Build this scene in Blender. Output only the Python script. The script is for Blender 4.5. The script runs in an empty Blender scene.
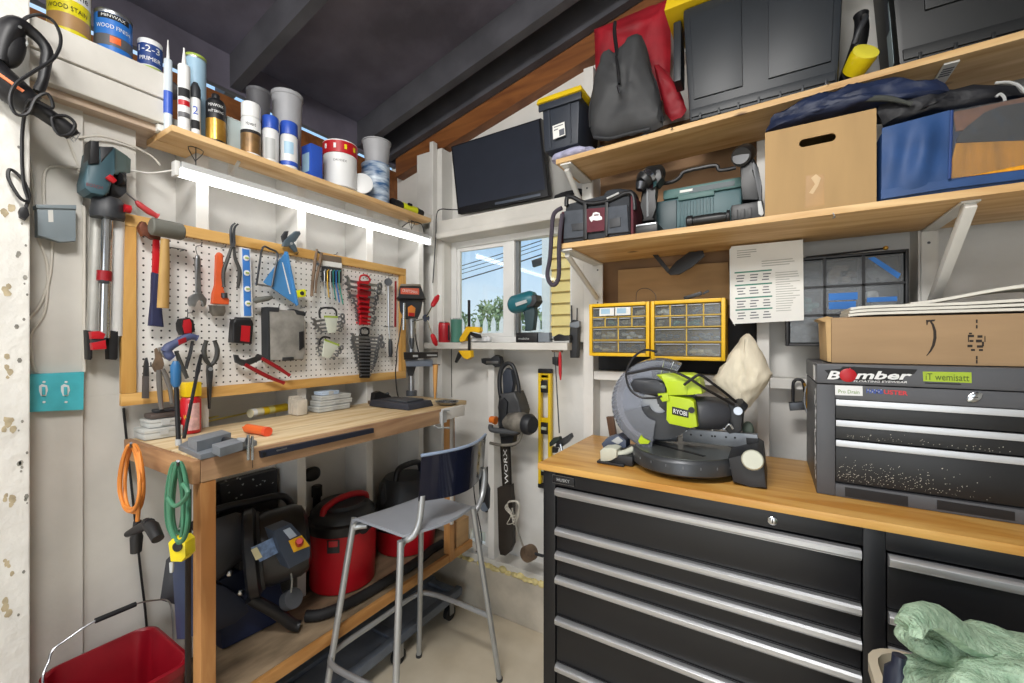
import bpy, bmesh, math, random
from mathutils import Vector, Matrix, noise
random.seed(7)
V = Vector
C = bpy.context.scene.collection
SC = bpy.context.scene
# ---------------------------------------------------------------- camera model: points read off the photograph
F, CX, CY, H, TH = 420.0, 512.0, 341.5, 1.35, math.radians(31.56)
_f = V((-math.sin(TH), math.cos(TH), 0)); _r = V((math.cos(TH), math.sin(TH), 0))
CAM = V((0, 0, H))
def ray(u, v): return _f + _r * ((u - CX) / F) + V((0, 0, (CY - v) / F))
def ax(u, v, x): d = ray(u, v); return CAM + d * (x / d.x)
def ay(u, v, y): d = ray(u, v); return CAM + d * (y / d.y)
def az(u, v, z): d = ray(u, v); return CAM + d * ((z - H) / d.z)
def depth(p): return (V(p) - CAM).dot(_f)
def mpp(p): return depth(p) / F            # metres per pixel there
def LX(x, *pts): return [ax(u, v, x) for u, v in pts]
def LD(d, *pts): return [CAM + ray(u, v) * d for u, v in pts]
def LY(y, *pts): return [ay(u, v, y) for u, v in pts]
X, Y, Z = V((1, 0, 0)), V((0, 1, 0)), V((0, 0, 1))

# ---------------------------------------------------------------- materials
def lin(c):
    if isinstance(c, str):
        c = c.lstrip('#'); c = [int(c[i:i+2], 16) / 255 for i in (0, 2, 4)]
    return tuple((x / 12.92 if x <= .04045 else ((x + .055) / 1.055) ** 2.4) for x in c) + (1,)
_mats = {}
def mat(name, col, rough=.5, metal=0, var=.1, scale=12, bump=0, bscale=None, stretch=(1, 1, 1), col2=None, lo=.35, hi=.65, coat=0, spec=.5, detail=4):
    if name in _mats: return _mats[name]
    m = bpy.data.materials.new(name); m.use_nodes = True; nt = m.node_tree; N = nt.nodes; L = nt.links
    b = N['Principled BSDF']; b.inputs['Roughness'].default_value = rough; b.inputs['Metallic'].default_value = metal
    b.inputs['Specular IOR Level'].default_value = spec
    if coat: b.inputs['Coat Weight'].default_value = coat
    c = lin(col)
    tc = N.new('ShaderNodeTexCoord'); mp = N.new('ShaderNodeMapping'); mp.inputs['Scale'].default_value = stretch
    L.new(tc.outputs['Object'], mp.inputs['Vector'])
    nz = N.new('ShaderNodeTexNoise'); nz.inputs['Scale'].default_value = scale; nz.inputs['Detail'].default_value = detail
    L.new(mp.outputs[0], nz.inputs['Vector'])
    cr = N.new('ShaderNodeValToRGB'); e = cr.color_ramp.elements
    e[0].position, e[1].position = lo, hi
    e[0].color = tuple(max(0, x * (1 - var)) for x in c[:3]) + (1,)
    e[1].color = lin(col2) if col2 else tuple(min(1, x * (1 + var)) for x in c[:3]) + (1,)
    L.new(nz.outputs['Fac'], cr.inputs[0]); L.new(cr.outputs[0], b.inputs['Base Color'])
    if bump:
        n2 = N.new('ShaderNodeTexNoise'); n2.inputs['Scale'].default_value = bscale or scale * 3; n2.inputs['Detail'].default_value = 5
        L.new(mp.outputs[0], n2.inputs['Vector'])
        bp = N.new('ShaderNodeBump'); bp.inputs['Strength'].default_value = bump; bp.inputs['Distance'].default_value = .01
        L.new(n2.outputs['Fac'], bp.inputs['Height']); L.new(bp.outputs[0], b.inputs['Normal'])
    _mats[name] = m; return m
def wood(name, c1, c2, axis='y', rough=.55, knots=True, scale=9, knotcol='#5a3818'):
    if name in _mats: return _mats[name]
    m = bpy.data.materials.new(name); m.use_nodes = True; nt = m.node_tree; N = nt.nodes; L = nt.links
    b = N['Principled BSDF']; b.inputs['Roughness'].default_value = rough
    tc = N.new('ShaderNodeTexCoord'); mp = N.new('ShaderNodeMapping')
    s = {'x': (.12, 1, 1), 'y': (1, .12, 1), 'z': (1, 1, .12)}[axis]; mp.inputs['Scale'].default_value = s
    L.new(tc.outputs['Object'], mp.inputs['Vector'])
    nz = N.new('ShaderNodeTexNoise'); nz.inputs['Scale'].default_value = scale * 2.5; nz.inputs['Detail'].default_value = 6; nz.inputs['Distortion'].default_value = .8
    L.new(mp.outputs[0], nz.inputs['Vector'])
    cr = N.new('ShaderNodeValToRGB'); e = cr.color_ramp.elements; e[0].position, e[1].position = .34, .66
    e[0].color, e[1].color = lin(c1), lin(c2); L.new(nz.outputs['Fac'], cr.inputs[0])
    out = cr.outputs[0]
    if knots:
        vo = N.new('ShaderNodeTexVoronoi'); vo.inputs['Scale'].default_value = 5.5
        mp2 = N.new('ShaderNodeMapping'); mp2.inputs['Scale'].default_value = {'x': (.6, 1, 1), 'y': (1, .6, 1), 'z': (1, 1, .6)}[axis]
        L.new(tc.outputs['Object'], mp2.inputs['Vector']); L.new(mp2.outputs[0], vo.inputs['Vector'])
        kr = N.new('ShaderNodeValToRGB'); k = kr.color_ramp.elements; k[0].position, k[1].position = .035, .085
        k[0].color, k[1].color = (1, 1, 1, 1), (0, 0, 0, 1); L.new(vo.outputs['Distance'], kr.inputs[0])
        mx = N.new('ShaderNodeMix'); mx.data_type = 'RGBA'; L.new(kr.outputs[0], mx.inputs['Factor'])
        L.new(out, mx.inputs['A']); mx.inputs['B'].default_value = lin(knotcol); out = mx.outputs['Result']
    L.new(out, b.inputs['Base Color'])
    bp = N.new('ShaderNodeBump'); bp.inputs['Strength'].default_value = .12; bp.inputs['Distance'].default_value = .004
    L.new(nz.outputs['Fac'], bp.inputs['Height']); L.new(bp.outputs[0], b.inputs['Normal'])
    _mats[name] = m; return m
def clear(name, tint='#ffffff', gloss=.06, rough=.03, op=0.0, opcol='#cccccc'):
    """thin clear sheet: transparent, with a fresnel reflection and an optional cloudy share"""
    if name in _mats: return _mats[name]
    m = bpy.data.materials.new(name); m.use_nodes = True; nt = m.node_tree; N = nt.nodes; L = nt.links
    N.remove(N['Principled BSDF']); o = N['Material Output']
    t = N.new('ShaderNodeBsdfTransparent'); t.inputs[0].default_value = lin(tint)
    g = N.new('ShaderNodeBsdfGlossy'); g.inputs['Roughness'].default_value = rough
    fr = N.new('ShaderNodeFresnel'); fr.inputs[0].default_value = 1.45
    sh = t
    if op:
        d = N.new('ShaderNodeBsdfDiffuse'); d.inputs[0].default_value = lin(opcol)
        mx0 = N.new('ShaderNodeMixShader'); mx0.inputs[0].default_value = op
        L.new(t.outputs[0], mx0.inputs[1]); L.new(d.outputs[0], mx0.inputs[2]); sh = mx0
    mx = N.new('ShaderNodeMixShader'); L.new(fr.outputs[0], mx.inputs[0])
    L.new(sh.outputs[0], mx.inputs[1]); L.new(g.outputs[0], mx.inputs[2]); L.new(mx.outputs[0], o.inputs[0])
    _mats[name] = m; return m
def emit(name, col, s):
    if name in _mats: return _mats[name]
    m = bpy.data.materials.new(name); m.use_nodes = True; nt = m.node_tree
    b = nt.nodes['Principled BSDF']; b.inputs['Base Color'].default_value = lin(col)
    b.inputs['Emission Color'].default_value = lin(col); b.inputs['Emission Strength'].default_value = s
    _mats[name] = m; return m

# ---------------------------------------------------------------- mesh builder
def cr(pts, k=6, closed=False):
    pts = [V(p) for p in pts]; n = len(pts); out = []
    if n < 3: return pts
    rng = range(n) if closed else range(n - 1)
    for i in rng:
        g = (lambda j: pts[j % n]) if closed else (lambda j: pts[min(max(j, 0), n - 1)])
        p0, p1, p2, p3 = g(i - 1), g(i), g(i + 1), g(i + 2)
        for j in range(k):
            t = j / k
            out.append(.5 * ((2 * p1) + (p2 - p0) * t + (2 * p0 - 5 * p1 + 4 * p2 - p3) * t * t + (3 * p1 - p0 - 3 * p2 + p3) * t ** 3))
    if not closed: out.append(pts[-1])
    return out
class MB:
    def __init__(s, M=None): s.bm = bmesh.new(); s.M = M
    def v(s, p): p = V(p); return s.bm.verts.new(s.M @ p if s.M else p)
    def _bev(s, edges, w, seg=2):
        if w: bmesh.ops.bevel(s.bm, geom=list(edges), offset=w, offset_type='OFFSET', segments=seg, profile=.6, affect='EDGES', clamp_overlap=True)
    def hexa(s, p, bev=0):
        vs = [s.v(q) for q in p]
        fs = [s.bm.faces.new([vs[i] for i in f]) for f in ((3, 2, 1, 0), (4, 5, 6, 7), (0, 1, 5, 4), (1, 2, 6, 5), (2, 3, 7, 6), (3, 0, 4, 7))]
        s._bev({e for f in fs for e in f.edges}, bev); return s
    def box(s, a, b, bev=0):
        (x0, y0, z0), (x1, y1, z1) = [min(i, j) for i, j in zip(a, b)], [max(i, j) for i, j in zip(a, b)]
        return s.hexa([(x0, y0, z0), (x1, y0, z0), (x1, y1, z0), (x0, y1, z0), (x0, y0, z1), (x1, y0, z1), (x1, y1, z1), (x0, y1, z1)], bev)
    def obox(s, c, ex, ey, ez, bev=0):
        """oriented box: centre and three half-axis vectors"""
        c, ex, ey, ez = V(c), V(ex), V(ey), V(ez)
        return s.hexa([c - ex - ey - ez, c + ex - ey - ez, c + ex + ey - ez, c - ex + ey - ez, c - ex - ey + ez, c + ex - ey + ez, c + ex + ey + ez, c - ex + ey + ez], bev)
    def bar(s, a, b, w, t, up=Z, bev=0):
        """bar from a to b, width w across (in the plane with up), thickness t"""
        a, b = V(a), V(b); d = (b - a); L = d.length; d = d / L; n = d.cross(V(up)).normalized(); q = n.cross(d)
        return s.obox((a + b) / 2, d * L / 2, q * w / 2, n * t / 2, bev)
    def prism(s, poly, off, bev=0, seg=2, backbev=False):
        off = V(off); a = [s.v(p) for p in poly]; b = [s.v(V(p) + off) for p in poly]; n = len(a)
        f1 = s.bm.faces.new(a); f2 = s.bm.faces.new(b[::-1])
        for i in range(n): s.bm.faces.new((a[i], b[i], b[(i + 1) % n], a[(i + 1) % n]))
        es = set(f1.edges)
        if backbev: es |= set(f2.edges)
        s._bev(es, bev, seg); return s
    def tube(s, pts, r, n=8, closed=False, cap=True):
        pts = [V(p) for p in pts]; m = len(pts); rr = r if isinstance(r, (list, tuple)) else [r] * m
        if len(rr) != m:
            rr = [rr[min(int(i * (len(rr) - 1) / (m - 1)), len(rr) - 2)] * (1 - (i * (len(rr) - 1) / (m - 1)) % 1) + rr[min(int(i * (len(rr) - 1) / (m - 1)) + 1, len(rr) - 1)] * ((i * (len(rr) - 1) / (m - 1)) % 1) for i in range(m)]
        rings = []; nrm = None
        for i, p in enumerate(pts):
            if closed: t = pts[(i + 1) % m] - pts[i - 1]
            else: t = pts[min(i + 1, m - 1)] - pts[max(i - 1, 0)]
            if t.length < 1e-9: t = V((0, 0, 1))
            t.normalize()
            if nrm is None:
                nrm = t.cross(V((.31, .47, .83)));
                if nrm.length < 1e-3: nrm = t.cross(X)
            else: nrm = nrm - t * nrm.dot(t)
            nrm.normalize(); bn = t.cross(nrm)
            rings.append([s.v(p + (nrm * math.cos(2 * math.pi * k / n) + bn * math.sin(2 * math.pi * k / n)) * rr[i]) for k in range(n)])
        for i in range(m if closed else m - 1):
            A, B = rings[i], rings[(i + 1) % m]
            for k in range(n): s.bm.faces.new((A[k], A[(k + 1) % n], B[(k + 1) % n], B[k]))
        if cap and not closed: s.bm.faces.new(rings[0][::-1]); s.bm.faces.new(rings[-1])
        return s
    def cyl(s, a, b, r0, r1=None, n=20):
        return s.tube([a, b], [r0, r0 if r1 is None else r1], n)
    def lathe(s, prof, o, axis=Z, n=24, sx=1, sy=1):
        o, axis = V(o), V(axis).normalized(); e1 = axis.orthogonal().normalized() if abs(axis.z) < .99 else X; e2 = axis.cross(e1)
        rings = []
        for r, h in prof:
            if r < 1e-6: rings.append([s.v(o + axis * h)])
            else: rings.append([s.v(o + axis * h + e1 * (r * sx * math.cos(2 * math.pi * k / n)) + e2 * (r * sy * math.sin(2 * math.pi * k / n))) for k in range(n)])
        for A, B in zip(rings, rings[1:]):
            for k in range(n):
                k2 = (k + 1) % n
                if len(A) == 1 and len(B) == 1: break
                if len(A) == 1: s.bm.faces.new((A[0], B[k], B[k2]))
                elif len(B) == 1: s.bm.faces.new((A[k], B[0], A[k2]))
                else: s.bm.faces.new((A[k], A[k2], B[k2], B[k]))
        if len(rings[0]) > 1: s.bm.faces.new(rings[0][::-1])
        if len(rings[-1]) > 1: s.bm.faces.new(rings[-1])
        return s
    def blob(s, c, rad, pw=2.0, amp=0, sc=6, seed=0, nu=28, nv=16, ex=X, ey=Y, ez=Z, flat=None):
        """superellipsoid with noise wrinkles"""
        c = V(c); sg = lambda a, p: math.copysign(abs(a) ** (2 / p), a); rows = []
        for j in range(nv + 1):
            ph = -math.pi / 2 + math.pi * j / nv; row = []
            for i in range(nu if 0 < j < nv else 1):
                t = 2 * math.pi * i / nu
                q = V((sg(math.cos(ph), pw) * sg(math.cos(t), pw) * rad[0], sg(math.cos(ph), pw) * sg(math.sin(t), pw) * rad[1], sg(math.sin(ph), pw) * rad[2]))
                if amp:
                    k = noise.noise(q * sc + V((seed, seed * 1.7, 0))) + .5 * noise.noise(q * sc * 2.3 + V((0, seed, seed)))
                    q = q * (1 + amp * k / max(rad) )
                if flat is not None and q.z < flat: q.z = flat + (q.z - flat) * .02
                row.append(s.v(c + V(ex) * q.x + V(ey) * q.y + V(ez) * q.z))
            rows.append(row)
        for A, B in zip(rows, rows[1:]):
            for k in range(nu):
                k2 = (k + 1) % nu
                if len(A) == 1: s.bm.faces.new((A[0], B[k2], B[k]))
                elif len(B) == 1: s.bm.faces.new((A[k], A[k2], B[0]))
                else: s.bm.faces.new((A[k], A[k2], B[k2], B[k]))
        return s
    def puff(s, poly, n, df, db, rings=6, amp=0, sc=14, seed=0, fl=.5):
        """soft body: outline poly in a plane with normal n, bulging df to the front and db to the back"""
        poly = [V(p) for p in poly]; n = V(n).normalized(); c = sum(poly, V((0, 0, 0))) / len(poly); m = len(poly)
        def layer(d, sgn):
            out = []
            for k in range(1, rings + 1):
                q = 1 - k / (rings + .35); h = (1 - q ** (1 / fl)) ** .5
                ring = []
                for p in poly:
                    w = c + (p - c) * q; a = noise.noise(w * sc + V((seed, 0, seed))) * amp * h
                    ring.append(s.v(w + n * (sgn * (d * h) + a)))
                out.append(ring)
            return out
        base = [s.v(p) for p in poly]
        for d, sgn in ((df, 1), (db, -1)):
            A = base
            for B in layer(d, sgn):
                for i in range(m):
                    f = (A[i], A[(i + 1) % m], B[(i + 1) % m], B[i])
                    s.bm.faces.new(f if sgn > 0 else f[::-1])
                A = B
            s.bm.faces.new(A if sgn > 0 else A[::-1])
        return s
    def crumple(s, amp, sc, cuts=1, seed=0, st=(1, 1, 1)):
        """fold creases: subdivide, then push the surface along ridged noise"""
        bmesh.ops.subdivide_edges(s.bm, edges=s.bm.edges[:], cuts=cuts, use_grid_fill=True, smooth=.4)
        bmesh.ops.recalc_face_normals(s.bm, faces=s.bm.faces); s.bm.normal_update(); nn = [(v, v.normal.copy()) for v in s.bm.verts]
        for v, n in nn:
            q = V((v.co.x * st[0], v.co.y * st[1], v.co.z * st[2])) * sc + V((seed, seed * .7, -seed))
            q += V((noise.noise(q * .6), noise.noise(q * .6 + V((9, 0, 0))), 0)) * .8
            v.co += n * amp * ((1 - 2.6 * abs(noise.noise(q))) * .7 + .45 * noise.noise(q * 2.6))
        return s
    def grid(s, f, nu, nv, th=.002):
        """sheet f(a,b) a,b in 0..1 with thickness th along its normal"""
        P = [[V(f(i / nu, j / nv)) for j in range(nv + 1)] for i in range(nu + 1)]
        def nn(i, j):
            a = P[min(i + 1, nu)][j] - P[max(i - 1, 0)][j]; b = P[i][min(j + 1, nv)] - P[i][max(j - 1, 0)]
            q = a.cross(b); return q.normalized() if q.length > 1e-12 else Z
        A = [[s.v(P[i][j]) for j in range(nv + 1)] for i in range(nu + 1)]
        B = [[s.v(P[i][j] - nn(i, j) * th) for j in range(nv + 1)] for i in range(nu + 1)]
        for i in range(nu):
            for j in range(nv):
                s.bm.faces.new((A[i][j], A[i + 1][j], A[i + 1][j + 1], A[i][j + 1])); s.bm.faces.new((B[i][j + 1], B[i + 1][j + 1], B[i + 1][j], B[i][j]))
        for i in range(nu):
            s.bm.faces.new((A[i + 1][0], A[i][0], B[i][0], B[i + 1][0])); s.bm.faces.new((A[i][nv], A[i + 1][nv], B[i + 1][nv], B[i][nv]))
        for j in range(nv):
            s.bm.faces.new((A[0][j], A[0][j + 1], B[0][j + 1], B[0][j])); s.bm.faces.new((A[nu][j + 1], A[nu][j], B[nu][j], B[nu][j + 1]))
        return s

# ---------------------------------------------------------------- objects
OFF = {}
def _mesh(name, mb, m, off, smooth, ang):
    bmesh.ops.recalc_face_normals(mb.bm, faces=mb.bm.faces)
    me = bpy.data.meshes.new(name); mb.bm.to_mesh(me); mb.bm.free()
    if off.length: me.transform(Matrix.Translation(-off))
    me.materials.append(m)
    if smooth:
        for p in me.polygons: p.use_smooth = True
        me.set_sharp_from_angle(angle=math.radians(ang))
    return me
def tag(o, label=None, cat=None, group=None, kind=None):
    if label: o['label'] = label
    if cat: o['category'] = cat
    if group: o['group'] = group
    if kind: o['kind'] = kind
    return o
def thing(name, label, cat, loc, group=None):
    o = bpy.data.objects.new(name, None); C.objects.link(o); o.location = loc; o.empty_display_size = .05
    OFF[o.name] = V(loc); return tag(o, label, cat, group)
def P(name, mb, m, parent, smooth=True, ang=38, label=None, kind=None):
    """a part (or sub-part) of parent; mesh given in world coordinates"""
    off = OFF[parent.name]
    o = bpy.data.objects.new(name, _mesh(name, mb, m, off, smooth, ang)); C.objects.link(o); o.parent = parent
    OFF[o.name] = off; return tag(o, label, kind=kind)
def T(name, mb, m, label, cat, group=None, smooth=True, ang=38, kind=None):
    """a thing that is one mesh; its origin goes to the base of its bounds"""
    mb.bm.verts.ensure_lookup_table(); co = [v.co for v in mb.bm.verts]
    lo = V([min(c[i] for c in co) for i in range(3)]); hi = V([max(c[i] for c in co) for i in range(3)])
    off = V(((lo.x + hi.x) / 2, (lo.y + hi.y) / 2, lo.z))
    o = bpy.data.objects.new(name, _mesh(name, mb, m, off, smooth, ang)); C.objects.link(o); o.location = off
    OFF[o.name] = off; return tag(o, label, cat, group, kind)
def S(name, mb, m, parent=None, smooth=False, ang=38):
    if parent: return P(name, mb, m, parent, smooth, ang)
    o = bpy.data.objects.new(name, _mesh(name, mb, m, V((0, 0, 0)), smooth, ang)); C.objects.link(o); OFF[o.name] = V((0, 0, 0))
    o['kind'] = 'structure'; return o
def dup(root, loc, rot=None, scale=None, label=None):
    def rec(o, par):
        c = o.copy(); C.objects.link(c)
        if par: c.parent = par
        for ch in list(o.children): rec(ch, c)
        return c
    r = rec(root, None); r.location = loc; OFF[r.name] = V(loc)
    if rot is not None: r.rotation_euler = rot
    if scale is not None: r.scale = scale if hasattr(scale, '__len__') else (scale,) * 3
    if label: r['label'] = label
    return r
def text(name, s, c, ex, ey, w, h, m, parent, d=.0006, label=None, shear=0, bold=0):
    """lettering centred at c: width w along ex, height h along ey"""
    cu = bpy.data.curves.new('t', 'FONT'); cu.body = s; cu.size = 1; cu.resolution_u = 2; cu.align_x = 'CENTER'; cu.shear = shear; cu.offset = bold
    o = bpy.data.objects.new('t', cu); C.objects.link(o)
    me = bpy.data.meshes.new_from_object(o.evaluated_get(bpy.context.evaluated_depsgraph_get())); bpy.data.objects.remove(o); bpy.data.curves.remove(cu)
    xs = [v.co.x for v in me.vertices]; ys = [v.co.y for v in me.vertices]
    ex, ey = V(ex).normalized(), V(ey).normalized(); en = ex.cross(ey); c = V(c); off = OFF[parent.name]
    sx, sy = w / (max(xs) - min(xs)), h / (max(ys) - min(ys)); mx, my = (max(xs) + min(xs)) / 2, (max(ys) + min(ys)) / 2
    for v in me.vertices: v.co = c + ex * ((v.co.x - mx) * sx) + ey * ((v.co.y - my) * sy) + en * d - off
    me.materials.clear(); me.materials.append(m); me.name = name
    o = bpy.data.objects.new(name, me); C.objects.link(o); o.parent = parent; OFF[o.name] = off
    return tag(o, label)
def wrap_text(name, s, o, r, a0, z, w, h, m, parent, d=.0008):
    """lettering wrapped round an upright cylinder: axis point o, radius r, facing angle a0, width w, height h"""
    t = text(name, s, (0, 0, 0), X, Z, w, h, m, parent, 0); off = OFF[parent.name]
    bm = bmesh.new(); bm.from_mesh(t.data); bmesh.ops.triangulate(bm, faces=bm.faces)
    bmesh.ops.subdivide_edges(bm, edges=[e for e in bm.edges if abs(e.verts[0].co.x - e.verts[1].co.x) > w / 12], cuts=1); bm.to_mesh(t.data); bm.free()
    for v in t.data.vertices:
        q = v.co + off; a = a0 + q.x / r
        v.co = V((o[0] + (r + d) * math.cos(a), o[1] + (r + d) * math.sin(a), z + q.z)) - off
    return t
def patch(o, r, a0, w, z0, z1, d=.0006, n=10):
    """curved label patch on an upright cylinder, as a builder"""
    b = MB(); f = lambda i, j: (o[0] + (r + d) * math.cos(a0 + (i - .5) * w / r), o[1] + (r + d) * math.sin(a0 + (i - .5) * w / r), z0 + (z1 - z0) * j)
    b.grid(f, n, 1, d * .6); return b
def band(o, r, z0, z1, d=.0006, n=32):
    return MB().lathe([(r, z0), (r + d, z0), (r + d, z1), (r, z1)], (o[0], o[1], 0), n=n)

# shared materials
white = mat('painted_white', '#d9d7d2', .6, var=.06, scale=5, bump=.08, bscale=40)
whitedirty = mat('worn_white_paint', '#d0cdc6', .65, var=.1, scale=4, bump=.12, bscale=30)
black = mat('black_plastic', '#18181b', .45, var=.15)
blackrub = mat('black_rubber', '#141416', .7, var=.15)
darkgrey = mat('dark_grey_plastic', '#2e3034', .5, var=.12)
midgrey = mat('mid_grey_plastic', '#6b6e72', .45, var=.08)
ltgrey = mat('light_grey_plastic', '#b4b6b6', .45, var=.05)
steel = mat('steel', '#a9acb0', .32, 1, var=.1, scale=30)
chrome = mat('chrome', '#c9ccd0', .18, 1, var=.05)
dsteel = mat('dark_steel', '#56585c', .38, .9, var=.2, scale=25)
iron = mat('cast_iron', '#4a4d52', .55, .4, var=.2, scale=20, bump=.1)
red = mat('red_plastic', '#b3121f', .4, var=.08)
dred = mat('dark_red_plastic', '#8f0f1c', .4, var=.1)
yellow = mat('yellow_plastic', '#e8c417', .4, var=.06)
orange = mat('orange_plastic', '#e0662a', .45, var=.08)
blue = mat('blue_plastic', '#2f55b8', .4, var=.08)
paper = mat('white_paper', '#e4e4e0', .8, var=.03)
ink = mat('black_ink', '#1a1a1c', .7, var=.1)
cardboard = mat('cardboard', '#b08d62', .8, var=.07, scale=6, stretch=(1, 1, 6))
woodpine = wood('pine_board', '#c99c63', '#e8c694', 'y')
woodpinex = wood('pine_board_lengthwise', '#c0945c', '#e2c08c', 'x')
# ================================================================ SETTING
XS, XW, YS, YW = -1.55, -1.70, 1.74, 1.83        # stud faces and sheathing of the left and back wall
RS = .225
def zr(x): return 2.53 + RS * (x + 1.49)           # underside of the rafters
fm = mat('concrete_floor', '#d2c4aa', .7, var=.14, scale=2.5, bump=.1, bscale=25, col2='#e4d9c4')
S('floor', MB().box((-2.0, -2.0, -.1), (2.0, 1.84, 0)), fm)
cm = mat('charcoal_paint_deck', '#625e6b', .6, var=.3, scale=3.5, bump=.25, bscale=22, spec=.35)
ce = S('ceiling', MB().hexa([(-2.1, -2.0, zr(-2.1) + .14), (2, -2.0, zr(2) + .14), (2, 2.0, zr(2) + .14), (-2.1, 2.0, zr(-2.1) + .14), (-2.1, -2.0, zr(-2.1) + .17), (2, -2.0, zr(2) + .17), (2, 2.0, zr(2) + .17), (-2.1, 2.0, zr(-2.1) + .17)]), cm)
rm = mat('charcoal_paint_rafter', '#4b4b51', .55, var=.2, scale=6, bump=.1)
for y in (-1.04, -.4, .25, .89, 1.534, 1.724):
    S('rafter', MB().hexa([(-2.08, y, zr(-2.08)), (2, y, zr(2)), (2, y + .042, zr(2)), (-2.08, y + .042, zr(-2.08)), (-2.08, y, zr(-2.08) + .14), (2, y, zr(2) + .14), (2, y + .042, zr(2) + .14), (-2.08, y + .042, zr(-2.08) + .14)]), rm, ce)
bm_ = wood('brown_gable_board', '#6b3d1c', '#8a5529', 'x', knots=False)
S('eave_blocking', MB().box((-1.98, -2, 2.415), (-1.95, 1.9, zr(-1.95) + .139)), cm, ce)
S('fascia_board', MB().box((-1.98, -2, 1.95), (-1.95, 1.9, 2.385)), bm_, ce)
# left wall: sheathing, studs, flat panels at the near end
wl = S('wall_left', MB().box((XW - .03, -2, 0), (XW, 1.86, 2.0)), white)
for y0 in (.61, .945, 1.27, 1.60):
    S('stud', MB().box((XW, y0, 0), (XS, y0 + .036, 1.998), .002), white, wl)
S('top_plate', MB().box((XW - .03, -.2, 2.0), (XS, 1.735, 2.03)), white, wl)
S('near_panel', MB().box((XW, -.2, 0), (-1.565, .357, 2.1), .002), whitedirty, wl)
S('far_panel', MB().box((XW, .3575, 0), (-1.578, .609, 1.2), .002).box((XW, .3575, 1.2), (-1.578, .47, 1.98)), whitedirty, wl)
be = S('header_beam', MB().box((XW, -.3, 2.055), (-1.50, .53, 2.13), .004).box((XW, -.3, 1.985), (-1.505, .53, 2.052), .004), whitedirty, wl)
S('beam_bottom_board', MB().box((XW, -.3, 1.965), (-1.53, .53, 1.984)), wood('raw_pink_board', '#b49c86', '#cdbba8', 'y'), wl)
# near post with peeling paint
pm = mat('peeling_paint_post', '#e2e0da', .7, var=.06, scale=9, bump=.5, bscale=26)
pp = S('trim_1', MB().box((-1.62, -.05, 0), (-1.47, ax(30, 340, -1.47).y, 2.3), .003), pm)
b = MB()
for v0, h in ((352, 26), (420, 10), (493, 12), (545, 30), (600, 16), (200, 14), (285, 9)):
    for k in range(5):
        p = ax(4 + random.random() * 9, v0 + random.random() * h, -1.4697 + k * .0001 + v0 * 1e-7); r = .002 + random.random() * .003
        b.prism([p + V((0, r * (1 + .5 * random.random()) * math.cos(t), r * 2.2 * math.sin(t) * (.6 + .6 * random.random()))) for t in [i * math.pi / 4 for i in range(8)]], (-.004, 0, 0))
S('bare_wood_patch', b, mat('bare_patch', '#b5a78a', .8, var=.25, scale=40), pp)
b = MB()
for k in range(26):
    p = ax(16 + random.random() * 12, 130 + random.random() * 500, -1.4695); r = .0015 + random.random() * .0025
    b.prism([p + V((0, r * math.cos(t), r * 1.6 * math.sin(t))) for t in [i * math.pi / 3 for i in range(6)]], (-.004, 0, 0))
S('chipped_spot', b, mat('chip_dark', '#8d8a82', .8, var=.3, scale=60), pp)
# back wall
wx0, wx1, wz0, wz1 = -1.50, -.755, 1.345, 1.895      # window opening
b = MB().box((-2.0, YW, .335), (wx0, YW + .03, 3.3)).box((wx1, YW, .335), (2.0, YW + .03, 3.3)).box((wx0, YW, .335), (wx1, YW + .03, wz0)).box((wx0, YW, wz1), (wx1, YW + .03, 3.3))
b.box((-2.0, YW, 0), (2.0, YW + .03, .268)).box((-2.0, YW, .268), (-1.395, YW + .03, .335)).box((-1.29, YW, .268), (2.0, YW + .03, .335))
wb = S('wall_back', b, white)
for x0, x1, z1 in ((-1.699, -1.515, 2.4), (-1.211, -1.174, 1.31), (-.70, -.655, 2.55), (-.04, -.002, 2.6), (.385, .43, 2.6), (1.0, 1.04, 2.6)):
    S('stud', MB().box((x0, YS, .262), (x1, YW, z1), .002), white, wb)
hd = MB().box((-1.513, 1.70, 1.93), (-.705, YW, 1.99), .003).box((-1.513, 1.685, 1.893), (-.705, YW, 1.93), .012)
S('window_header', hd, whitedirty, wb)
S('blocking', MB().box((-.653, YS + .003, 1.185), (-.041, YW, 1.222), .002), white, wb)
S('blocking', MB().box((0, YS + .003, 1.185), (.384, YW, 1.222), .002), white, wb)
S('blocking', MB().box((.432, YS + .003, 1.185), (1.0, YW, 1.222), .002), white, wb)
S('gable_board', MB().hexa([(-1.9, 1.77, zr(-1.9) - .11), (2, 1.77, zr(2) - .08), (2, YW, zr(2) - .08), (-1.9, YW, zr(-1.9) - .11), (-1.9, 1.77, zr(-1.9)), (2, 1.77, zr(2)), (2, YW, zr(2)), (-1.9, YW, zr(-1.9))]), bm_, wb)
S('corner_post', MB().box((-1.572, 1.705, 1.0), (-1.546, 1.739, 2.43), .003), white, wb)
# sill plate, foam and concrete curb
S('sill_plate', MB().box((-1.69, 1.735, .222), (2, YW - .001, .262), .003), whitedirty, wb)
ct = mat('rough_concrete', '#bdb4a4', .85, var=.22, scale=5, bump=.3, bscale=22)
S('baseboard_back', MB().box((-1.69, 1.722, 0), (2, YW - .001, .221), .006), ct)
b = MB()
for i in range(46):
    x = -1.62 + i * .03 + random.uniform(-.01, .01)
    if -1.33 < x < -1.17 and random.random() < .6: continue
    b.blob((x, 1.731, .226 + random.uniform(-.004, .006)), (.022, .012 + random.random() * .008, .008 + random.random() * .007), amp=.008, sc=40, seed=i, nu=9, nv=6)
o = S('trim_2', b, mat('spray_foam', '#d9c98c', .8, var=.2, scale=30, bump=.3), smooth=True)
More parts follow.
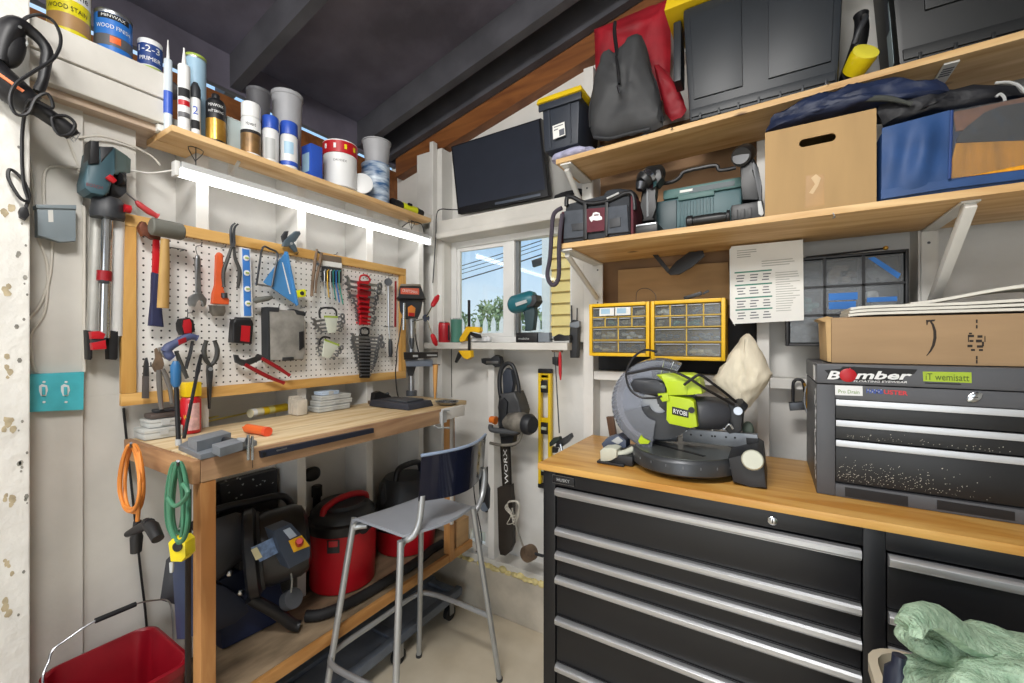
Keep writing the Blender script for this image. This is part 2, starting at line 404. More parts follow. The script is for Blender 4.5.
# unseen sides of the shed close the room
S('wall_right', MB().box((1.97, -2, 0), (2.0, 1.83, 3.3)), white)
S('wall_front', MB().box((-1.7, -2.03, 0), (-.75, -2.0, 3.3)).box((1.0, -2.03, 0), (2.0, -2.0, 3.3)).box((-.75, -2.03, 2.05), (1.0, -2.0, 3.3)), white)  # unseen; its door opening is made up to let the added fill light in
# window 1: sliding vinyl window
wm = mat('window_vinyl', '#dcdcda', .35, var=.03)
wy0, wy1 = 1.80, 1.85
b = MB()
for a, c in (((wx0, wy0, wz0), (wx0 + .035, wy1, wz1)), ((wx1 - .035, wy0, wz0), (wx1, wy1, wz1)), ((wx0 + .035, wy0, wz1 - .035), (wx1 - .035, wy1, wz1)), ((wx0 + .035, wy0, wz0), (wx1 - .035, wy1, wz0 + .03))): b.box(a, c, .003)
w1 = S('window_1', b, wm)
mu = ax(504, 300, 0).y
xm0, xm1 = ay(504, 300, 1.815).x, ay(515, 300, 1.815).x
b = MB().box((xm0, 1.806, wz0 + .03), (xm1, 1.838, wz1 - .035), .003)
for a, c in (((wx0 + .035, 1.808, wz0 + .03), (wx0 + .055, 1.826, wz1 - .035)), ((wx0 + .055, 1.808, wz1 - .055), (xm0, 1.826, wz1 - .035)), ((wx0 + .055, 1.808, wz0 + .03), (xm0, 1.826, wz0 + .05))): b.box(a, c, .002)
S('sliding_sash', b, wm, w1)
S('sash_groove', MB().box((xm1, 1.822, wz0 + .03), (xm1 + .018, 1.846, wz1 - .035), .002), mat('window_gasket', '#6e7275', .5), w1)
gl = clear('window_glass', '#f4f8f8')
S('glass_pane', MB().box((wx0 + .05, 1.815, wz0 + .045), (xm0 + .005, 1.818, wz1 - .05)), gl, w1)
S('glass_pane', MB().box((xm1 + .017, 1.832, wz0 + .028), (wx1 - .033, 1.835, wz1 - .033)), gl, w1)
S('window_jamb', MB().box((-1.514, 1.742, 1.348), (wx0, 1.80, 1.892)).box((wx1, 1.742, 1.348), (-.701, 1.80, 1.892)), whitedirty, w1)
# sill shelf on brackets of 2x2
sl = S('trim_3', MB().box((-1.565, 1.645, 1.312), (-.735, 1.828, 1.345), .004), whitedirty)
# outside
gr = mat('dry_ground', '#b9ab90', .9, var=.2, scale=1.5, bump=.2)
S('outside_ground', MB().box((-22, -15, -.25), (14, 40, -.101)), gr)
nb = thing('neighbour_house', 'yellow clapboard house wall with white corner trim seen through the window', 'house', (.1, 4.2, -.1))
hx = ay(551, 300, 4.2).x; hx0 = ay(543, 300, 4.2).x
b = MB()
for i in range(30):
    z = -.1 + i * .125
    b.hexa([(hx, 4.2, z), (4, 4.2, z), (4, 4.5, z), (hx, 4.5, z), (hx, 4.225, z + .13), (4, 4.225, z + .13), (4, 4.5, z + .13), (hx, 4.5, z + .13)])
P('siding', b, mat('yellow_siding', '#e6c67c', .6, var=.06, scale=3), nb, smooth=False)
P('corner_board', MB().box((hx0, 4.17, -.1), (hx, 4.5, 3.7), .004), wm, nb)
# picket fence along the next garden
pf = thing('picket_fence', 'white picket fence with pointed boards beyond the window', 'fence', (-4, 7, -.1))
b = MB(); x = -9.0
while x < -1.6:
    b.prism([(x, 7, -.1), (x + .11, 7, -.1), (x + .11, 7, 1.72), (x + .055, 7, 1.85), (x, 7, 1.72)], (0, .03, 0)); x += .2
P('picket', b, wm, pf, smooth=False, kind='stuff')
P('rail', MB().box((-9, 7.03, .5), (-1.6, 7.08, .6)), wm, pf); P('rail', MB().box((-9, 7.03, 1.45), (-1.6, 7.08, 1.56)), wm, pf)
lf = mat('foliage_green', '#6f8858', .8, var=.4, scale=3, col2='#a3b384')
tk = mat('tree_bark', '#6a5844', .8, var=.2)
def tree(u, vt, y, w, lab, seed):
    p = ay(u, 330, y); top = ay(u, vt, y).z; rnd = random.Random(seed)
    t = thing('tree', lab, 'tree', (p.x, y, -.1), 'trees beyond the fence')
    b = MB(); hubs = [V((rnd.gauss(0, w * .42), rnd.gauss(0, w * .3), rnd.uniform(.9, top - .25))) for _ in range(11)] + [V((0, 0, top - .2))]
    for k in range(1300):
        h = rnd.choice(hubs); c = V((p.x, y, 0)) + h + V((rnd.gauss(0, 1), rnd.gauss(0, 1), rnd.gauss(0, .8))) * w * .2; s = w * .09 * (.5 + rnd.random())
        d1 = V((rnd.uniform(-1, 1), rnd.uniform(-1, 1), rnd.uniform(-.6, 1))).normalized() * s; d2 = d1.orthogonal().normalized() * s * .5
        b.bm.faces.new([b.v(c - d1), b.v(c + d2), b.v(c + d1), b.v(c - d2)])
    P('foliage', b, lf, t, smooth=False)
    P('trunk', MB().tube([(p.x, y, -.1), (p.x, y, top * .8)], [w * .12, w * .03]), tk, t)
tree(466, 311, 9, .62, 'low green tree behind the left end of the picket fence', 1)
tree(484, 304, 14.5, .8, 'round green tree behind the picket fence, second from the left', 2)
tree(500, 300, 20, 1.3, 'tallest green tree close behind the window mullion', 3)
tree(528, 304, 10.5, .75, 'green tree seen through the right pane behind the teal tool', 4)
wire = mat('power_line', '#2c2c30', .6)
pl = thing('power_lines', 'dark overhead power lines crossing the sky outside the window', 'cable', (-4, 9, 4))
for (v0, v1, r) in ((268, 243, .012), (272, 247, .009), (276, 251, .009), (282, 257, .016)):
    a, c = ay(454, v0, 9), ay(546, v1 - 4, 9); e = (c - a)
    P('cable', MB().tube([a - e, a, (a + c) / 2 - V((0, 0, .02)), c, c + e], r, 5), wire, pl)
P('splice_box', MB().bar(ay(533, 264, 9), ay(545, 260, 9), .16, .1), wire, pl)

# ---------------------------------------------------------------- camera, world, lights
cd = bpy.data.cameras.new('camera'); co = bpy.data.objects.new('camera', cd); C.objects.link(co)
cd.sensor_width = 36; cd.lens = F / 1024 * 36; cd.clip_start = .02; cd.clip_end = 200
co.location = CAM; co.rotation_euler = (math.pi / 2, 0, TH); SC.camera = co
w = bpy.data.worlds.new('sky'); SC.world = w; w.use_nodes = True; nt = w.node_tree; N = nt.nodes; L = nt.links
bg = N['Background']; tc = N.new('ShaderNodeTexCoord'); sp = N.new('ShaderNodeSeparateXYZ'); L.new(tc.outputs['Generated'], sp.inputs[0])
rp = N.new('ShaderNodeValToRGB'); e = rp.color_ramp.elements
e[0].position, e[0].color = .0, lin('#dfeaf2'); e[1].position, e[1].color = .32, lin('#9cc4ec')
L.new(sp.outputs['Z'], rp.inputs[0])
nz = N.new('ShaderNodeTexNoise'); nz.inputs['Scale'].default_value = 5; nz.inputs['Detail'].default_value = 6
L.new(tc.outputs['Generated'], nz.inputs['Vector'])
kr = N.new('ShaderNodeValToRGB'); k = kr.color_ramp.elements; k[0].position, k[1].position = .5, .75; k[0].color, k[1].color = (0, 0, 0, 1), (.35, .35, .35, 1)
L.new(nz.outputs['Fac'], kr.inputs[0])
mx = N.new('ShaderNodeMix'); mx.data_type = 'RGBA'; L.new(kr.outputs[0], mx.inputs['Factor']); L.new(rp.outputs[0], mx.inputs['A']); mx.inputs['B'].default_value = lin('#ffffff')
L.new(mx.outputs['Result'], bg.inputs[0]); bg.inputs[1].default_value = 1.3
sd = bpy.data.lights.new('sun', 'SUN'); so = bpy.data.objects.new('sun', sd); C.objects.link(so); sd.energy = 2.6; sd.angle = .01; sd.color = (1, .96, .88)
so.rotation_euler = (math.radians(42), 0, math.radians(14))      # from behind the shed, on to the house beyond the window
def area(name, loc, tgt, sx, sy, e, col=(1, 1, 1)):
    d = bpy.data.lights.new(name, 'AREA'); d.shape = 'RECTANGLE'; d.size = sx; d.size_y = sy; d.energy = e; d.color = col
    o = bpy.data.objects.new(name, d); C.objects.link(o); o.location = loc; o.rotation_euler = (V(tgt) - V(loc)).to_track_quat('-Z', 'Y').to_euler(); return o
area('ceiling_lamp', (-.25, -.15, 2.52), (-.6, 1.3, .3), .6, .22, 30, (1, .975, .94))
area('ceiling_lamp', (-.9, -.7, 2.35), (-.8, .9, .6), 1.2, .25, 15, (1, .975, .94))
area('added_fill_light', (.12, -2.04, 1.05), (-.1, 1, 1.15), 1.7, 1.95, 22, (.97, .985, 1))      # fill light added behind the camera to brighten the fronts
SC.view_settings.view_transform = 'Standard'; SC.view_settings.look = 'None'; SC.view_settings.gamma = 1; SC.view_settings.use_curve_mapping = False
SC.view_settings.exposure = 0.0
# ================================================================ LEFT WALL: shelf, tube light, pegboard and what hangs there
zs = 1.964
sh = thing('wooden_wall_shelf', 'long pine shelf full of paint cans high on the left wall', 'shelf', (-1.53, 1.04, 1.946))
P('board', MB().box((-1.545, .508, 1.946), (-1.44, 1.575, zs), .002).box((-1.62, .508, 1.946), (-1.546, .608, zs)), woodpine, sh)
P('bracket', MB().box((-1.549, .70, 1.90), (-1.542, .715, 1.945)).bar((-1.545, .708, 1.905), (-1.49, .708, 1.943), .008, .006, Y), white, sh)
tu = emit('tube_glow', '#ffffff', 7)
tl = thing('tube_light', 'glowing white strip light hanging under the paint can shelf', 'light', (-1.5, 1.09, 1.84))
P('diffuser', MB().tube([(-1.5, .545, 1.853), (-1.5, 1.62, 1.862)], .0125, 12), tu, tl)
P('housing', MB().hexa([(-1.517, .55, 1.866), (-1.483, .55, 1.866), (-1.483, 1.615, 1.875), (-1.517, 1.615, 1.875), (-1.512, .55, 1.886), (-1.488, .55, 1.886), (-1.488, 1.615, 1.895), (-1.512, 1.615, 1.895)], .002), ltgrey, tl)
for y, z in ((.5385, 1.853), (1.6265, 1.862)): P('end_cap', MB().box((-1.515, y - .006, z - .014), (-1.485, y + .006, z + .03), .003), wm, tl)
for y in (.59, 1.50): P('hanger', MB().tube([(-1.5, y, 1.885), (-1.5, y, 1.946)], .0015, 6).tube(cr([(-1.5, y, 1.905), (-1.5, y + .02, 1.94), (-1.5, y - .02, 1.94), (-1.5, y, 1.90)], 4), .0013, 5), dsteel, tl)
P('cord', MB().tube(cr([(-1.51, .535, 1.858), ax(150, 173, -1.53), ax(128, 171, -1.558), ax(120, 180, -1.572), ax(112, 200, -1.572)]), .0025, 6), white, tl)
P('cord', MB().tube(cr([ax(401, 228, -1.5), ax(410, 222, -1.5), ax(421, 224, -1.5), ax(424, 232, -1.5)]), .0025, 6), black, tl)

# --- things on the shelf
def cany(uc, xc): d = ray(uc, 200); return V((xc, xc / d.x * d.y, 0))
def crad(u0, u1, xc):
    """axis and radius of an upright cylinder whose silhouette runs from u0 to u1"""
    a0, a1 = math.atan((u0 - CX) / F), math.atan((u1 - CX) / F); p = cany(CX + F * math.tan((a0 + a1) / 2), xc); return p, math.hypot(p.x, p.y) * math.sin((a1 - a0) / 2)
def can(name, lab, cat, u0, u1, vt, xc, body, rim=None, group=None, zb=zs, lid=None, prof=None, n=28):
    p, r = crad(u0, u1, xc); h = H + (CY - vt) * mpp((p.x, p.y, H)) - zb
    t = thing(name, lab, cat, (p.x, p.y, zb + .0005), group); zb += .0005
    o = (p.x, p.y, zb)
    if prof: pr = [(a * r, c * h) for a, c in prof]
    else: pr = [(r * .94, 0), (r, .003), (r, .006), (r * .965, .009), (r * .965, h - .01), (r, h - .007), (r, h - .002), (r * .97, h), (r * .93, h), (r * .9, h - .006), (0, h - .006)]
    P('body', MB().lathe(pr, o, n=n), body, t)
    return t, p, r * .965, zb, h
A0 = lambda p: math.atan2(-p.y, -p.x)      # angle facing the camera
mcan = mat('tin_can', '#9fa2a6', .35, .9, var=.08)
def lab(t, p, r, z0, z1, m, name='label', w=None, a=None):
    if w is None: return P(name, band(p, r, z0, z1), m, t)
    return P(name, patch(p, r, A0(p) if a is None else a, w, z0, z1, .0011), m, t)
ylab = mat('yellow_can_label', '#e6d81e', .4, var=.05); wlab = mat('white_label', '#e3e4e4', .4, var=.03)
tan = mat('tan_label', '#b08a5c', .45, var=.1); blab = mat('blue_can_label', '#2b71c4', .4, var=.06); glab = mat('grey_can_label', '#5a5a5e', .45, var=.08)
zl = 2.13
t, p, r, z, h = can('paint_can', 'yellow wood stain can at the end of the white beam', 'can', 45.5, 91.5, -18, -1.575, mcan, zb=zl, group='cans on the white beam')
lab(t, p, r, z + .01, z + h - .012, ylab); lab(t, p, r, z + h * .60, z + h * .82, wlab, 'name_panel', .105); lab(t, p, r, z + h * .15, z + h * .37, tan, 'wood_panel', .10)
wrap_text('lettering', 'Varathane', p, r, A0(p) - .1, z + h * .70, .085, .018, ink, t, .0018); wrap_text('lettering', 'WOOD STAIN', p, r, A0(p) - .1, z + h * .46, .08, .012, ink, t, .0018)
t, p, r, z, h = can('paint_can', 'blue and grey wood finish can, middle one on the white beam', 'can', 93, 133, 18, -1.57, mcan, zb=zl, group='cans on the white beam')
lab(t, p, r, z + .01, z + h - .012, blab); lab(t, p, r, z + h * .22, z + h * .45, glab, 'stripe', .12); lab(t, p, r, z + h * .78, z + h * .9, ink, 'name_panel', .07)
P('badge', patch(p, r, A0(p) + .1, .022, z + h * .28, z + h * .42, .0017), orange, t)
wrap_text('lettering', 'MINWAX', p, r, A0(p), z + h * .84, .05, .008, wlab, t, .0018); wrap_text('lettering', 'WOOD FINISH', p, r, A0(p), z + h * .62, .075, .011, wlab, t, .0016)
t, p, r, z, h = can('paint_can', 'small primer can with 1-2-3 on a blue label at the beam end', 'can', 137, 163, 44, -1.565, wlab, zb=zl, group='cans on the white beam')
navy = mat('navy_label', '#26417f', .4, var=.08); grn = mat('green_stripe', '#9db24a', .5, var=.08)
lab(t, p, r, z + h * .25, z + h * .85, navy, 'label', .075); lab(t, p, r, z + h * .14, z + h * .22, grn, 'stripe', .085)
wrap_text('lettering', '1-2-3', p, r, A0(p) - .1, z + h * .70, .05, .018, wlab, t, .002); wrap_text('lettering', 'PRIMER', p, r, A0(p), z + h * .42, .05, .011, wlab, t, .002)
b = MB().blob(ax(150, 40, -1.665) , (.03, .085, .038), 2.2, amp=.02, sc=30, seed=4)
q = T('plastic_bag', b, clear('cloudy_plastic', '#d8dadd', rough=.1, op=.45, opcol='#aab0b6'), 'crumpled clear plastic bag behind the primer can', 'bag')
q.location.z = zl + .001

# caulking tubes and boxes at the near end
t = thing('caulk_tube', 'tall white caulking tube with a pointed nozzle at the shelf end', 'tube', (-1.472, .578, zs))
def tube_thing(t, uc, w, vt, vn, xc, m, capm=None, nz=True, cap=None):
    p, r = crad(uc - w / 2, uc + w / 2, xc); k = mpp((p.x, p.y, H)); zt = H + (CY - vt) * k; zn = H + (CY - vn) * k
    t.location = (p.x, p.y, zs + .0005); OFF[t.name] = V(t.location); z0 = zs + .0005; o = (p.x, p.y, 0)
    P('body', MB().lathe([(r, z0), (r, zt - .004), (r * .9, zt), (0, zt)], o), m, t)
    if nz: P('nozzle', MB().lathe([(r * .45, zt), (r * .4, zt + .004), (r * .12, zn), (0, zn)], o, n=12), capm or wlab, t)
    return p, r, z0, zt
p, r, z0, zt = tube_thing(t, 184, 13, 66, 48, -1.47, wlab)
lab(t, p, r, z0 + .1, z0 + .125, ink, 'label', .03); lab(t, p, r, z0 + .075, z0 + .09, red, 'stripe', .03); lab(t, p, r, z0 + .04, z0 + .055, glab, 'stripe', .03)
t = thing('caulk_tube', 'slim tube with a blue sleeve, left of the pointed white caulking tube', 'tube', (0, 0, 0))
p, r, z0, zt = tube_thing(t, 168, 9, 60, 40, -1.50, mat('cloudy_tube', '#c8d2da', .3, var=.06))
lab(t, p, r, z0 + .05, z0 + .115, blue, 'sleeve')
t = thing('caulk_tube', 'white sealant tube with a dark cap and a blue 2', 'tube', (0, 0, 0))
p, r, z0, zt = tube_thing(t, 195.5, 10.5, 99, 99, -1.47, wlab, nz=False)
P('cap', MB().lathe([(r * 1.02, zt + .001), (r * 1.02, zt + .03), (r * .5, zt + .048), (0, zt + .05)], (p.x, p.y, 0)), darkgrey, t)
wrap_text('lettering', '2', p, r, A0(p), z0 + .075, .012, .024, blue, t); lab(t, p, r, z0 + .02, z0 + .045, ink, 'label', .022)
p = cany(160.5, -1.53); b = MB().box((p.x - .016, p.y - .012, zs + .0005), (p.x + .016, p.y + .012, zs + .165), .003)
t = thing('sealant_box', 'narrow white carton with grey print at the very end of the shelf', 'box', (p.x, p.y, zs)); P('carton', b, paper, t)
for k in range(6): P('print', MB().box((p.x + .0162, p.y - .010, zs + .02 + k * .024), (p.x + .0166, p.y + .010, zs + .03 + k * .024)).box((p.x - .011, p.y - .0126, zs + .02 + k * .024), (p.x + .011, p.y - .0122, zs + .03 + k * .024)), (ink, glab, tan)[k % 3], t)
t, p, r, z, h = can('paint_can', 'pale blue paint can with a green rim behind the caulking tubes', 'can', 184, 206.5, 58, -1.545, mcan, zb=zs)
pb = mat('pale_blue_label', '#9fc0d6', .4, var=.1); lab(t, p, r, z + .02, z + h - .012, pb); P('rim_ring', MB().lathe([(r * 1.03, z + h - .008), (r * 1.05, z + h - .006), (r * 1.05, z + h - .001), (r * 1.03, z + h)], (p.x, p.y, 0)), grn, t)
sprayp = [(.96, 0), (1, .02), (1, .80), (.93, .83), (.8, .87), (.5, .90), (.42, .905), (.42, .98), (.36, 1), (0, 1)]
gold = mat('gold_print', '#b98d3c', .3, .6, var=.2, scale=20)
t, p, r, z, h = can('spray_can', 'black and gold varnish spray can on the shelf', 'can', 205.5, 226, 95, -1.475, black, prof=sprayp)
r /= .965; lab(t, p, r, z + .008, z + h * .46, gold); wrap_text('lettering', 'MINWAX', p, r, A0(p), z + h * .72, .04, .009, wlab, t, .001); wrap_text('lettering', 'FAST DRYING', p, r, A0(p), z + h * .60, .04, .007, wlab, t, .001)
p = cany(233.5, -1.515); t = thing('carton', 'pale grey carton standing between the two tall spray cans', 'box', (p.x, p.y, zs))
P('carton_body', MB().box((p.x - .022, p.y - .03, zs + .0005), (p.x + .022, p.y + .03, zs + .112), .002), mat('pale_teal_card', '#b9c6c6', .7, var=.08), t)
P('flap', MB().box((p.x - .022, p.y - .03, zs + .113), (p.x + .022, p.y + .03, zs + .1145)), paper, t)
capp = [(.96, 0), (1, .02), (1, .70), (.96, .72), (.96, .725)]
def spray(u0, u1, vt, lab_, capm, bodym, lo=None):
    t, p, r, z, h = can('spray_can', lab_, 'can', u0, u1, vt, -1.475, bodym, prof=[(.96, 0), (1, .02), (1, .68), (.9, .71), (.9, .72), (0, .72)]); r /= .965
    P('cap', MB().lathe([(r * .97, z + h * .722), (r * .98, z + h * .73), (r * .98, z + h * .97), (r * .9, z + h), (0, z + h)], (p.x, p.y, 0)), capm, t)
    return t, p, r, z, h
t, p, r, z, h = spray(240.5, 261, 105, 'white capped spray can with a brown lower label', wlab, wlab)
lab(t, p, r, z + .006, z + h * .40, mat('bronze_label', '#7c5f3a', .4, .3, var=.3, scale=30)); wrap_text('lettering', 'Howard', p, r, A0(p), z + h * .57, .028, .012, ink, t); lab(t, p, r, z + h * .40, z + h * .46, ink, 'stripe')
t, p, r, z, h = spray(261.5, 279, 118, 'blue capped spray can, the one nearer the white capped can', blue, wlab)
lab(t, p, r, z + .01, z + h * .5, ltgrey, 'label', .03)
t, p, r, z, h = spray(279.5, 298, 124, 'blue capped spray can beside the blue carton', blue, wlab)
lab(t, p, r, z + .01, z + h * .15, blue, 'stripe'); lab(t, p, r, z + h * .3, z + h * .55, pb, 'label', .03)
cup = [(.74, 0), (.78, .01), (.97, .95), (1.03, .96), (1.03, 1), (.97, 1), (.9, .94), (.7, .03), (0, .03)]
can('plastic_cup', 'dark grey bucket cup behind the white capped spray can', 'cup', 246, 271, 92, -1.555, mat('smoky_grey_plastic', '#58585c', .5, var=.05), prof=cup)
can('plastic_cup', 'tall light grey mixing cup behind the blue capped spray cans', 'cup', 271, 303, 96, -1.555, mat('mixing_cup_grey', '#a3a4a8', .5, var=.04), prof=cup)
p = cany(312, -1.478); t = thing('carton', 'blue carton with a white side label beside the red rimmed tub', 'box', (p.x, p.y, zs))
P('carton_body', MB().box((p.x - .03, p.y - .024, zs + .0005), (p.x + .03, p.y + .024, zs + .122), .002), blue, t)
P('label', MB().box((p.x - .024, p.y - .0246, zs + .02), (p.x + .02, p.y - .0242, zs + .09)), pb, t)
t, p, r, z, h = can('paint_can', 'white tub with a red printed rim', 'can', 322.5, 357.5, 146, -1.497, wlab)
lab(t, p, r * 1.04, z + h * .72, z + h * .97, red, 'rim_band')
for k in (-.9, -.3, .3, .9): P('print', patch(p, r * 1.04, A0(p) + k, .009, z + h * .8, z + h * .9, .002), (wlab, ylab)[k > 0], t)
wrap_text('lettering', 'DRYDEX', p, r, A0(p), z + h * .55, .05, .008, glab, t)
c = ax(362, 183, -1.452); c.z = zs + .043
T('plastic_disc', MB().lathe([(.042, 0), (.044, .002), (.044, .006), (.04, .008), (0, .006)], c, V((.75, -.6, .12)), 24), wlab, 'round white disc leaning between the red rimmed tub and the blue tub', 'disc').location.z = zs + .001
t, p, r, z, h = can('plastic_tub', 'blue wave patterned plastic tub with a grey cup on top', 'tub', 361, 390, 166, -1.51, mat('wave_label', '#4f86c4', .35, var=.5, scale=14, stretch=(1, 1, 4), col2='#d5e2ee'))
can('plastic_cup', 'light grey mixing cup standing on the blue patterned tub', 'cup', 362, 391, 143, -1.51, mat('mixing_cup_grey', '#a3a4a8'), zb=z + h + .001, prof=cup)
lim = mat('lime_yellow_plastic', '#d9dd1f', .4, var=.05)
t = thing('flashlight', 'yellow and black flashlight lying at the far end of the shelf', 'flashlight', (-1.475, 1.45, zs))
za = zs + .022
P('barrel', MB().tube([(-1.475, 1.41, za), (-1.475, 1.50, za)], .020, 14), lim, t); P('head', MB().tube([(-1.475, 1.35, za), (-1.475, 1.365, za), (-1.475, 1.395, za), (-1.475, 1.4095, za)], [.0212, .0212, .0205, .018], 16), black, t)
P('tail_cap', MB().tube([(-1.475, 1.501, za), (-1.475, 1.545, za)], [.0205, .016], 14), black, t); P('switch', MB().box((-1.458, 1.43, za + .008), (-1.448, 1.455, za + .018), .003), black, t)

# --- pegboard
pg = thing('pegboard', 'white pegboard in a pine frame covered with hand tools', 'pegboard', (-1.54, .95, 1.17))
pegw = wood('amber_pine', '#b98942', '#dcb06a', 'y')
def pegmat():
    m = mat('perforated_board', '#e6e4e0', .6, var=.03, scale=5); nt = m.node_tree; N = nt.nodes; L = nt.links; b = N['Principled BSDF']
    src = b.inputs['Base Color'].links[0].from_socket; tc = N.new('ShaderNodeTexCoord'); sp = N.new('ShaderNodeSeparateXYZ'); L.new(tc.outputs['Object'], sp.inputs[0])
    def mth(op, a, c=None):
        n = N.new('ShaderNodeMath'); n.operation = op
        for i, q in enumerate((a, c)):
            if q is None: continue
            if isinstance(q, (int, float)): n.inputs[i].default_value = q
            else: L.new(q, n.inputs[i])
        return n.outputs[0]
    def cell(s): return mth('SUBTRACT', mth('FRACT', mth('ADD', mth('DIVIDE', s, .0208), 50.3)), .5)
    a, c = cell(sp.outputs['Y']), cell(sp.outputs['Z'])
    d = mth('SQRT', mth('ADD', mth('MULTIPLY', a, a), mth('MULTIPLY', c, c))); f = mth('LESS_THAN', d, .135)
    mx = N.new('ShaderNodeMix'); mx.data_type = 'RGBA'; L.new(f, mx.inputs['Factor']); L.new(src, mx.inputs['A']); mx.inputs['B'].default_value = lin('#2a2826'); L.new(mx.outputs['Result'], b.inputs['Base Color'])
    return m
P('board', MB().box((-1.548, .425, 1.175), (-1.540, 1.478, 1.703)), pegmat(), pg, smooth=False)
P('top_rail', MB().box((-1.5395, .4226, 1.672), (-1.521, 1.484, 1.706), .002), pegw, pg)
P('bottom_rail', MB().box((-1.5395, .4226, 1.171), (-1.521, 1.484, 1.205), .002), pegw, pg)
wz = wood('amber_pine_upright', '#b4823c', '#d6a85e', 'z')
P('side_rail', MB().box((-1.5395, .4226, 1.2055), (-1.521, .455, 1.6715), .002), wz, pg); P('side_rail', MB().box((-1.5395, 1.45, 1.2055), (-1.521, 1.484, 1.6715), .002), wz, pg)
def hook(u, v, x=-1.50): return MB().tube([ax(u, v, -1.54), ax(u, v, x), ax(u, v, x) + V((0, 0, .008))], .0014, 6)
hb = MB(); 
for (u, v) in ((197, 246), (221, 248), (188, 313), (365, 277), (364.5, 330), (327, 309), (288, 306), (388, 276), (293, 255), (332, 255), (274, 308), (300, 308)):
    p = ax(u, v, -1.54); hb.tube([p, p + V((.03, 0, 0)), p + V((.035, 0, .008))], .0013, 6)
P('peg_hook', hb, dsteel, pg, kind='stuff')
for q, w_ in ((ax(160, 248, -1.54), .05), (ax(146, 366, -1.54), .03)):
    P('tool_holder', MB().tube([q, q + V((.035, 0, 0)), q + V((.035, w_, 0)), q + V((0, w_, 0))], .0016, 6).tube([q + V((.035, 0, 0)), q + V((.035, 0, .012))], .0016, 6), dsteel, pg)

pr = lambda pts, x, t, bev=.0015: MB().prism(LX(x, *pts), (-t, 0, 0), bev)
def tb(pts, x, r, n=8, k=5): return MB().tube(cr(LX(x, *pts), k), r, n)
rubgrey = mat('grey_rubber', '#63635c', .6, var=.12); handw = wood('ash_handle', '#a07c42', '#c2a065', 'z', knots=False)
t = thing('rubber_mallet', 'grey rubber mallet with a wooden handle, hung at the top left of the pegboard', 'mallet', ax(164, 308, -1.47))
P('head', MB().tube([ax(150.5, 226, -1.455), ax(152, 226.3, -1.455), ax(181, 232, -1.455), ax(183, 232.3, -1.455)], [.020, .024, .024, .020], 18), rubgrey, t)
P('handle', MB().tube([ax(165, 239, -1.455), ax(164.5, 265, -1.458), ax(163, 308, -1.46)], [.010, .012, .014], 12), handw, t)
t = thing('claw_hammer', 'claw hammer with a red shaft and dark blue grip beside the mallet', 'hammer', ax(157, 327, -1.50))
P('head', pr([(139, 226), (142, 221), (146, 222), (149, 228), (156, 231), (161, 233), (161, 240), (153, 239), (147, 235), (143, 236), (141, 231)], -1.49, .02, .003), mat('orange_worn_steel', '#7a4a38', .5, .5, var=.4, scale=30), t)
P('shaft', pr([(154.5, 239), (160, 240), (160, 274), (153.5, 273)], -1.492, .014, .003), red, t)
P('grip', pr([(153.3, 272), (160.5, 274), (161.5, 300), (164.5, 327), (150, 325.5), (152.5, 300)], -1.490, .018, .005), mat('navy_rubber', '#252a4c', .6, var=.12), t)
t = thing('adjustable_wrench', 'steel adjustable wrench hanging jaws down right of the mallet', 'wrench', ax(198, 306, -1.5))
P('handle', pr([(195.5, 259), (197, 255), (199.5, 255), (201, 259), (200.5, 292), (203, 297), (196, 297), (196.5, 290)], -1.50, .009, .002), steel, t)
P('jaw', pr([(189.5, 303), (190, 297), (195, 293.5), (203, 294), (207, 299), (206.5, 305), (204, 306.5), (203, 301), (199, 298.5), (197, 302), (195.5, 306.5), (191, 306)], -1.498, .014, .002), steel, t)
P('hanging_loop', MB().tube(cr(LX(-1.503, (196.3, 246), (196, 250), (198, 256), (199.5, 256)), 4), .0012, 5), dsteel, t)
t = thing('pipe_wrench', 'orange pipe wrench hanging beside the adjustable wrench', 'wrench', ax(219, 316, -1.5))
P('handle', pr([(217.5, 255), (219.5, 252), (222.5, 253.5), (223.5, 256), (222.5, 290), (225, 296), (229.5, 299), (229, 304.5), (213, 303.5), (214, 293), (216.5, 285)], -1.495, .018, .003), mat('orange_paint', '#d65a2c', .45, var=.12), t)
P('jaw', pr([(211.5, 305), (225.5, 306), (226, 312), (224, 316), (215, 316), (212, 312)], -1.495, .018, .003), mat('worn_jaw_steel', '#77726a', .5, .7, var=.3, scale=30), t)
P('adjusting_nut', MB().cyl(ax(224, 293, -1.495), ax(224.4, 298, -1.495), .009, n=14), dsteel, t)
pgrip = mat('dark_grip', '#3a3a38', .55, var=.15)
t = thing('hose_pliers', 'long bent nose pliers hanging with spread dark handles over the pine rail', 'pliers', ax(231, 288, -1.5))
P('jaw', MB().tube(cr(LX(-1.492, (231.5, 244), (230.8, 232), (232, 226), (235, 223.3)), 5), [.005, .004, .0032, .0025], 8).tube(cr(LX(-1.492, (234, 244), (233.8, 233), (235, 227), (238, 224.2)), 5), [.005, .004, .0032, .0025], 8).cyl(ax(232.7, 245, -1.486), ax(232.7, 245, -1.5), .007, n=14), dsteel, t)
for s in (((231.5, 247), (228, 258), (223.5, 272), (223.8, 287)), ((234, 247), (235, 258), (239.5, 270), (239, 280), (237.8, 288))): P('handle', tb(s, -1.494, [.004, .005, .006, .006, .004]), pgrip, t)
t = thing('torpedo_level', 'blue torpedo level with round vials hanging upright on the pegboard', 'level', ax(246, 317, -1.5))
P('frame', pr([(241, 247), (250.7, 249), (253, 317), (243, 317)], -1.50, .016, .001), wlab, t)
P('body', pr([(242.3, 248.4), (249.6, 249.8), (251.6, 316), (244.3, 316)], -1.4985, .004, .0005), mat('blue_level', '#3f7cc8', .45, var=.06), t)
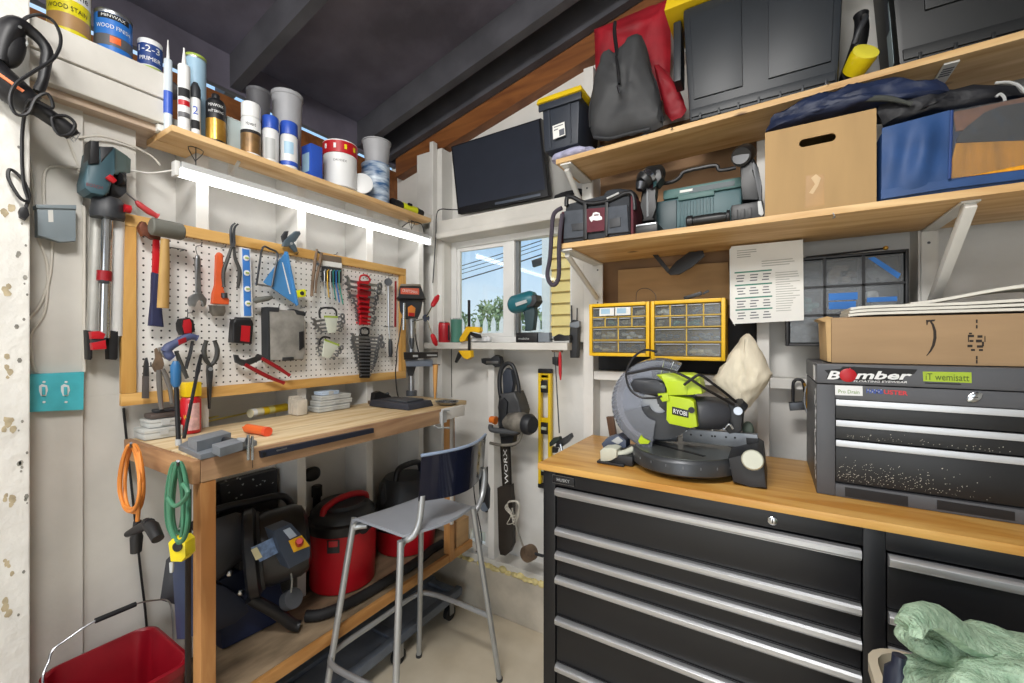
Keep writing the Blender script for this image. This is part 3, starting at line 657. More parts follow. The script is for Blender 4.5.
for v in (258, 273, 289, 303.5): 
    c = ax(246.2 + (v - 258) * .036, v, -1.497); P('vial', MB().lathe([(.0095, 0), (.0095, .002), (.007, .003), (0, .003)], c, X, 18), wlab, t); P('bubble_tube', MB().tube([c + V((.003, -.005, 0)), c + V((.003, .005, 0))], .003, 8), grn, t)
t = thing('chalk_line_box', 'black box with a red label hanging below the blue level', 'tool box', ax(243, 344, -1.5))
P('case', pr([(235, 319), (252.5, 320), (253.8, 324), (252, 344), (232.5, 342.5), (234, 323)], -1.495, .03, .004), black, t); P('label', pr([(241.5, 325.5), (250.5, 326), (249.5, 342), (240.5, 341)], -1.4945, .001, 0), red, t)
P('handle', pr([(237, 317), (251, 318), (251.5, 321.5), (236, 320.5)], -1.50, .016, .002), darkgrey, t)
t = thing('coping_saw', 'wire framed hand saw with a grey handle left of the blue square', 'saw', ax(265, 300, -1.5))
P('frame', tb([(256.5, 285), (259, 268), (262.7, 247.6), (270, 249), (277.5, 253.5), (275.5, 268), (272, 287)], -1.484, .0035, 8, 3), dsteel, t)
P('blade', pr([(255.5, 283), (272, 286), (272, 287.5), (255.5, 285)], -1.484, .002, 0), steel, t)
P('handle', MB().tube(LX(-1.492, (253.5, 300), (256, 300.2), (268, 298.3), (272, 297)), [.007, .010, .009, .006], 12), mat('worn_grey_handle', '#63645f', .6, var=.15), t)
t = thing('speed_square', 'blue triangular speed square on the pegboard', 'square', ax(285, 305, -1.5))
P('plate', pr([(286.2, 251.3), (297.5, 305.5), (263.5, 282)], -1.496, .004, .0008), mat('blue_square', '#4a88c0', .45, var=.08), t)
P('lip', pr([(286.2, 251.3), (288.2, 252), (299, 304.5), (297.5, 305.5)], -1.488, .014, .001), mat('blue_square', '#4a88c0'), t)
P('slot', pr([(281.8, 262), (283, 262.5), (290.8, 294), (289.5, 294)], -1.4955, .001, 0), wlab, t)
t = thing('tape_measure', 'small lime yellow tape measure hooked beside the blue square', 'tape measure', ax(301, 297, -1.5))
P('case', pr([(296.6, 290.5), (305, 289), (306.5, 291), (306, 296.5), (298, 297.7), (296.4, 296)], -1.49, .022, .003), lim, t); P('badge', MB().lathe([(.008, 0), (.008, .001), (0, .001)], ax(302, 293.2, -1.4895), X, 16), darkgrey, t)
t = thing('spring_clamp', 'blue grey spring clamp gripping the pine rail of the pegboard', 'clamp', ax(292, 251, -1.51))
cg = mat('clamp_blue_grey', '#4c5a63', .5, var=.12)
P('arm', pr([(283.5, 246), (285, 240), (296, 231), (300, 231), (301, 234), (296, 241), (290, 246.5)], -1.495, .014, .003), cg, t); P('arm', pr([(289, 243), (293, 241), (296, 245), (298.2, 251.5), (296, 252), (291, 246.5)], -1.493, .014, .003), cg, t)
P('lever', pr([(282.5, 236), (286, 231), (289, 231), (287, 239), (284, 243)], -1.50, .012, .003), darkgrey, t); P('pivot', MB().cyl(ax(291.5, 243.5, -1.49), ax(291.5, 243.5, -1.512), .005, n=12), steel, t)
t = thing('tin_snips', 'long rusty brown tongs hanging left of the hex key packet', 'tongs', ax(316, 297, -1.5))
rust = mat('rusty_steel', '#7a6654', .55, .4, var=.3, scale=25)
P('arm', tb([(317, 249), (315, 262), (313, 278), (311.6, 296)], -1.495, [.004, .006, .006, .005]), rust, t); P('arm', tb([(321.5, 253), (319, 266), (316.5, 280), (315.5, 293)], -1.493, [.006, .006, .005, .003]), rust, t)
P('pivot', MB().cyl(ax(318, 264, -1.486), ax(318, 264, -1.502), .006, n=12).tube(LX(-1.495, (316.5, 251), (321.5, 254)), .004, 8), dsteel, t)
t = thing('hex_key_set', 'packet of long coloured hex keys under a dark header card', 'hex keys', ax(332, 307, -1.5))
P('header_card', pr([(323, 254.5), (341.5, 257.5), (341.8, 268), (322.6, 265.5)], -1.512, .004, .0005), mat('brown_card', '#6e5f50', .7), t); P('white_card', pr([(322.8, 260.5), (341.7, 263.3), (341.8, 268), (322.6, 265.5)], -1.5115, .001, 0), paper, t)
P('tray', pr([(322.6, 266), (341.6, 268.5), (341.4, 283), (322.6, 281)], -1.510, .008, .001), darkgrey, t)
for k, c_ in enumerate(('#8a8d90', '#c09a3a', '#c9cdd0', '#3b8f8a', '#3f7cc8', '#4fa090')):
    u = 324.5 + k * 2.9; P('hex_key', MB().tube(LX(-1.5, (u + 1.5, 269.5 + k * .3), (u, 271), (u + .1, 284), (u + 1 + (k * .6), 296 + k * 1.6)), .0028, 6), mat('hex_key_%d' % k, c_, .4, .5), t, label=None)
t = thing('tool_case', 'scuffed grey plastic case with black corners hanging on the pegboard', 'case', ax(288, 361, -1.5))
P('shell', pr([(269.5, 309), (304.5, 311), (305.5, 352), (303.5, 360), (284, 360), (270.5, 361)], -1.49, .04, .004), mat('scuffed_grey', '#85827c', .6, var=.25, scale=22, bump=.1), t)
P('spine', pr([(267.5, 308), (269.7, 308.5), (270.6, 361.5), (268.2, 361)], -1.49, .042, .002), darkgrey, t)
P('corner', pr([(268, 306.8), (280, 307.5), (279, 312), (269, 311.5)], -1.488, .044, .002), darkgrey, t); P('corner', pr([(294, 309), (306.5, 312.5), (305.5, 316), (297, 314.5)], -1.488, .044, .002), darkgrey, t)
P('handle', pr([(300, 332), (304, 331), (304.5, 347), (300.2, 350.5)], -1.484, .012, .003), black, t); P('latch', pr([(283, 357.5), (294, 357), (294, 360.5), (283, 361)], -1.486, .006, .001), dsteel, t)
t = thing('tongue_and_groove_pliers', 'red handled slip joint pliers hanging tilted across the lower pegboard', 'pliers', ax(262, 383, -1.5))
P('jaw', pr([(234.5, 354.5), (238.5, 355), (240, 359.5), (245, 360.5), (256, 357), (258.5, 354), (262, 355), (262.5, 359.5), (258, 361.5), (248, 366), (243, 366), (236, 362.5)], -1.494, .01, .002), dsteel, t)
P('handle', MB().tube(cr(LX(-1.493, (245, 364.5), (256, 370.5), (270, 377.5), (284, 383)), 4), [.006, .007, .007, .005], 10), dred, t); P('handle', MB().tube(cr(LX(-1.490, (262, 358.5), (270, 363), (280, 369), (289.5, 375.3)), 4), [.006, .007, .007, .005], 10), dred, t)
t = thing('chalk_reel', 'red and black chalk reel hanging low on the left of the pegboard', 'chalk line', ax(187, 334, -1.5))
P('case', pr([(180, 323), (182, 318.5), (190, 317.5), (194, 320.5), (195.8, 330), (191, 335), (183, 335), (180.5, 330)], -1.494, .03, .005), black, t); P('cover', pr([(184, 320), (190, 319), (192, 323), (192, 333), (185, 333.5), (183, 326)], -1.490, .008, .003), red, t)
P('hook_wire', tb([(187.5, 309), (187.8, 314), (187, 319)], -1.505, .0012, 5, 3), dsteel, t)
t = thing('file', 'short dark steel file hanging at the left edge of the pegboard', 'file', ax(146, 399, -1.5))
P('blade', pr([(145.8, 358), (147.6, 357.5), (149, 364), (149.4, 376), (143.6, 376), (144.4, 364)], -1.498, .006, .001), dsteel, t); P('handle', pr([(143.6, 376), (149.4, 376), (149.4, 398.5), (143, 398.5)], -1.496, .01, .002), mat('worn_black_handle', '#4d4846', .6, var=.2), t)
t = thing('slip_joint_pliers', 'old grey steel pliers hanging jaws up beside the file', 'pliers', ax(165, 405, -1.5))
P('jaw', pr([(155.8, 349.5), (157.5, 348), (160, 354), (163, 358), (164.5, 364), (162, 371), (156, 372), (153, 366), (156.5, 358)], -1.494, .012, .002), rust, t)
P('handle', tb([(158.8, 370), (159.4, 385), (160.2, 398), (161.5, 409)], -1.492, [.006, .007, .006, .005]), mat('worn_grey_grip', '#6e6a66', .5, .3), t); P('handle', tb([(162.5, 369), (167, 379), (170.5, 391), (172, 403)], -1.490, [.005, .007, .006, .005]), mat('worn_grey_grip', '#6e6a66'), t)
t = thing('aviation_snips', 'snips with a bent slate blue grip hooked over the other pliers', 'snips', ax(180, 377, -1.48))
sb = mat('slate_blue_grip', '#4a5378', .55, var=.15)
P('grip', tb([(165.5, 352), (169, 347), (176, 343), (184, 338.5), (191, 336.5), (197, 338)], -1.475, [.012, .013, .011, .011, .010, .007], 12), sb, t)
P('grip', tb([(167, 351), (169.5, 356), (172, 358)], -1.475, [.011, .012, .009], 12), sb, t); P('badge', pr([(178, 340), (186, 337), (187, 342), (179, 345)], -1.463, .002, .0005), dred, t)
P('blade', pr([(159, 347.5), (163.5, 346.5), (168, 356), (166, 359), (162, 355)], -1.478, .01, .002), chrome, t)
P('handle', tb([(176, 351), (180, 362), (184, 371), (187, 378)], -1.480, [.005, .006, .006, .005]), pgrip, t); P('handle', tb([(192.5, 341), (190.5, 352), (187.5, 362), (186, 369)], -1.486, [.004, .005, .005, .004]), dsteel, t)
t = thing('needle_nose_pliers', 'needle nose pliers hanging nose down with looped dark handles', 'pliers', ax(210, 409, -1.5))
P('handle', tb([(209.8, 365), (205.5, 359), (204, 350), (206.5, 340.5)], -1.495, [.005, .007, .007, .005]), pgrip, t); P('handle', tb([(211.6, 365), (215.8, 359), (217.3, 350), (214.5, 340.5)], -1.495, [.005, .007, .007, .005]), pgrip, t)
P('jaw', pr([(208.4, 364), (212.8, 364), (213.4, 371), (212, 388), (210.8, 409), (209.5, 409), (208.4, 388), (207.6, 371)], -1.494, .012, .002), dsteel, t); P('pivot', MB().cyl(ax(210.6, 369, -1.489), ax(210.6, 369, -1.506), .006, n=12), steel, t)

# wrench racks: one wrench built in local coordinates (length 1 along y), copied along both racks
def wrench_mesh():
    b = MB(); r = .05
    b.prism([(0, -.42, .028), (0, .42, .022), (0, .42, -.022), (0, -.42, -.028)], (-.03, 0, 0), .006)
    n = 14; ring = []
    for i in range(n):      # ring end
        a = 2 * math.pi * i / n; ring.append((math.cos(a), math.sin(a)))
    for i in range(n):
        j = (i + 1) % n; (c0, s0), (c1, s1) = ring[i], ring[j]
        b.hexa([(-.04, .47 + .035 * c0, .035 * s0), (-.04, .47 + .075 * c0, .075 * s0), (-.04, .47 + .075 * c1, .075 * s1), (-.04, .47 + .035 * c1, .035 * s1),
                (.01, .47 + .035 * c0, .035 * s0), (.01, .47 + .075 * c0, .075 * s0), (.01, .47 + .075 * c1, .075 * s1), (.01, .47 + .035 * c1, .035 * s1)])
    b.prism([(.01, -.41, .03), (.01, -.44, .075), (.01, -.50, .088), (.01, -.55, .075), (.01, -.50, .04), (.01, -.475, .035), (.01, -.475, -.03), (.01, -.50, -.036), (.01, -.55, -.06), (.01, -.50, -.085), (.01, -.44, -.075), (.01, -.41, -.03)], (-.05, 0, 0), .006)
    return b
ORD = ['topmost', 'second from the top', 'third from the top', 'fourth from the top', 'fifth from the top', 'sixth from the top', 'seventh from the top', 'eighth from the top', 'ninth from the top', 'tenth from the top', 'eleventh from the top', 'lowest']
wr0 = None
def put_wrench(a, c, x, labl, group, flip=False):
    global wr0
    a, c = ax(*a, x), ax(*c, x); L_ = (c - a).length / 1.03; ang = math.atan2(c.z - a.z, c.y - a.y) + (math.pi if flip else 0)
    if wr0 is None:
        wr0 = T('combination_wrench', wrench_mesh(), mat('wrench_steel', '#94979b', .32, .9, var=.15), labl, 'wrench', group); me = wr0.data; me.transform(Matrix.Translation(V(wr0.location))); o = wr0
    else: o = dup(wr0, (0, 0, 0), label=labl)
    o['group'] = group; o.location = (a + c) / 2; o.rotation_euler = (ang, 0, 0); o.scale = (L_ * .9, L_, L_ * 1.25)
RL = [(346, 280.3), (347, 286), (348, 295), (352.5, 300.6), (354.5, 305.8), (355.5, 310.5), (356, 315), (356.5, 319), (357.5, 322.5)]
RR = [(381.5, 286.3), (380.5, 291.6), (378, 298), (376.5, 303.5), (375.8, 308.5), (374.5, 313), (376, 318.5), (374.5, 322), (373, 325)]
for i, (a, c) in enumerate(zip(RL, RR)): put_wrench(a, c, -1.487, 'combination wrench in the red rack, %s' % ('lowest' if i == 8 else ORD[i]), 'wrenches in the red rack')
t = thing('wrench_rack', 'red plastic wrench rack with a rounded hanging hole', 'wrench rack', ax(365, 325, -1.5), 'wrench racks')
def rack(t, m, top, pts, x):
    P('body', pr(pts, x, .012, .002), m, t); P('hanging_loop', MB().tube(cr(LX(x - .004, *top), 4, True), .004, 8, closed=True), m, t)
rack(t, red, [(360, 281), (360.5, 276.5), (364, 275), (368, 276.5), (370, 281), (365, 282)], [(359.5, 281), (370.5, 282.5), (371.5, 290), (369, 308), (367.5, 325), (358, 324), (359, 305)], -1.4995)
for i in range(9): 
    a, c = V(RL[i] + (0,)), V(RR[i] + (0,)); q = a + (c - a) * .5; P('clip', MB().prism(LX(-1.474, (q.x - 5, q.y - 2), (q.x + 5, q.y - .6), (q.x + 5, q.y + 1.2), (q.x - 5, q.y - .2)), (-.006, 0, 0)).box(ax(q.x - 5.5, q.y - 1.5, -1.4865), ax(q.x - 4.7, q.y + 1, -1.475)), red, t)
BL = [(351.5, 337.5 + i * 3.45) for i in range(12)]
for i in range(12):
    wl_, wr_ = 351.5 + [0, .5, 0, 2, 3, 3.5, 4, 4.5, 5.5, 6.5, 7.5, 9][i], [382.5, 381, 384, 379, 378, 377.5, 377, 376, 375, 373.5, 372, 371][i]
    put_wrench((wl_, 337 + i * 3.45), (wr_, 338 + i * 3.35), -1.487, 'combination wrench in the black rack, %s' % ORD[i], 'wrenches in the black rack')
t = thing('wrench_rack', 'black plastic wrench rack below the red one', 'wrench rack', ax(365, 378, -1.5), 'wrench racks')
rack(t, black, [(361, 334), (361, 329), (364.5, 327.8), (368.3, 329), (368.5, 334), (365, 335)], [(360.5, 335), (369.5, 335.5), (371, 345), (370, 378), (361, 378)], -1.4995)
pgreen = mat('pale_green_card', '#c9cdbf', .5, var=.05)
def fan(lab_, card, loop, wr_, group):
    t = thing('wrench_holder', lab_, 'wrench holder', ax(card[2][0], card[2][1], -1.5))
    P('card', pr(card, -1.478, .004, .001), pgreen, t); P('loop', MB().tube(cr(LX(-1.488, *loop), 4), .004, 8), black, t); P('rim', MB().prism(LX(-1.477, card[0], card[1], (card[1][0], card[1][1] + 2), (card[0][0], card[0][1] + 2)), (-.004, 0, 0)), grn, t)
    for a, c in wr_: put_wrench(a, c, -1.487, 'small wrench fanned out in the %s' % group, 'small wrenches in the ' + group)
fan('pale green wrench holder with a black loop handle', [(324.5, 315.5), (338, 316), (336, 332.5), (328.5, 333)], [(320, 318), (319.5, 311), (323, 308), (332, 308), (336, 311), (336.5, 316)],
    [((313, 322), (344, 316)), ((314, 326), (344.5, 321)), ((317, 329), (343, 325.5)), ((320, 332), (341.5, 330))], 'upper green holder')
fan('pale green wrench holder hanging tilted below the other one', [(324.8, 338.8), (339.5, 344.3), (330, 358.4), (322.3, 356.8)], [(319, 345), (320, 340), (324, 337), (330, 338)],
    [((317, 341), (343, 348)), ((317, 345.5), (341, 352)), ((317.5, 350), (338, 355)), ((318.5, 354.5), (335, 358.5))], 'lower green holder')
t = thing('ratchet', 'long steel ratchet with a round head at the right of the pegboard', 'ratchet', ax(389, 357, -1.5))
P('head', MB().cyl(ax(388.3, 282, -1.495), ax(388.3, 282, -1.512), .018, .018, 18), dsteel, t); P('shaft', MB().tube(LX(-1.503, (388.3, 284), (388.6, 327)), .0045, 8), steel, t)
P('sliding_bar', MB().tube(LX(-1.503, (384, 326.5), (393.5, 327)), .003, 8), steel, t); P('grip', MB().tube(LX(-1.503, (390, 339), (390.4, 342), (390.6, 353), (390.2, 357)), [.006, .010, .010, .006], 12), darkgrey, t); P('shank', MB().tube(LX(-1.503, (388.6, 327), (390, 339)), .003, 8), steel, t)
T('saw_blade', pr([(395, 281), (396.6, 281), (396.4, 327), (394.4, 327)], -1.51, .002, 0), dred, 'narrow red saw blade hanging beside the long ratchet', 'blade')

# --- beside the pegboard
t = thing('tripod', 'silver and black folded tripod hanging on the left wall under the laser level', 'tripod', ax(103, 360, -1.53))
P('collar', MB().tube(LX(-1.515, (108, 198), (108, 201), (107.5, 215), (107.5, 219)), [.026, .032, .036, .034], 14), darkgrey, t); P('knob', MB().cyl(ax(124, 208, -1.49), ax(130.5, 209.5, -1.49), .011, n=12), red, t)
P('leg_tube', MB().tube(LX(-1.51, (107.5, 212), (104, 338)), .0125, 12), chrome, t); P('leg_tube', MB().tube(LX(-1.53, (117.5, 216), (115, 336)), .016, 12), wm, t); P('leg_tube', MB().tube(LX(-1.545, (97, 214), (92.5, 338)), .013, 12), mat('grey_white_tube', '#b9b8b2', .4, .3), t)
P('clamp_ring', MB().tube(LX(-1.51, (104.6, 271), (104.2, 281)), .0155, 12), dred, t); P('clip_block', MB().box(ax(98, 280, -1.515), ax(110, 284, -1.495), .003), darkgrey, t)
for u0, u1, x in ((86.5, 93.5, -1.54), (108, 119, -1.525)): P('foot', pr([(u0, 330), (u1, 331), (u1 - .5, 358), (u1 - 2, 360), (u0 + 1, 359.5)], x + .012, .03, .006), black, t)
P('lever', pr([(91, 331.5), (100, 331), (106, 334), (104, 339), (92, 339)], -1.495, .02, .003), red, t); P('lever', pr([(92, 343), (106, 340), (107, 349), (93, 350)], -1.495, .02, .003), red, t); P('brace', pr([(92, 338), (106, 338), (106, 346), (93, 344)], -1.50, .02, .003), darkgrey, t)
teal = mat('teal_grey_plastic', '#3b5660', .45, var=.08)
t = thing('laser_level', 'blue grey laser level with a black battery sitting on top of the tripod', 'laser level', ax(103, 196, -1.5))
P('body', pr([(88, 166), (90, 150), (99, 146), (114, 146), (117, 150), (115, 172), (110, 192), (104, 195.5), (91, 193), (85, 188), (84.5, 180)], -1.475, .065, .008), teal, t)
P('side_housing', MB().prism([ax(114.5, 147, -1.478), ax(128, 156, -1.53), ax(127.5, 170, -1.53), ax(113, 172, -1.478)], (-.02, .012, 0), .004), mat('teal_light', '#5f7c80', .45), t)
P('battery', pr([(90.5, 140), (99.5, 141), (99.5, 163), (89.5, 164)], -1.468, .05, .004), black, t); P('battery_edge', pr([(100, 146), (114, 147), (112, 150), (101, 163)], -1.473, .04, .003), darkgrey, t)
P('lens_ring', MB().lathe([(.016, 0), (.018, .004), (.018, .012), (.01, .014), (0, .01)], ax(121, 180, -1.515), V((.5, -.8, 0)), 18), black, t); P('bracket', pr([(112, 174), (127, 172), (127, 192), (121, 197), (110, 197)], -1.512, .03, .004), darkgrey, t)
P('release_lever', MB().tube(LX(-1.468, (107.5, 176), (110, 178), (115, 182)), [.008, .009, .007], 10), red, t); text('lettering', 'BOSCH', ax(94.5, 186, -1.4748), Y, Z, .030, .008, mat('dim_red_print', '#7a2a30', .5), t)
t = thing('screwdriver', 'red handled screwdriver stuck behind the tripod above the pegboard corner', 'screwdriver', ax(143, 210, -1.545))
P('handle', MB().tube(cr(LX(-1.527, (136, 201), (140, 205), (149, 211.5), (158, 216.5)), 3), [.004, .008, .009, .006], 12), mat('red_translucent', '#c94448', .35), t); P('shank', MB().tube(LX(-1.527, (126.5, 193), (136.5, 201.5)), .0022, 8), steel, t)

t = thing('junction_box', 'grey metal electrical box with white cables on the left wall', 'electrical box', ax(57, 240, -1.56))
gb = mat('grey_box_paint', '#8b979e', .5, .2, var=.06)
P('box_body', pr([(37, 205.5), (76, 206), (76, 240), (38, 236)], -1.53, .032, .002), gb, t); P('lid', pr([(36, 204.5), (76.5, 205), (76.5, 209), (36.5, 208)], -1.526, .036, .001), gb, t)
P('sticker', pr([(48, 210), (53, 210), (53.5, 222), (48.5, 222)], -1.5295, .0006, 0), paper, t); P('lip', pr([(38, 235), (70, 239), (75, 238), (76, 241), (60, 242)], -1.527, .02, .001), gb, t)
cabw = mat('white_cable', '#cfcac0', .5, var=.05)
P('cable', MB().tube(cr(LX(-1.5605, (44, 205), (43.5, 180), (47, 169), (56, 166), (68, 167), (80, 168)), 5), .0035, 6), cabw, t); P('cable', MB().tube(cr(LX(-1.5605, (30, 160), (33, 190), (36, 230), (47, 265), (45, 310), (31, 335), (32, 360), (36, 372)), 5), .003, 6), cabw, t)
P('cable', MB().tube(cr(LX(-1.5605, (52, 242), (50, 275), (40, 305), (28, 322), (30, 352)), 5), .003, 6), cabw, t); P('conduit', MB().tube(LX(-1.558, (84, 206), (84.2, 372)), .004, 8), cabw, t)
P('cable', MB().tube(cr([ax(62, 122, -1.5605), ax(68, 140, -1.5605), ax(77, 162, -1.5605), ax(80, 175, -1.5605)], 4), .003, 6), cabw, t)
P('cable', MB().tube(cr([ax(78, 138, -1.5605), ax(100, 136, -1.56), ax(125, 143, -1.566), ax(150, 155, -1.566), ax(160, 165, -1.566)], 4), .003, 6), cabw, t)
t = thing('switch_plate', 'turquoise painted double switch plate on the left wall', 'switch', ax(55, 412, -1.56))
tq = mat('turquoise_paint', '#48b4c2', .4, var=.1, scale=25)
P('plate', pr([(25.5, 374.5), (84.5, 371.8), (84, 410), (26, 412.5)], -1.545, .018, .004), tq, t)
for u in (44, 66): 
    P('toggle', pr([(u - 1.5, 387), (u + 1.5, 387), (u + 1.5, 395), (u - 1.5, 395)], -1.538, .007, .001), tq, t)
    for v in (382, 402): P('screw', MB().lathe([(.0028, 0), (.0028, .0012), (0, .0015)], ax(u, v, -1.5449), X, 10), wlab, t)
    P('chipped_paint', pr([(u - 5, 386), (u - 2, 384), (u + 3, 385.5), (u + 4, 390), (u + 2, 396), (u - 3, 396), (u - 5, 391)], -1.5447, .0008, 0), wlab, t)

# fire lighter hanging on the post
t = thing('fire_lighter', 'black electric fire lighter wand with an orange stripe hanging on the near post', 'lighter', ax(30, 100, -1.44))
X1 = -1.43
P('body', MB().tube(cr(LX(X1, (-14, 66), (-2, 78), (12, 90), (24, 100), (32, 106)), 4), [.03, .031, .031, .029, .026], 16), black, t)
P('nozzle', MB().tube(LX(X1, (32, 106), (38, 109), (44, 113), (60, 124), (67, 130), (73, 136)), [.022, .018, .0175, .017, .018, .015], 16), black, t)
P('handle', MB().tube(cr(LX(X1, (0, 62), (4, 44), (10, 31), (18, 26), (30, 31), (42, 42), (47, 52), (46, 62), (43, 80), (38, 92)), 4), [.016, .020, .022, .020, .013, .011, .011, .010, .009, .010], 14), black, t)
P('grip', MB().blob(ax(10, 48, X1), (.018, .023, .047), 2.3, ey=(ax(16, 30, X1) - ax(4, 66, X1)).normalized().cross(X), ez=(ax(16, 30, X1) - ax(4, 66, X1)).normalized()), black, t)
P('stripe', MB().bar(ax(-8, 70, X1 + .028), ax(23, 92, X1 + .028), .011, .006, X), mat('orange_stripe', '#f08a5c', .4), t); P('trigger', pr([(23, 45), (27, 40), (29, 44), (25, 48)], X1 + .01, .015, .002), ltgrey, t)
b = MB()
for k in range(4): b.tube(LX(X1, (66 + k * 2.2, 133.5 - k * 3.1), (74 + k * 2, 142.5 - k * 3)), .0008, 5)
for k in range(3): b.tube(LX(X1, (69 + k * 3, 137 + k * 2.2), (75.5 + k * 2.6, 127.5 + k * 2.6)), .0008, 5)
P('guard_mesh', b, steel, t); P('guard_ring', MB().tube(cr(LX(X1 + .02, (52, 118), (58, 134), (70, 134), (75, 124), (66, 116)), 4, True), .0035, 8, closed=True), black, t)
P('cord', MB().tube(cr([ax(20, 27, X1), ax(26, 18, X1), ax(40, 15, X1), ax(54, 22, X1), ax(61, 40, X1 + .03), ax(54, 58, X1 + .04), ax(36, 70, X1 + .045), ax(16, 84, X1 + .045), ax(10, 100, X1 + .045), ax(16, 114, X1 + .045), ax(28, 113, X1 + .045), ax(36, 98, X1 + .045), ax(48, 94, X1 + .045), ax(52, 108, X1 + .04), ax(30, 100, X1 + .035), ax(23, 125, -1.445), ax(22, 160, -1.455), ax(24, 185, -1.455), ax(28, 200, -1.455), ax(20, 198, -1.452), ax(9, 180, -1.455), ax(9, 170, -1.458), ax(15, 172, -1.46), ax(24, 182, -1.46), ax(29, 195, -1.46), ax(26, 207, -1.46)], 5), .0034, 7), black, t)
P('plug', pr([(21, 207), (28, 207), (30, 215), (26, 220), (20, 217), (19, 211)], -1.455, .013, .003), black, t)
T('nail', MB().cyl(ax(20, 27, -1.47), ax(20, 27, -1.40), .003, n=8), steel, 'bent nail holding up the black fire lighter', 'nail')
# ================================================================ WORKBENCH, what stands on it and under it, STOOL
zb = 1.076
wb_ = thing('workbench', 'long wooden workbench against the left wall', 'workbench', (-1.34, .95, 0))
topw = wood('worn_bench_top', '#b99a6c', '#dcc9a4', 'y', rough=.6, knots=False); redw = wood('reddish_fir', '#86644a', '#b5926e', 'y', rough=.55); redx = wood('reddish_fir_across', '#8a6242', '#b78d64', 'x', rough=.55)
legw = wood('fir_leg', '#a06a38', '#c49159', 'z', rough=.5)
P('bench_top', MB().box((-1.548, .453, 1.054), (-1.300, 1.438, zb - .002), .002).box((-1.297, .453, 1.054), (-1.142, 1.438, zb), .002), topw, wb_)
P('front_board', MB().box((-1.141, .452, 1.022), (-1.124, 1.30, zb), .002), redw, wb_); P('front_board', MB().box((-1.1395, 1.302, 1.03), (-1.124, 1.44, zb), .002), whitedirty, wb_, label='white painted end of the bench front')
P('end_board', MB().box((-1.548, .435, 1.022), (-1.1245, .451, zb - .001), .002), redx, wb_)
P('leg', MB().box((-1.165, .452, 0), (-1.125, .484, 1.021), .002), legw, wb_); P('leg', MB().box((-1.303, 1.51, .322), (-1.268, 1.548, 1.053), .002), legw, wb_)
P('top_extension', MB().box((-1.548, 1.4385, 1.054), (-1.215, 1.57, zb - .003), .002), topw, wb_)
P('wall_rail', MB().box((-1.548, .65, .985), (-1.53, 1.57, 1.0535), .002), legw, wb_)
P('leg', MB().box((-1.267, 1.51, .5), (-1.255, 1.525, 1.03), .002), whitedirty, wb_, label='white painted strip on the far leg')
plyw = mat('worn_plywood', '#75634d', .7, var=.35, scale=9, stretch=(1, .35, 1), col2='#a08b70', detail=8, lo=.4, hi=.6)
P('lower_shelf', MB().box((-1.548, .5355, .337), (-1.29, 1.69, .357), .001).box((-1.696, .65, .337), (-1.5485, .94, .357)).box((-1.696, .985, .337), (-1.5485, 1.265, .357)).box((-1.696, 1.31, .337), (-1.5485, 1.595, .357)), plyw, wb_)
P('shelf_edge', MB().box((-1.2895, .505, .322), (-1.27, 1.69, .357), .002), wood('shelf_edge_fir', '#a8743c', '#c9965a', 'y'), wb_)
P('shelf_rail', MB().box((-1.291, .505, .30), (-1.548, .535, .336), .002).box((-1.269, .485, .30), (-1.125, .535, .336), .002), redx, wb_)
P('seam', MB().prism(LX(-1.1236, (252, 446.8), (252.6, 446.7), (253, 468.2), (252.4, 468.4)), (-.001, 0, 0)), black, wb_)
navyb = mat('navy_bar', '#262b3a', .4, .3, var=.1)
t = thing('magnetic_bar', 'dark navy bar screwed along the front edge of the workbench', 'bar', ax(318, 445, -1.11))
P('strip', MB().prism(LX(-1.112, (261, 451.5), (374, 428.2), (374, 432.8), (262, 458)), (-.0115, 0, 0), .001), navyb, t)
P('bracket', MB().prism(LX(-1.111, (262.5, 452.5), (266, 451.8), (266.5, 456), (263, 457)), (-.001, 0, 0)), black, t); P('scuff', MB().prism(LX(-1.1115, (276, 450), (287, 447.5), (287, 449), (277, 451.5)), (-.0004, 0, 0)), steel, t)
# --- on the bench
def bx(name, lb, cat, x0, x1, y0, y1, z0, z1, m, bev=.002, group=None): return T(name, MB().box((x0, y0, z0), (x1, y1, z1), bev), m, lb, cat, group)
clr = mat('frosted_plastic_case', '#b9bbb8', .35, var=.12, scale=18)
def case(lb, x0, x1, y0, y1, z0, z1, m=clr, group=None):
    t = thing('plastic_case', lb, 'case', ((x0 + x1) / 2, (y0 + y1) / 2, z0), group); zm = z0 + (z1 - z0) * .6
    P('tray', MB().box((x0, y0, z0), (x1, y1, zm - .0005), .002), m, t); P('cover', MB().box((x0 - .001, y0 - .001, zm), (x1 + .001, y1 + .001, z1), .002), m, t); P('latch', MB().box((x1 + .001, (y0 + y1) / 2 - .01, zm - .008), (x1 + .003, (y0 + y1) / 2 + .01, zm + .006)), ltgrey, t)
case('flat frosted case lowest in the stack at the near end of the bench', -1.546, -1.47, .456, .545, zb, zb + .029, group=None)
case('grey frosted case, second in the stack at the near end of the bench', -1.546, -1.478, .470, .543, zb + .0305, zb + .052)
t = thing('staple_gun', 'flat dark tool lying on top of the frosted cases', 'tool', (-1.51, .51, zb + .053))
P('tool_body', MB().box((-1.54, .475, zb + .053), (-1.485, .545, zb + .068), .006), mat('dark_rusty_tool', '#4a413d', .6, var=.3), t); P('handle', MB().box((-1.53, .49, zb + .0685), (-1.50, .542, zb + .078), .004), darkgrey, t)
c = V((-1.488, .572, zb))
t = thing('wax_bottle', 'red bottle with a square yellow cap on the near end of the bench', 'bottle', c)
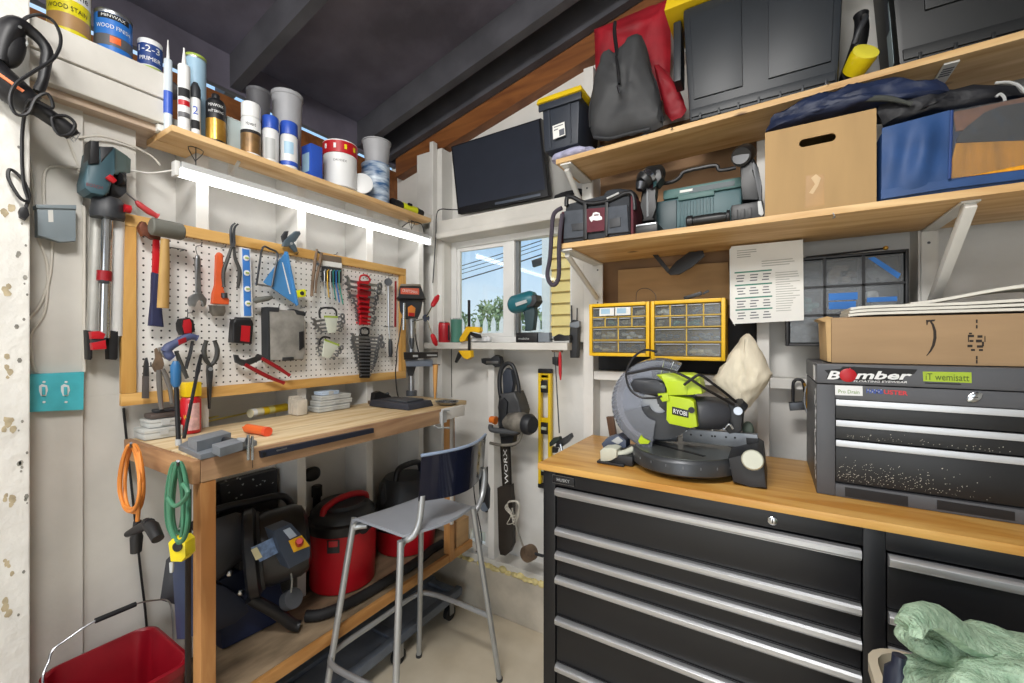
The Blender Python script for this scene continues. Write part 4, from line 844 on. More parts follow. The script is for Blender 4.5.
P('bottle', MB().lathe([(.024, 0), (.026, .004), (.026, .098), (.02, .108), (0, .108)], c), mat('red_glossy', '#c01e28', .3, var=.05), t); P('label', patch(c, .026, A0(c) + .35, .03, c.z + .01, c.z + .09), mat('pink_white_label', '#dcb0ad', .5, var=.2, scale=60), t)
P('cap', MB().box((c.x - .021, c.y - .021, zb + .1085), (c.x + .021, c.y + .021, zb + .152), .004), yellow, t); wrap_text('lettering', 'WD', c, .026, A0(c) - .35, c.z + .05, .018, .012, ylab, t)
p = az(178, 441, zb + .016); d = depth(p)
t = thing('flux_brush', 'upright black rod with a blue grip standing in front of the red bottle', 'tool', (p.x, p.y, zb + .015))
P('rod', MB().tube([ad_ for ad_ in [CAM + ray(178.5, 441) * d, CAM + ray(176.3, 386) * d]], .0055, 10), black, t); P('grip', MB().tube([CAM + ray(176.3, 387) * d, CAM + ray(176, 383) * d, CAM + ray(175.6, 366) * d, CAM + ray(175.8, 361) * d], [.007, .0115, .0115, .006], 12), mat('blue_grip', '#27608f', .4, var=.08), t)
P('tip', MB().tube([CAM + ray(178.6, 445) * d, CAM + ray(178.5, 439) * d], .007, 8), ltgrey, t)
a, b_ = az(184, 438, zb + .0165), ax(201, 355, -1.492)
T('pry_rod', MB().tube([a, a + (b_ - a) * .72, a + (b_ - a) * .78, b_], [.0045, .0045, .0065, .004], 8), black, 'thin black rod leaning from the bench vise to the pegboard', 'rod')
# drill press vise at the corner
vg = mat('vise_grey_paint', '#7d838a', .5, .3, var=.12, scale=20)
t = thing('bench_vise', 'flat grey drill press vise on the near front corner of the bench', 'vise', az(215, 446, zb))
def zp(pts, z0, z1, m, name, bev=.002): return P(name, MB().prism([az(u, v, z1) for u, v in pts], (0, 0, z0 - z1), bev), m, t)
zp([(178.5, 445), (200.5, 454.5), (247, 444), (257, 440.5), (250, 437.5), (226, 440), (196, 436)], zb + .0005, zb + .013, vg, 'base')
zp([(188, 437.5), (197, 441.5), (231, 432.5), (222, 429.5)], zb + .0135, zb + .038, vg, 'fixed_jaw'); zp([(212, 444), (220, 448), (243, 441.5), (234, 438)], zb + .0135, zb + .034, vg, 'moving_jaw')
zp([(203, 441), (215, 445), (222, 443), (210, 439)], zb + .0135, zb + .017, ltgrey, 'slide')
q = az(238, 442, zb + .024); P('screw', MB().tube([az(212, 438, zb + .024), q], .008, 12), dsteel, t); P('screw_nut', MB().tube([q, q + V((.018, .012, 0))], .012, 6), steel, t)
q2 = q + V((.02, .014, 0)); P('handle', MB().tube([q2 + V((0, 0, .018)), q2 - V((0, 0, .045))], .0035, 8), chrome, t); P('handle', MB().tube([q2 + V((.008, .006, .014)), q2 + V((.008, .006, -.045))], .003, 8), chrome, t)
a, b_ = az(246.5, 428, zb + .0135), az(265, 431.2, zb + .0135)
t = thing('glue_bottle', 'small orange bottle lying on the bench top', 'bottle', (a + b_) / 2 - V((0, 0, .013)))
P('bottle', MB().tube([a, a + (b_ - a) * .05, b_], [.009, .013, .013], 14), orange, t); P('cap', MB().tube([b_ + (b_ - a) * .02, b_ + (b_ - a) * .16], .0135, 14), mat('orange_red_cap', '#e2502e', .4), t); P('nozzle', MB().tube([a - (b_ - a) * .2, a], [.003, .006], 10), orange, t)
for k, (a, b_) in enumerate((((207, 421.5), (247, 413)), ((209, 418), (247, 410)))):
    a, b_ = az(*a, zb + .004), az(*b_, zb + .004); T('dowel', MB().tube([a, b_], .0035, 8), mat('yellow_dowel', '#e0cf72', .5), ['thin yellow stick lying nearer the bench edge behind the vise', 'thin yellow stick lying nearer the wall behind the vise'][k], 'stick', 'thin yellow sticks')
a, b_ = az(250, 413.5, zb + .0165), az(286, 407, zb + .0165); dd = (b_ - a)
t = thing('sandpaper_roll', 'yellow and white wrapped roll lying on the bench beside the paper pad', 'roll', (a + b_) / 2 - V((0, 0, .016)))
P('roll', MB().tube([a + dd * .3, b_], .0155, 14), yellow, t); P('wrapper', MB().tube([a, a + dd * .295], .0158, 14), mat('clear_wrap', '#d7cfae', .3, var=.1), t); P('tape', MB().tube([a + dd * .02, a + dd * .12], .0163, 14), wlab, t); P('window', MB().tube([a + dd * .45, a + dd * .6], .0159, 14), mat('pale_yellow', '#e9de8a', .4), t)
t = thing('paper_pad', 'stained white block of sanding sponges standing on the bench by the wall post', 'pad', (-1.512, .93, zb))
for k in range(4): P('sponge', MB().box((-1.545 + k * .0155, .905, zb + .0005), (-1.531 + k * .0155, .945, zb + .068 - k * .004), .002), mat('dusty_white', '#c4bcae', .8, var=.15, scale=25), t)
z = zb + .0005
for k, (y0, y1, h, x1, m) in enumerate(((.985, 1.125, .02, -1.475, clr), (.995, 1.14, .019, -1.48, clr), (1.0, 1.135, .017, -1.482, clr), (1.01, 1.085, .014, -1.49, mat('pale_blue_case', '#b7c8dc', .35, var=.05)))):
    case('frosted parts case, %s in the stack between the wall posts' % ['lowest', 'second from the bottom', 'third from the bottom', 'pale blue and topmost'][k], -1.545, x1, y0, y1, z, z + h, m); z += h + .002
t = thing('block_plane', 'small dark hand plane on the bench left of the drill press', 'plane', (-1.47, 1.27, zb))
P('sole', MB().box((-1.50, 1.235, zb + .0005), (-1.455, 1.345, zb + .016), .003), rust, t); P('tool_body', MB().prism([(-1.49, 1.24, zb + .0165), (-1.49, 1.34, zb + .0165), (-1.49, 1.33, zb + .03), (-1.49, 1.27, zb + .055), (-1.49, 1.245, zb + .05)], (.028, 0, 0), .003), black, t); P('knob', MB().blob((-1.476, 1.325, zb + .037), (.009, .009, .008), nu=12, nv=8), darkgrey, t)
# drill press
t = thing('drill_press', 'small black bench drill press with red lever grips at the far end of the bench', 'drill press', (-1.35, 1.30, zb))
dpn = mat('drill_press_navy', '#33363f', .5, .2, var=.1)
P('base', MB().hexa([(-1.45, 1.20, zb + .0005), (-1.215, 1.20, zb + .0005), (-1.215, 1.345, zb + .0005), (-1.45, 1.345, zb + .0005), (-1.445, 1.205, zb + .026), (-1.225, 1.205, zb + .026), (-1.225, 1.34, zb + .026), (-1.445, 1.34, zb + .026)], .004), dpn, t)
P('base_plate', MB().box((-1.36, 1.225, zb + .0265), (-1.25, 1.32, zb + .033), .002), iron, t)
cx_, cy_ = -1.395, ax(411.5, 350, -1.395).y
P('column', MB().cyl((cx_, cy_, zb + .026), (cx_, cy_, 1.55), .0135, n=18), steel, t); P('column_collar', MB().cyl((cx_, cy_, zb + .026), (cx_, cy_, zb + .05), .024, n=18), iron, t)
xt = -1.30
P('table', MB().prism(LX(xt, (405, 360.5), (433, 360.5), (433, 366.5), (406.5, 366.5)), (-.075, .075, 0), .002), mat('blue_grey_table', '#8e9bb0', .4, .5), t); P('table_bracket', MB().prism(LX(-1.33, (406, 367), (416, 367), (413, 376), (408, 376)), (-.05, .05, 0), .002), iron, t)
P('cross_vise', MB().prism(LX(xt + .01, (403.5, 352.5), (438, 352), (438, 357.5), (418, 358), (417.5, 359.8), (404, 359.8)), (-.05, .05, 0), .002), black, t); P('vise_slot', MB().prism(LX(xt + .0105, (413, 355), (418, 355), (418, 357), (413, 357)), (-.001, 0, 0)).prism(LX(xt + .0105, (427, 354.5), (437, 354.5), (437, 356), (427, 356)), (-.001, 0, 0)), ltgrey, t)
P('head_cover', MB().prism(LX(-1.275, (399.5, 286), (421, 286), (424.5, 296), (426, 299), (396.5, 298), (399, 295)), (-.10, .10, 0), .004), dpn, t); P('head_top', MB().prism(LX(-1.27, (401, 283.8), (420.5, 284), (421, 286), (400, 286)), (-.10, .10, 0), .002), mat('warm_grey', '#8a837a', .5), t)
P('name_plate', MB().prism(LX(-1.2735, (400.8, 288), (419, 288.3), (419, 294.6), (400.8, 294)), (-.001, 0, 0)), mat('faded_red_plate', '#d4644e', .45), t)
text('lettering', 'CRAFTSMAN', ax(409.8, 291.3, -1.2735), Y, Z, .085, .012, wlab, t)
P('head_body', MB().prism(LX(-1.29, (399, 299), (423, 300), (421, 311), (418, 318), (404, 318), (400, 311)), (-.075, .075, 0), .004), dpn, t); P('badge', MB().prism(LX(-1.2885, (408, 307.5), (411.5, 305), (415.5, 308), (414.5, 316.5), (408.5, 316)), (-.0015, 0, 0), .0005), mat('amber_badge', '#e08a3c', .4), t); P('badge_base', MB().prism(LX(-1.288, (408.5, 312.5), (414.6, 313), (414.3, 316.3), (408.7, 316)), (-.0015, 0, 0)), red, t)
P('depth_stop', MB().tube(LX(-1.285, (404, 303), (403.5, 330)), .006, 10), chrome, t); P('quill', MB().tube(LX(-1.33, (412, 318), (412, 324), (412, 330), (412, 333), (412, 338)), [.018, .018, .014, .016, .010], 16), steel, t); P('drill_chuck', MB().tube(LX(-1.33, (412, 338), (412, 341), (412, 349)), [.010, .012, .005], 12), dsteel, t)
P('hub', MB().tube([ax(426, 318, -1.30), ax(426, 318, -1.345)], .016, 16), navyb, t)
for a, c_, d_ in (((426.5, 317), (432, 306.5), (438.5, 295.5)), ((427, 320), (432, 334), (436.5, 345.5))):
    P('lever', MB().tube(LX(-1.295, a, c_), .003, 8), chrome, t); e_ = ax(*c_, -1.295); g_ = ax(*d_, -1.295); P('lever_grip', MB().tube([e_, e_ + (g_ - e_) * .15, e_ + (g_ - e_) * .7, g_], [.006, .011, .013, .006], 12), red, t)
P('lever', MB().tube(LX(-1.297, (423, 319), (412, 322)), .003, 8), chrome, t)
P('cord', MB().tube(cr(LX(-1.31, (402, 318), (400, 332), (397, 350), (396.5, 362)) + LX(-1.42, (395.5, 372), (397, 392), (400, 401)), 5), .0026, 7), black, t); P('cord', MB().tube(cr(LX(-1.36, (414.5, 320), (416, 340), (418.5, 352)), 4), .003, 7), black, t)
T('wooden_wedge', MB().tube(LX(-1.215, (435.5, 364.5), (435.5, 367), (435.2, 385), (435, 399)), [.012, .011, .008, .004], 10), wood('amber_handle', '#a8743a', '#c99a58', 'z', knots=False), 'tapered wooden handle hanging point down beside the drill press table', 'handle')
P('nail', MB().tube(LX(-1.215, (432, 364.3), (440, 364.8)), .002, 6), dsteel, bpy.data.objects['drill_press'])
p = V((-1.185, 1.395, zb))
t = thing('tin_dish', 'shallow metal dish of screws at the far end of the bench', 'dish', p)
P('bowl', MB().lathe([(.026, .0005), (.03, .002), (.05, .015), (.052, .017), (.049, .017), (.028, .005), (0, .004)], p), steel, t)
b = MB()
for k in range(40):
    a = random.random() * 6.28; r = random.random() ** .5 * .036; q = p + V((r * math.cos(a), r * math.sin(a), .013)); e = V((random.uniform(-1, 1), random.uniform(-1, 1), .3)) * .008; b.tube([q - e, q + e], .0018, 5)
o = T('screws', b, dsteel, 'heap of small screws lying in the metal dish', 'screws', kind='stuff')
t = thing('c_clamp', 'small pale metal clamp gripping the front edge of the bench at its white end', 'clamp', ax(441, 420, -1.11))
P('frame', MB().tube(LX(-1.112, (449, 410), (442, 410), (442, 427.5), (449, 428)), .004, 8), ltgrey, t); P('screw', MB().tube(LX(-1.105, (434, 425.5), (438, 428), (449, 427.5)), .0028, 8), ltgrey, t); P('pad', MB().box(ax(440.5, 412, -1.118), ax(446, 422, -1.122)), ltgrey, t)

# --- hanging from the near end of the bench
def hank(name, lab_, cu, cv, hw, hh, n, m, y, r, seed):
    rnd = random.Random(seed); t = thing(name, lab_, 'extension cord', ay(cu, cv + hh, y)); 
    for k in range(n):
        a = hw * (.55 + .45 * rnd.random()); o_ = (rnd.random() - .5) * hw * .7; h2 = hh * (.85 + .15 * rnd.random()); pts = []
        for i in range(14):
            q = 2 * math.pi * i / 14; pts.append(ay(cu + o_ + a * math.cos(q) * (1 - .25 * math.sin(q)), cv - h2 * math.sin(q) + (hh - h2) * -.8, y - .012 + k * .0055 + .004 * math.sin(q * 2 + k)))
        P('loop', MB().tube(cr(pts, 3, True), r, 7, closed=True), m, t)
    return t
og = mat('orange_cord', '#e08a3a', .5, var=.06); gn = mat('green_cord', '#3f7a5c', .5, var=.1)
t = hank('extension_cord', 'orange extension cord hung in a loop on the end of the workbench', 129.5, 481, 14, 37, 4, og, .40, .0038, 3)
P('tail', MB().tube(cr(LY(.395, (139, 452), (142, 480), (139, 505), (137.5, 522)), 4), .0045, 7), og, t)
P('plug', MB().tube(LY(.395, (137.5, 521), (137, 534), (136.5, 537), (136, 552)), [.008, .010, .013, .011], 12), black, t)
P('splitter', MB().tube(LY(.39, (128, 534), (140, 528), (150, 523)), [.008, .011, .011], 10).tube(LY(.39, (146, 522), (152, 527), (158, 539)), [.010, .014, .012], 12), black, t)
P('wire_hook', MB().tube([ay(131, 447, .4335), ay(131, 447, .38), ay(131, 443, .375)], .003, 6), dsteel, t)
t = hank('extension_cord', 'green extension cord hung in a hank beside the front bench leg', 177.5, 503, 10, 41, 8, gn, .395, .0034, 5)
P('wrap', MB().tube(cr(LY(.37, (168, 498), (175, 506), (184, 500), (188, 492), (183, 484)), 4), .0043, 7), gn, t); P('wire_hook', MB().tube([ay(178, 465, .4345), ay(178, 465, .36), ay(178, 461, .355)], .003, 6), dsteel, t)
yt = mat('yellow_tester', '#e6d01c', .35)
t = thing('tape_measure', 'yellow tape measure hanging below the green cord', 'tape measure', ay(177, 563, .40))
dt = depth(ay(177, 550, .385))
P('case', MB().prism(LD(dt, (167.5, 543), (171, 539.5), (181, 539), (185, 543), (185.5, 557), (181, 562.5), (170, 562)), _f * .028, .004), yt, t); P('dial', MB().lathe([(.010, 0), (.010, .003), (.004, .004), (0, .004)], CAM + ray(178, 546.5) * dt, -_f, 16), black, t)
P('tongue', MB().prism(LD(dt + .01, (169, 563), (173, 563), (172, 573), (169.5, 573)), _f * .004, .0005), ltgrey, t); P('strap', MB().tube(cr(LY(.40, (177, 540), (176, 532), (181, 528)), 3), .002, 6), ltgrey, t)
T('flat_bar', MB().box((-1.1225 - .049, .438, .42), (-1.168, .4505, 1.0), .001), black, 'long black flat bar fixed along the side of the front bench leg', 'bar')
T('wall_cable', MB().tube(cr([ax(123.5, 408, -1.573), ax(127, 445, -1.570), ax(135, 520, -1.570), ax(141, 575, -1.570), ax(146.5, 625, -1.570), ax(150, 700, -1.570)], 4), .003, 7), black, 'thin dark cable running down the wall from the corner of the pegboard', 'cable')
# red tub
t = thing('tub', 'red rectangular tub with a wire handle on the floor below the bench end', 'tub', (-1.42, .385, 0))
def rrect(x0, x1, y0, y1, r, z, n=5):
    out = []
    for cx, cy, a0 in ((x1 - r, y1 - r, 0), (x0 + r, y1 - r, 90), (x0 + r, y0 + r, 180), (x1 - r, y0 + r, 270)):
        for k in range(n + 1): a = math.radians(a0 + 90 * k / n); out.append(V((cx + r * math.cos(a), cy + r * math.sin(a), z)))
    return out
b = MB(); R_ = [rrect(-1.50, -1.30, .30, .462, .03, .001), rrect(-1.53, -1.27, .272, .488, .04, .505), rrect(-1.537, -1.263, .265, .495, .044, .51), rrect(-1.538, -1.262, .264, .496, .045, .53), rrect(-1.53, -1.27, .272, .488, .04, .533), rrect(-1.526, -1.274, .276, .484, .038, .528), rrect(-1.496, -1.304, .304, .458, .028, .03)]
rings = [[b.v(p) for p in r] for r in R_]
for A, B in zip(rings, rings[1:]):
    for i in range(len(A)): b.bm.faces.new((A[i], A[(i + 1) % len(A)], B[(i + 1) % len(A)], B[i]))
b.bm.faces.new(rings[0][::-1]); b.bm.faces.new(rings[-1])
P('tub_body', b, mat('red_tub_plastic', '#8c0d1d', .35, var=.1), t)
P('handle', MB().tube(cr([(-1.40, .261, .50), (-1.43, .259, .57), ax(48.5, 662, -1.45), ax(53, 650, -1.46), ax(66, 640, -1.465), ax(95, 621, -1.47), ax(136, 604, -1.47), ax(158, 600, -1.465), ax(168, 601, -1.455), ax(172, 612, -1.43), (-1.40, .499, .50)], 4), .0022, 6), steel, t)
P('handle_grip', MB().tube([ax(95, 621, -1.47), ax(136, 604, -1.47)], .0065, 10), black, t)

# --- under the bench
zf = .358
t = thing('dust_extractor', 'black and blue power machine with a yellow switch plate under the bench', 'machine', (-1.38, .68, zf))
bk = mat('gloss_black_paint', '#1d1e22', .3, var=.1); bluep = mat('dark_blue_housing', '#1d2c50', .45, var=.12)
P('housing', MB().hexa([(-1.63, .656, zf), (-1.49, .656, zf), (-1.47, .87, zf), (-1.63, .87, zf), (-1.63, .656, .58), (-1.51, .656, .58), (-1.50, .83, .60), (-1.63, .83, .60)], .02), bluep, t)
P('side_panel', MB().prism(LX(-1.445, (205, 580), (226, 586), (246, 600), (250, 612), (236, 624), (212, 634), (204, 636)), (-.04, 0, 0), .01), mat('black_blue_panel', '#1b2233', .5, var=.1), t)
P('side_panel', MB().prism(LY(.485, (171, 562), (184, 558), (185, 640), (176, 640)), (0, .02, 0), .006), mat('slate_blue_panel', '#3a4664', .5, var=.1), t, label='slate blue side showing left of the bench leg')
an = V((.45, .86, .08)).normalized(); c0 = ax(252, 552, -1.475)
P('flange', MB().tube([c0 - an * .02, c0 - an * .012, c0 + an * .012, c0 + an * .02], [.129, .142, .142, .129], 36), bk, t)
P('flange_ring', MB().tube([c0 + an * .021, c0 + an * .03], [.127, .122], 36), darkgrey, t)
P('motor', MB().tube([c0 + an * .03, c0 + an * .05, c0 + an * .135, c0 + an * .16, c0 + an * .172], [.118, .122, .120, .107, .077], 36), bk, t)
b = MB()
for k in range(14):
    a = 2 * math.pi * k / 14; e1 = an.orthogonal().normalized(); e2 = an.cross(e1); dr = e1 * math.cos(a) + e2 * math.sin(a); b.bar(c0 + an * .163 + dr * .044, c0 + an * .155 + dr * .098, .008, .01, an)
P('vent_rib', b, darkgrey, t)
lp = lambda pts, x: MB().prism(LX(x, *pts), (-.0012, 0, 0))
P('rating_label', lp([(251, 548), (274, 537), (282, 551), (260, 562)], -1.306), mat('silver_blue_label', '#6f86aa', .35, var=.35, scale=60), t); P('warning_label', lp([(251, 550), (257, 547), (262.5, 557), (256, 560.5)], -1.3045), mat('cream_label', '#d8cfa6', .5), t)
P('hood', MB().puff(LX(-1.495, (160, 600), (166, 560), (190, 535), (212, 520), (236, 512), (258, 518), (262, 540), (238, 560), (210, 585), (180, 606)), X, .06, .04, rings=6), mat('charcoal_hood', '#35363a', .55, var=.1), t)
P('handle', MB().tube(cr(LX(-1.53, (190, 528), (206, 516), (222, 508), (250, 502), (278, 496), (288, 500), (293, 512), (295, 534)), 4), .0125, 10), black, t)
P('switch_box', MB().prism(LX(-1.285, (273.5, 531), (291.5, 523.5), (310.5, 545), (310, 558), (289, 569), (280, 550)), (-.05, 0, 0), .003), mat('switch_box_slate', '#3c4656', .45), t)
P('switch_label', lp([(283, 530.5), (290, 527.5), (297, 535.5), (290, 539)], -1.2835), mat('pale_blue_label2', '#a9b8c8', .4), t); P('switch_plate', MB().prism(LX(-1.281, (289, 541), (302, 535.5), (310, 546), (294, 552.5)), (-.003, 0, 0), .001), mat('amber_plate', '#e2ac22', .4), t)
P('switch_knob', MB().tube([ax(299.5, 543.5, -1.280), ax(299.5, 542, -1.272), ax(299.5, 541, -1.252)], [.012, .013, .009], 10), red, t)
P('stand', MB().box((-1.55, .70, .60), (-1.47, .80, .66), .01), black, t); P('cord', MB().tube(cr([ax(291, 572, -1.335), ax(292, 582, -1.335), ax(291, 592, -1.35)], 4), .003, 6), mat('grey_cord', '#8a8a84', .5), t)
P('roller', MB().tube([ax(288, 600, -1.40), ax(294, 598, -1.37)], .032, 20), mat('grey_rubber_wheel', '#4b4d52', .7), t, label='grey rubber wheel')
P('foot_bar', MB().tube(cr([ax(250, 598, -1.42), ax(275, 612, -1.40), ax(292, 624, -1.385), (-1.37, .845, zf + .019)], 4), .018, 10), black, t)
for u, v in ((229.5, 573), (240.5, 592), (213, 583)): P('bolt', MB().lathe([(.010, 0), (.010, .005), (.006, .008), (0, .008)], ax(u, v, -1.444), X, 12), chrome, t)
t = thing('folded_case', 'flat black plastic case standing against the wall behind the power machine', 'case', (-1.67, .83, zf))
P('panel', MB().prism([ax(220, 484, -1.655), ax(277.5, 469, -1.655), V((-1.655, ax(279, 530, -1.655).y, zf)), V((-1.655, ax(222, 530, -1.655).y, zf))], (-.035, 0, 0), .004), mat('worn_black_case', '#202024', .45, var=.2), t)
P('side_block', MB().prism([ax(212, 496, -1.65), ax(219.5, 494, -1.65), V((-1.65, ax(219.5, 500, -1.65).y, zf)), V((-1.65, ax(212, 500, -1.65).y, zf))], (-.035, 0, 0), .003), black, t)
b = MB()
for k in range(16): q = ax(random.uniform(224, 276), random.uniform(476, 486) if k % 3 else random.uniform(480, 500), -1.6545); b.prism([q + V((0, .004 * math.cos(a), .005 * random.random() * math.sin(a))) for a in (0, 1, 2, 3, 4, 5)], (-.0004, 0, 0))
P('scuff', b, ltgrey, t)
def vac(lb, c, r, z1, handle_m, k=1):
    t = thing('wet_dry_vacuum', lb, 'vacuum', (c[0], c[1], zf)); o = (c[0], c[1], 0)
    P('tank', MB().lathe([(r * .88, zf + .0005), (r * .94, zf + .006), (r, z1 - .004), (r * 1.01, z1)], o, n=36), red, t)
    P('rim', MB().lathe([(r * 1.02, z1 + .0005), (r * 1.03, z1 + .004), (r * 1.02, z1 + .035), (r * .95, z1 + .042)], o, n=36), black, t)
    return t, o
rv, zv = .135, .588; cv = (-1.522, 1.126)
t, o = vac('red shop vacuum with a black head and red carry handle under the bench', cv, rv, zv, red)
P('motor_head', MB().lathe([(rv * .95, zv + .0425), (rv * .92, zv + .065), (rv * .80, zv + .082), (rv * .70, zv + .085), (rv * .66, zv + .098), (0, zv + .10)], o, n=32), darkgrey, t)
P('carry_handle', MB().tube(cr([(cv[0] + .02, cv[1] - .105, zv + .075), (cv[0] + .02, cv[1] - .095, zv + .10), (cv[0] + .02, cv[1] - .04, zv + .118), (cv[0] + .02, cv[1] + .04, zv + .118), (cv[0] + .02, cv[1] + .095, zv + .10), (cv[0] + .02, cv[1] + .105, zv + .075)], 5), .013, 10), red, t)
fa = A0(V((cv[0], cv[1], 0)))
P('latch', patch(cv, rv, fa - .25, .045, zv - .055, zv - .005, .004), black, t); P('badge', patch(cv, rv, fa - .25, .032, zv - .03, zv - .008, .0055), red, t)
P('hose_port', MB().cyl(V((cv[0], cv[1], zv + .03)) + V((math.cos(fa + .5), math.sin(fa + .5), 0)) * rv * .9, V((cv[0], cv[1], zv + .03)) + V((math.cos(fa + .5), math.sin(fa + .5), 0)) * rv * 1.22, .024, n=16), black, t)
hz = zf + .0205
T('vacuum_hose', MB().tube(cr([(-1.40, .885, hz), (-1.36, .92, hz), (-1.335, 1.0, hz), (-1.325, 1.12, hz), (-1.325, 1.25, hz), (-1.33, 1.38, hz), (-1.345, 1.47, hz), (-1.345, 1.55, hz)], 10), [.0185, .0195] * 35 + [.0185], 12), blackrub, 'long black vacuum hose lying on the lower shelf in front of the red vacuum', 'hose')
t = thing('vacuum_wand', 'black vacuum nozzle on a short pipe standing behind the red vacuum', 'vacuum nozzle', (-1.681, ax(316, 560, -1.681).y, zf))
P('pipe', MB().tube([ax(317, 485, -1.681), ax(316.5, 530, -1.681), V((-1.681, ax(316, 540, -1.681).y, zf + .001))], .0165, 12), black, t); P('joint', MB().tube([ax(317, 486, -1.676), ax(317, 496, -1.676)], .022, 14), blackrub, t); P('nozzle_head', MB().blob(ax(312, 474, -1.668), (.022, .036, .03), 2.4), black, t)
c2 = (-1.52, 1.482)
t, o = vac('second vacuum with a tall black body half hidden behind the stool seat', c2, .145, .47, red)
P('motor_head', MB().lathe([(.148, .513), (.14, .56), (.125, .66), (.10, .695), (.06, .70), (0, .70)], o, n=30), darkgrey, t)
P('carry_handle', MB().tube(cr([(c2[0] + .02, c2[1] - .085, .66), (c2[0] + .02, c2[1] - .08, .72), (c2[0] + .02, c2[1] - .05, .75), (c2[0] + .02, c2[1] + .05, .75), (c2[0] + .02, c2[1] + .08, .72), (c2[0] + .02, c2[1] + .085, .66)], 4), .014, 10), black, t)
b = MB()
for k in range(4): b.tube(cr([ax(382 + k, 505 - k, -1.46 + k * .008), ax(382 + k, 494 - k, -1.46 + k * .008), ax(384, 488 - k * 1.5, -1.46 + k * .008), ax(385, 490 - k, -1.46 + k * .008), ax(386, 500, -1.46 + k * .008)], 4), .0038, 6)
P('power_cord', b, black, t)
bx('cardboard_box', 'small brown box at the far end of the lower bench shelf', 'box', -1.345, -1.282, 1.585, 1.675, zf, zf + .12, cardboard)
# rolling dolly on the floor
t = thing('dolly', 'long grey rolling dolly on the floor under the lower shelf', 'dolly', (-1.42, 1.2, 0)); dg = mat('dolly_grey', '#6c7480', .5, .3, var=.15)
for x in (-1.52, -1.345): P('side_rail', MB().box((x, .80, .085), (x + .035, 1.66, .125), .006), dg, t)
P('deck', MB().box((-1.484, .85, .09), (-1.346, 1.62, .108), .003), mat('dolly_blue_grey', '#7f8896', .5, .2, var=.15), t)
for y in (.82, 1.22, 1.60): P('cross_bar', MB().box((-1.484, y, .11), (-1.346, y + .04, .124), .003), dg, t)
for x in (-1.50, -1.328):
    for y in (.88, 1.25, 1.58): 
        c = P('caster', MB().tube([(x - .012, y, .033), (x + .012, y, .033)], .0325, 18), blackrub, t); P('fork', MB().box((x - .018, y - .014, .03), (x - .0125, y + .014, .0845)).box((x + .0125, y - .014, .03), (x + .018, y + .014, .0845)), steel, c)

# ---------------------------------------------------------------- STOOL
t = thing('bar_stool', 'grey bar stool with a curved navy backrest and tubular steel legs', 'stool', (-1.08, 1.09, 0))
sg = mat('stool_grey_seat', '#9ca1aa', .3, var=.04); tubem = mat('silver_powder_coat', '#b3b6b8', .35, .6, var=.05); nav = mat('navy_gloss_back', '#161a2c', .16, var=.05, coat=.6)
q = [V((-1.24, .945, .738)), V((-1.192, 1.242, .738)), V((-.93, 1.235, .738)), V((-.975, .938, .738))]
def seat(i, j):
    a = q[0] + (q[1] - q[0]) * j; b_ = q[3] + (q[2] - q[3]) * j; p = a + (b_ - a) * i
    p.z += -.024 * max(0, (.16 - i) / .16) ** 2 - .006 * math.sin(math.pi * j) * math.sin(math.pi * min(1, i * 1.1)); p.x += .012 * max(0, (.16 - i) / .16) ** 2 + .03 * i * math.sin(math.pi * j)
    return p
P('seat', MB().grid(seat, 16, 12, -.009), sg, t)
def bk_(i, j):
    y = .985 + .352 * i; x = -.952 + .055 * math.sin(math.pi * i) * .9 + .012 * j; z = .84 + .145 * j - .012 * math.sin(math.pi * i) * (1 - j)
    return V((x, y, z))
P('backrest', MB().grid(bk_, 20, 8, .008), nav, t, label='glossy navy curved backrest')
P('backrest_rim', MB().tube([bk_(k / 20, 1.0) + V((-.003, 0, .003)) for k in range(21)], .0055, 8), mat('backrest_edge', '#8f9fb8', .3), t)
tr = .0108
P('leg', MB().tube(cr([q[0] + V((.04, .04, -.03)), q[0] + V((.012, .014, -.034)), q[0] + V((.004, .004, -.06)), V((-1.262, .835, .005))], 6), tr, 12), tubem, t)
P('leg', MB().tube(cr([q[1] + V((.04, -.04, -.022)), q[1] + V((.01, -.012, -.03)), q[1] + V((.0, .004, -.06)), V((-1.282, 1.325, .005))], 6), tr, 12), tubem, t)
P('leg', MB().tube(cr([V((-.952, .998, .856)), V((-.952, .994, .82)), V((-.953, .985, .772)), V((-.955, .966, .742)), V((-.972, .952, .728))], 5) + cr([q[3] + V((-.022, .03, -.022)), q[3] + V((-.006, -.004, -.03)), q[3] + V((.0, -.012, -.07)), V((-.94, .86, .005))], 6), tr, 12), tubem, t)
P('leg', MB().tube(cr([V((-.940, 1.322, .862)), V((-.936, 1.322, .83)), V((-.93, 1.30, .77)), V((-.925, 1.265, .735))], 5) + cr([q[2] + V((.0, .01, -.02)), q[2] + V((.004, .014, -.06)), V((-.918, 1.399, .005))], 6), tr, 12), tubem, t)
P('foot_ring', MB().tube(cr([V((-.922, 1.335, .29)), V((-1.10, 1.335, .29)), V((-1.21, 1.325, .29)), V((-1.262, 1.285, .29)), V((-1.268, 1.10, .29)), V((-1.272, .93, .29)), V((-1.255, .882, .29)), V((-1.19, .862, .29)), V((-.952, .885, .29))], 6), .0095, 12), tubem, t)
for p in ((-1.262, .835), (-1.282, 1.325), (-.94, .86), (-.918, 1.399)): P('foot_cap', MB().cyl((p[0], p[1], 0), (p[0], p[1], .012), .013, n=14), darkgrey, t)
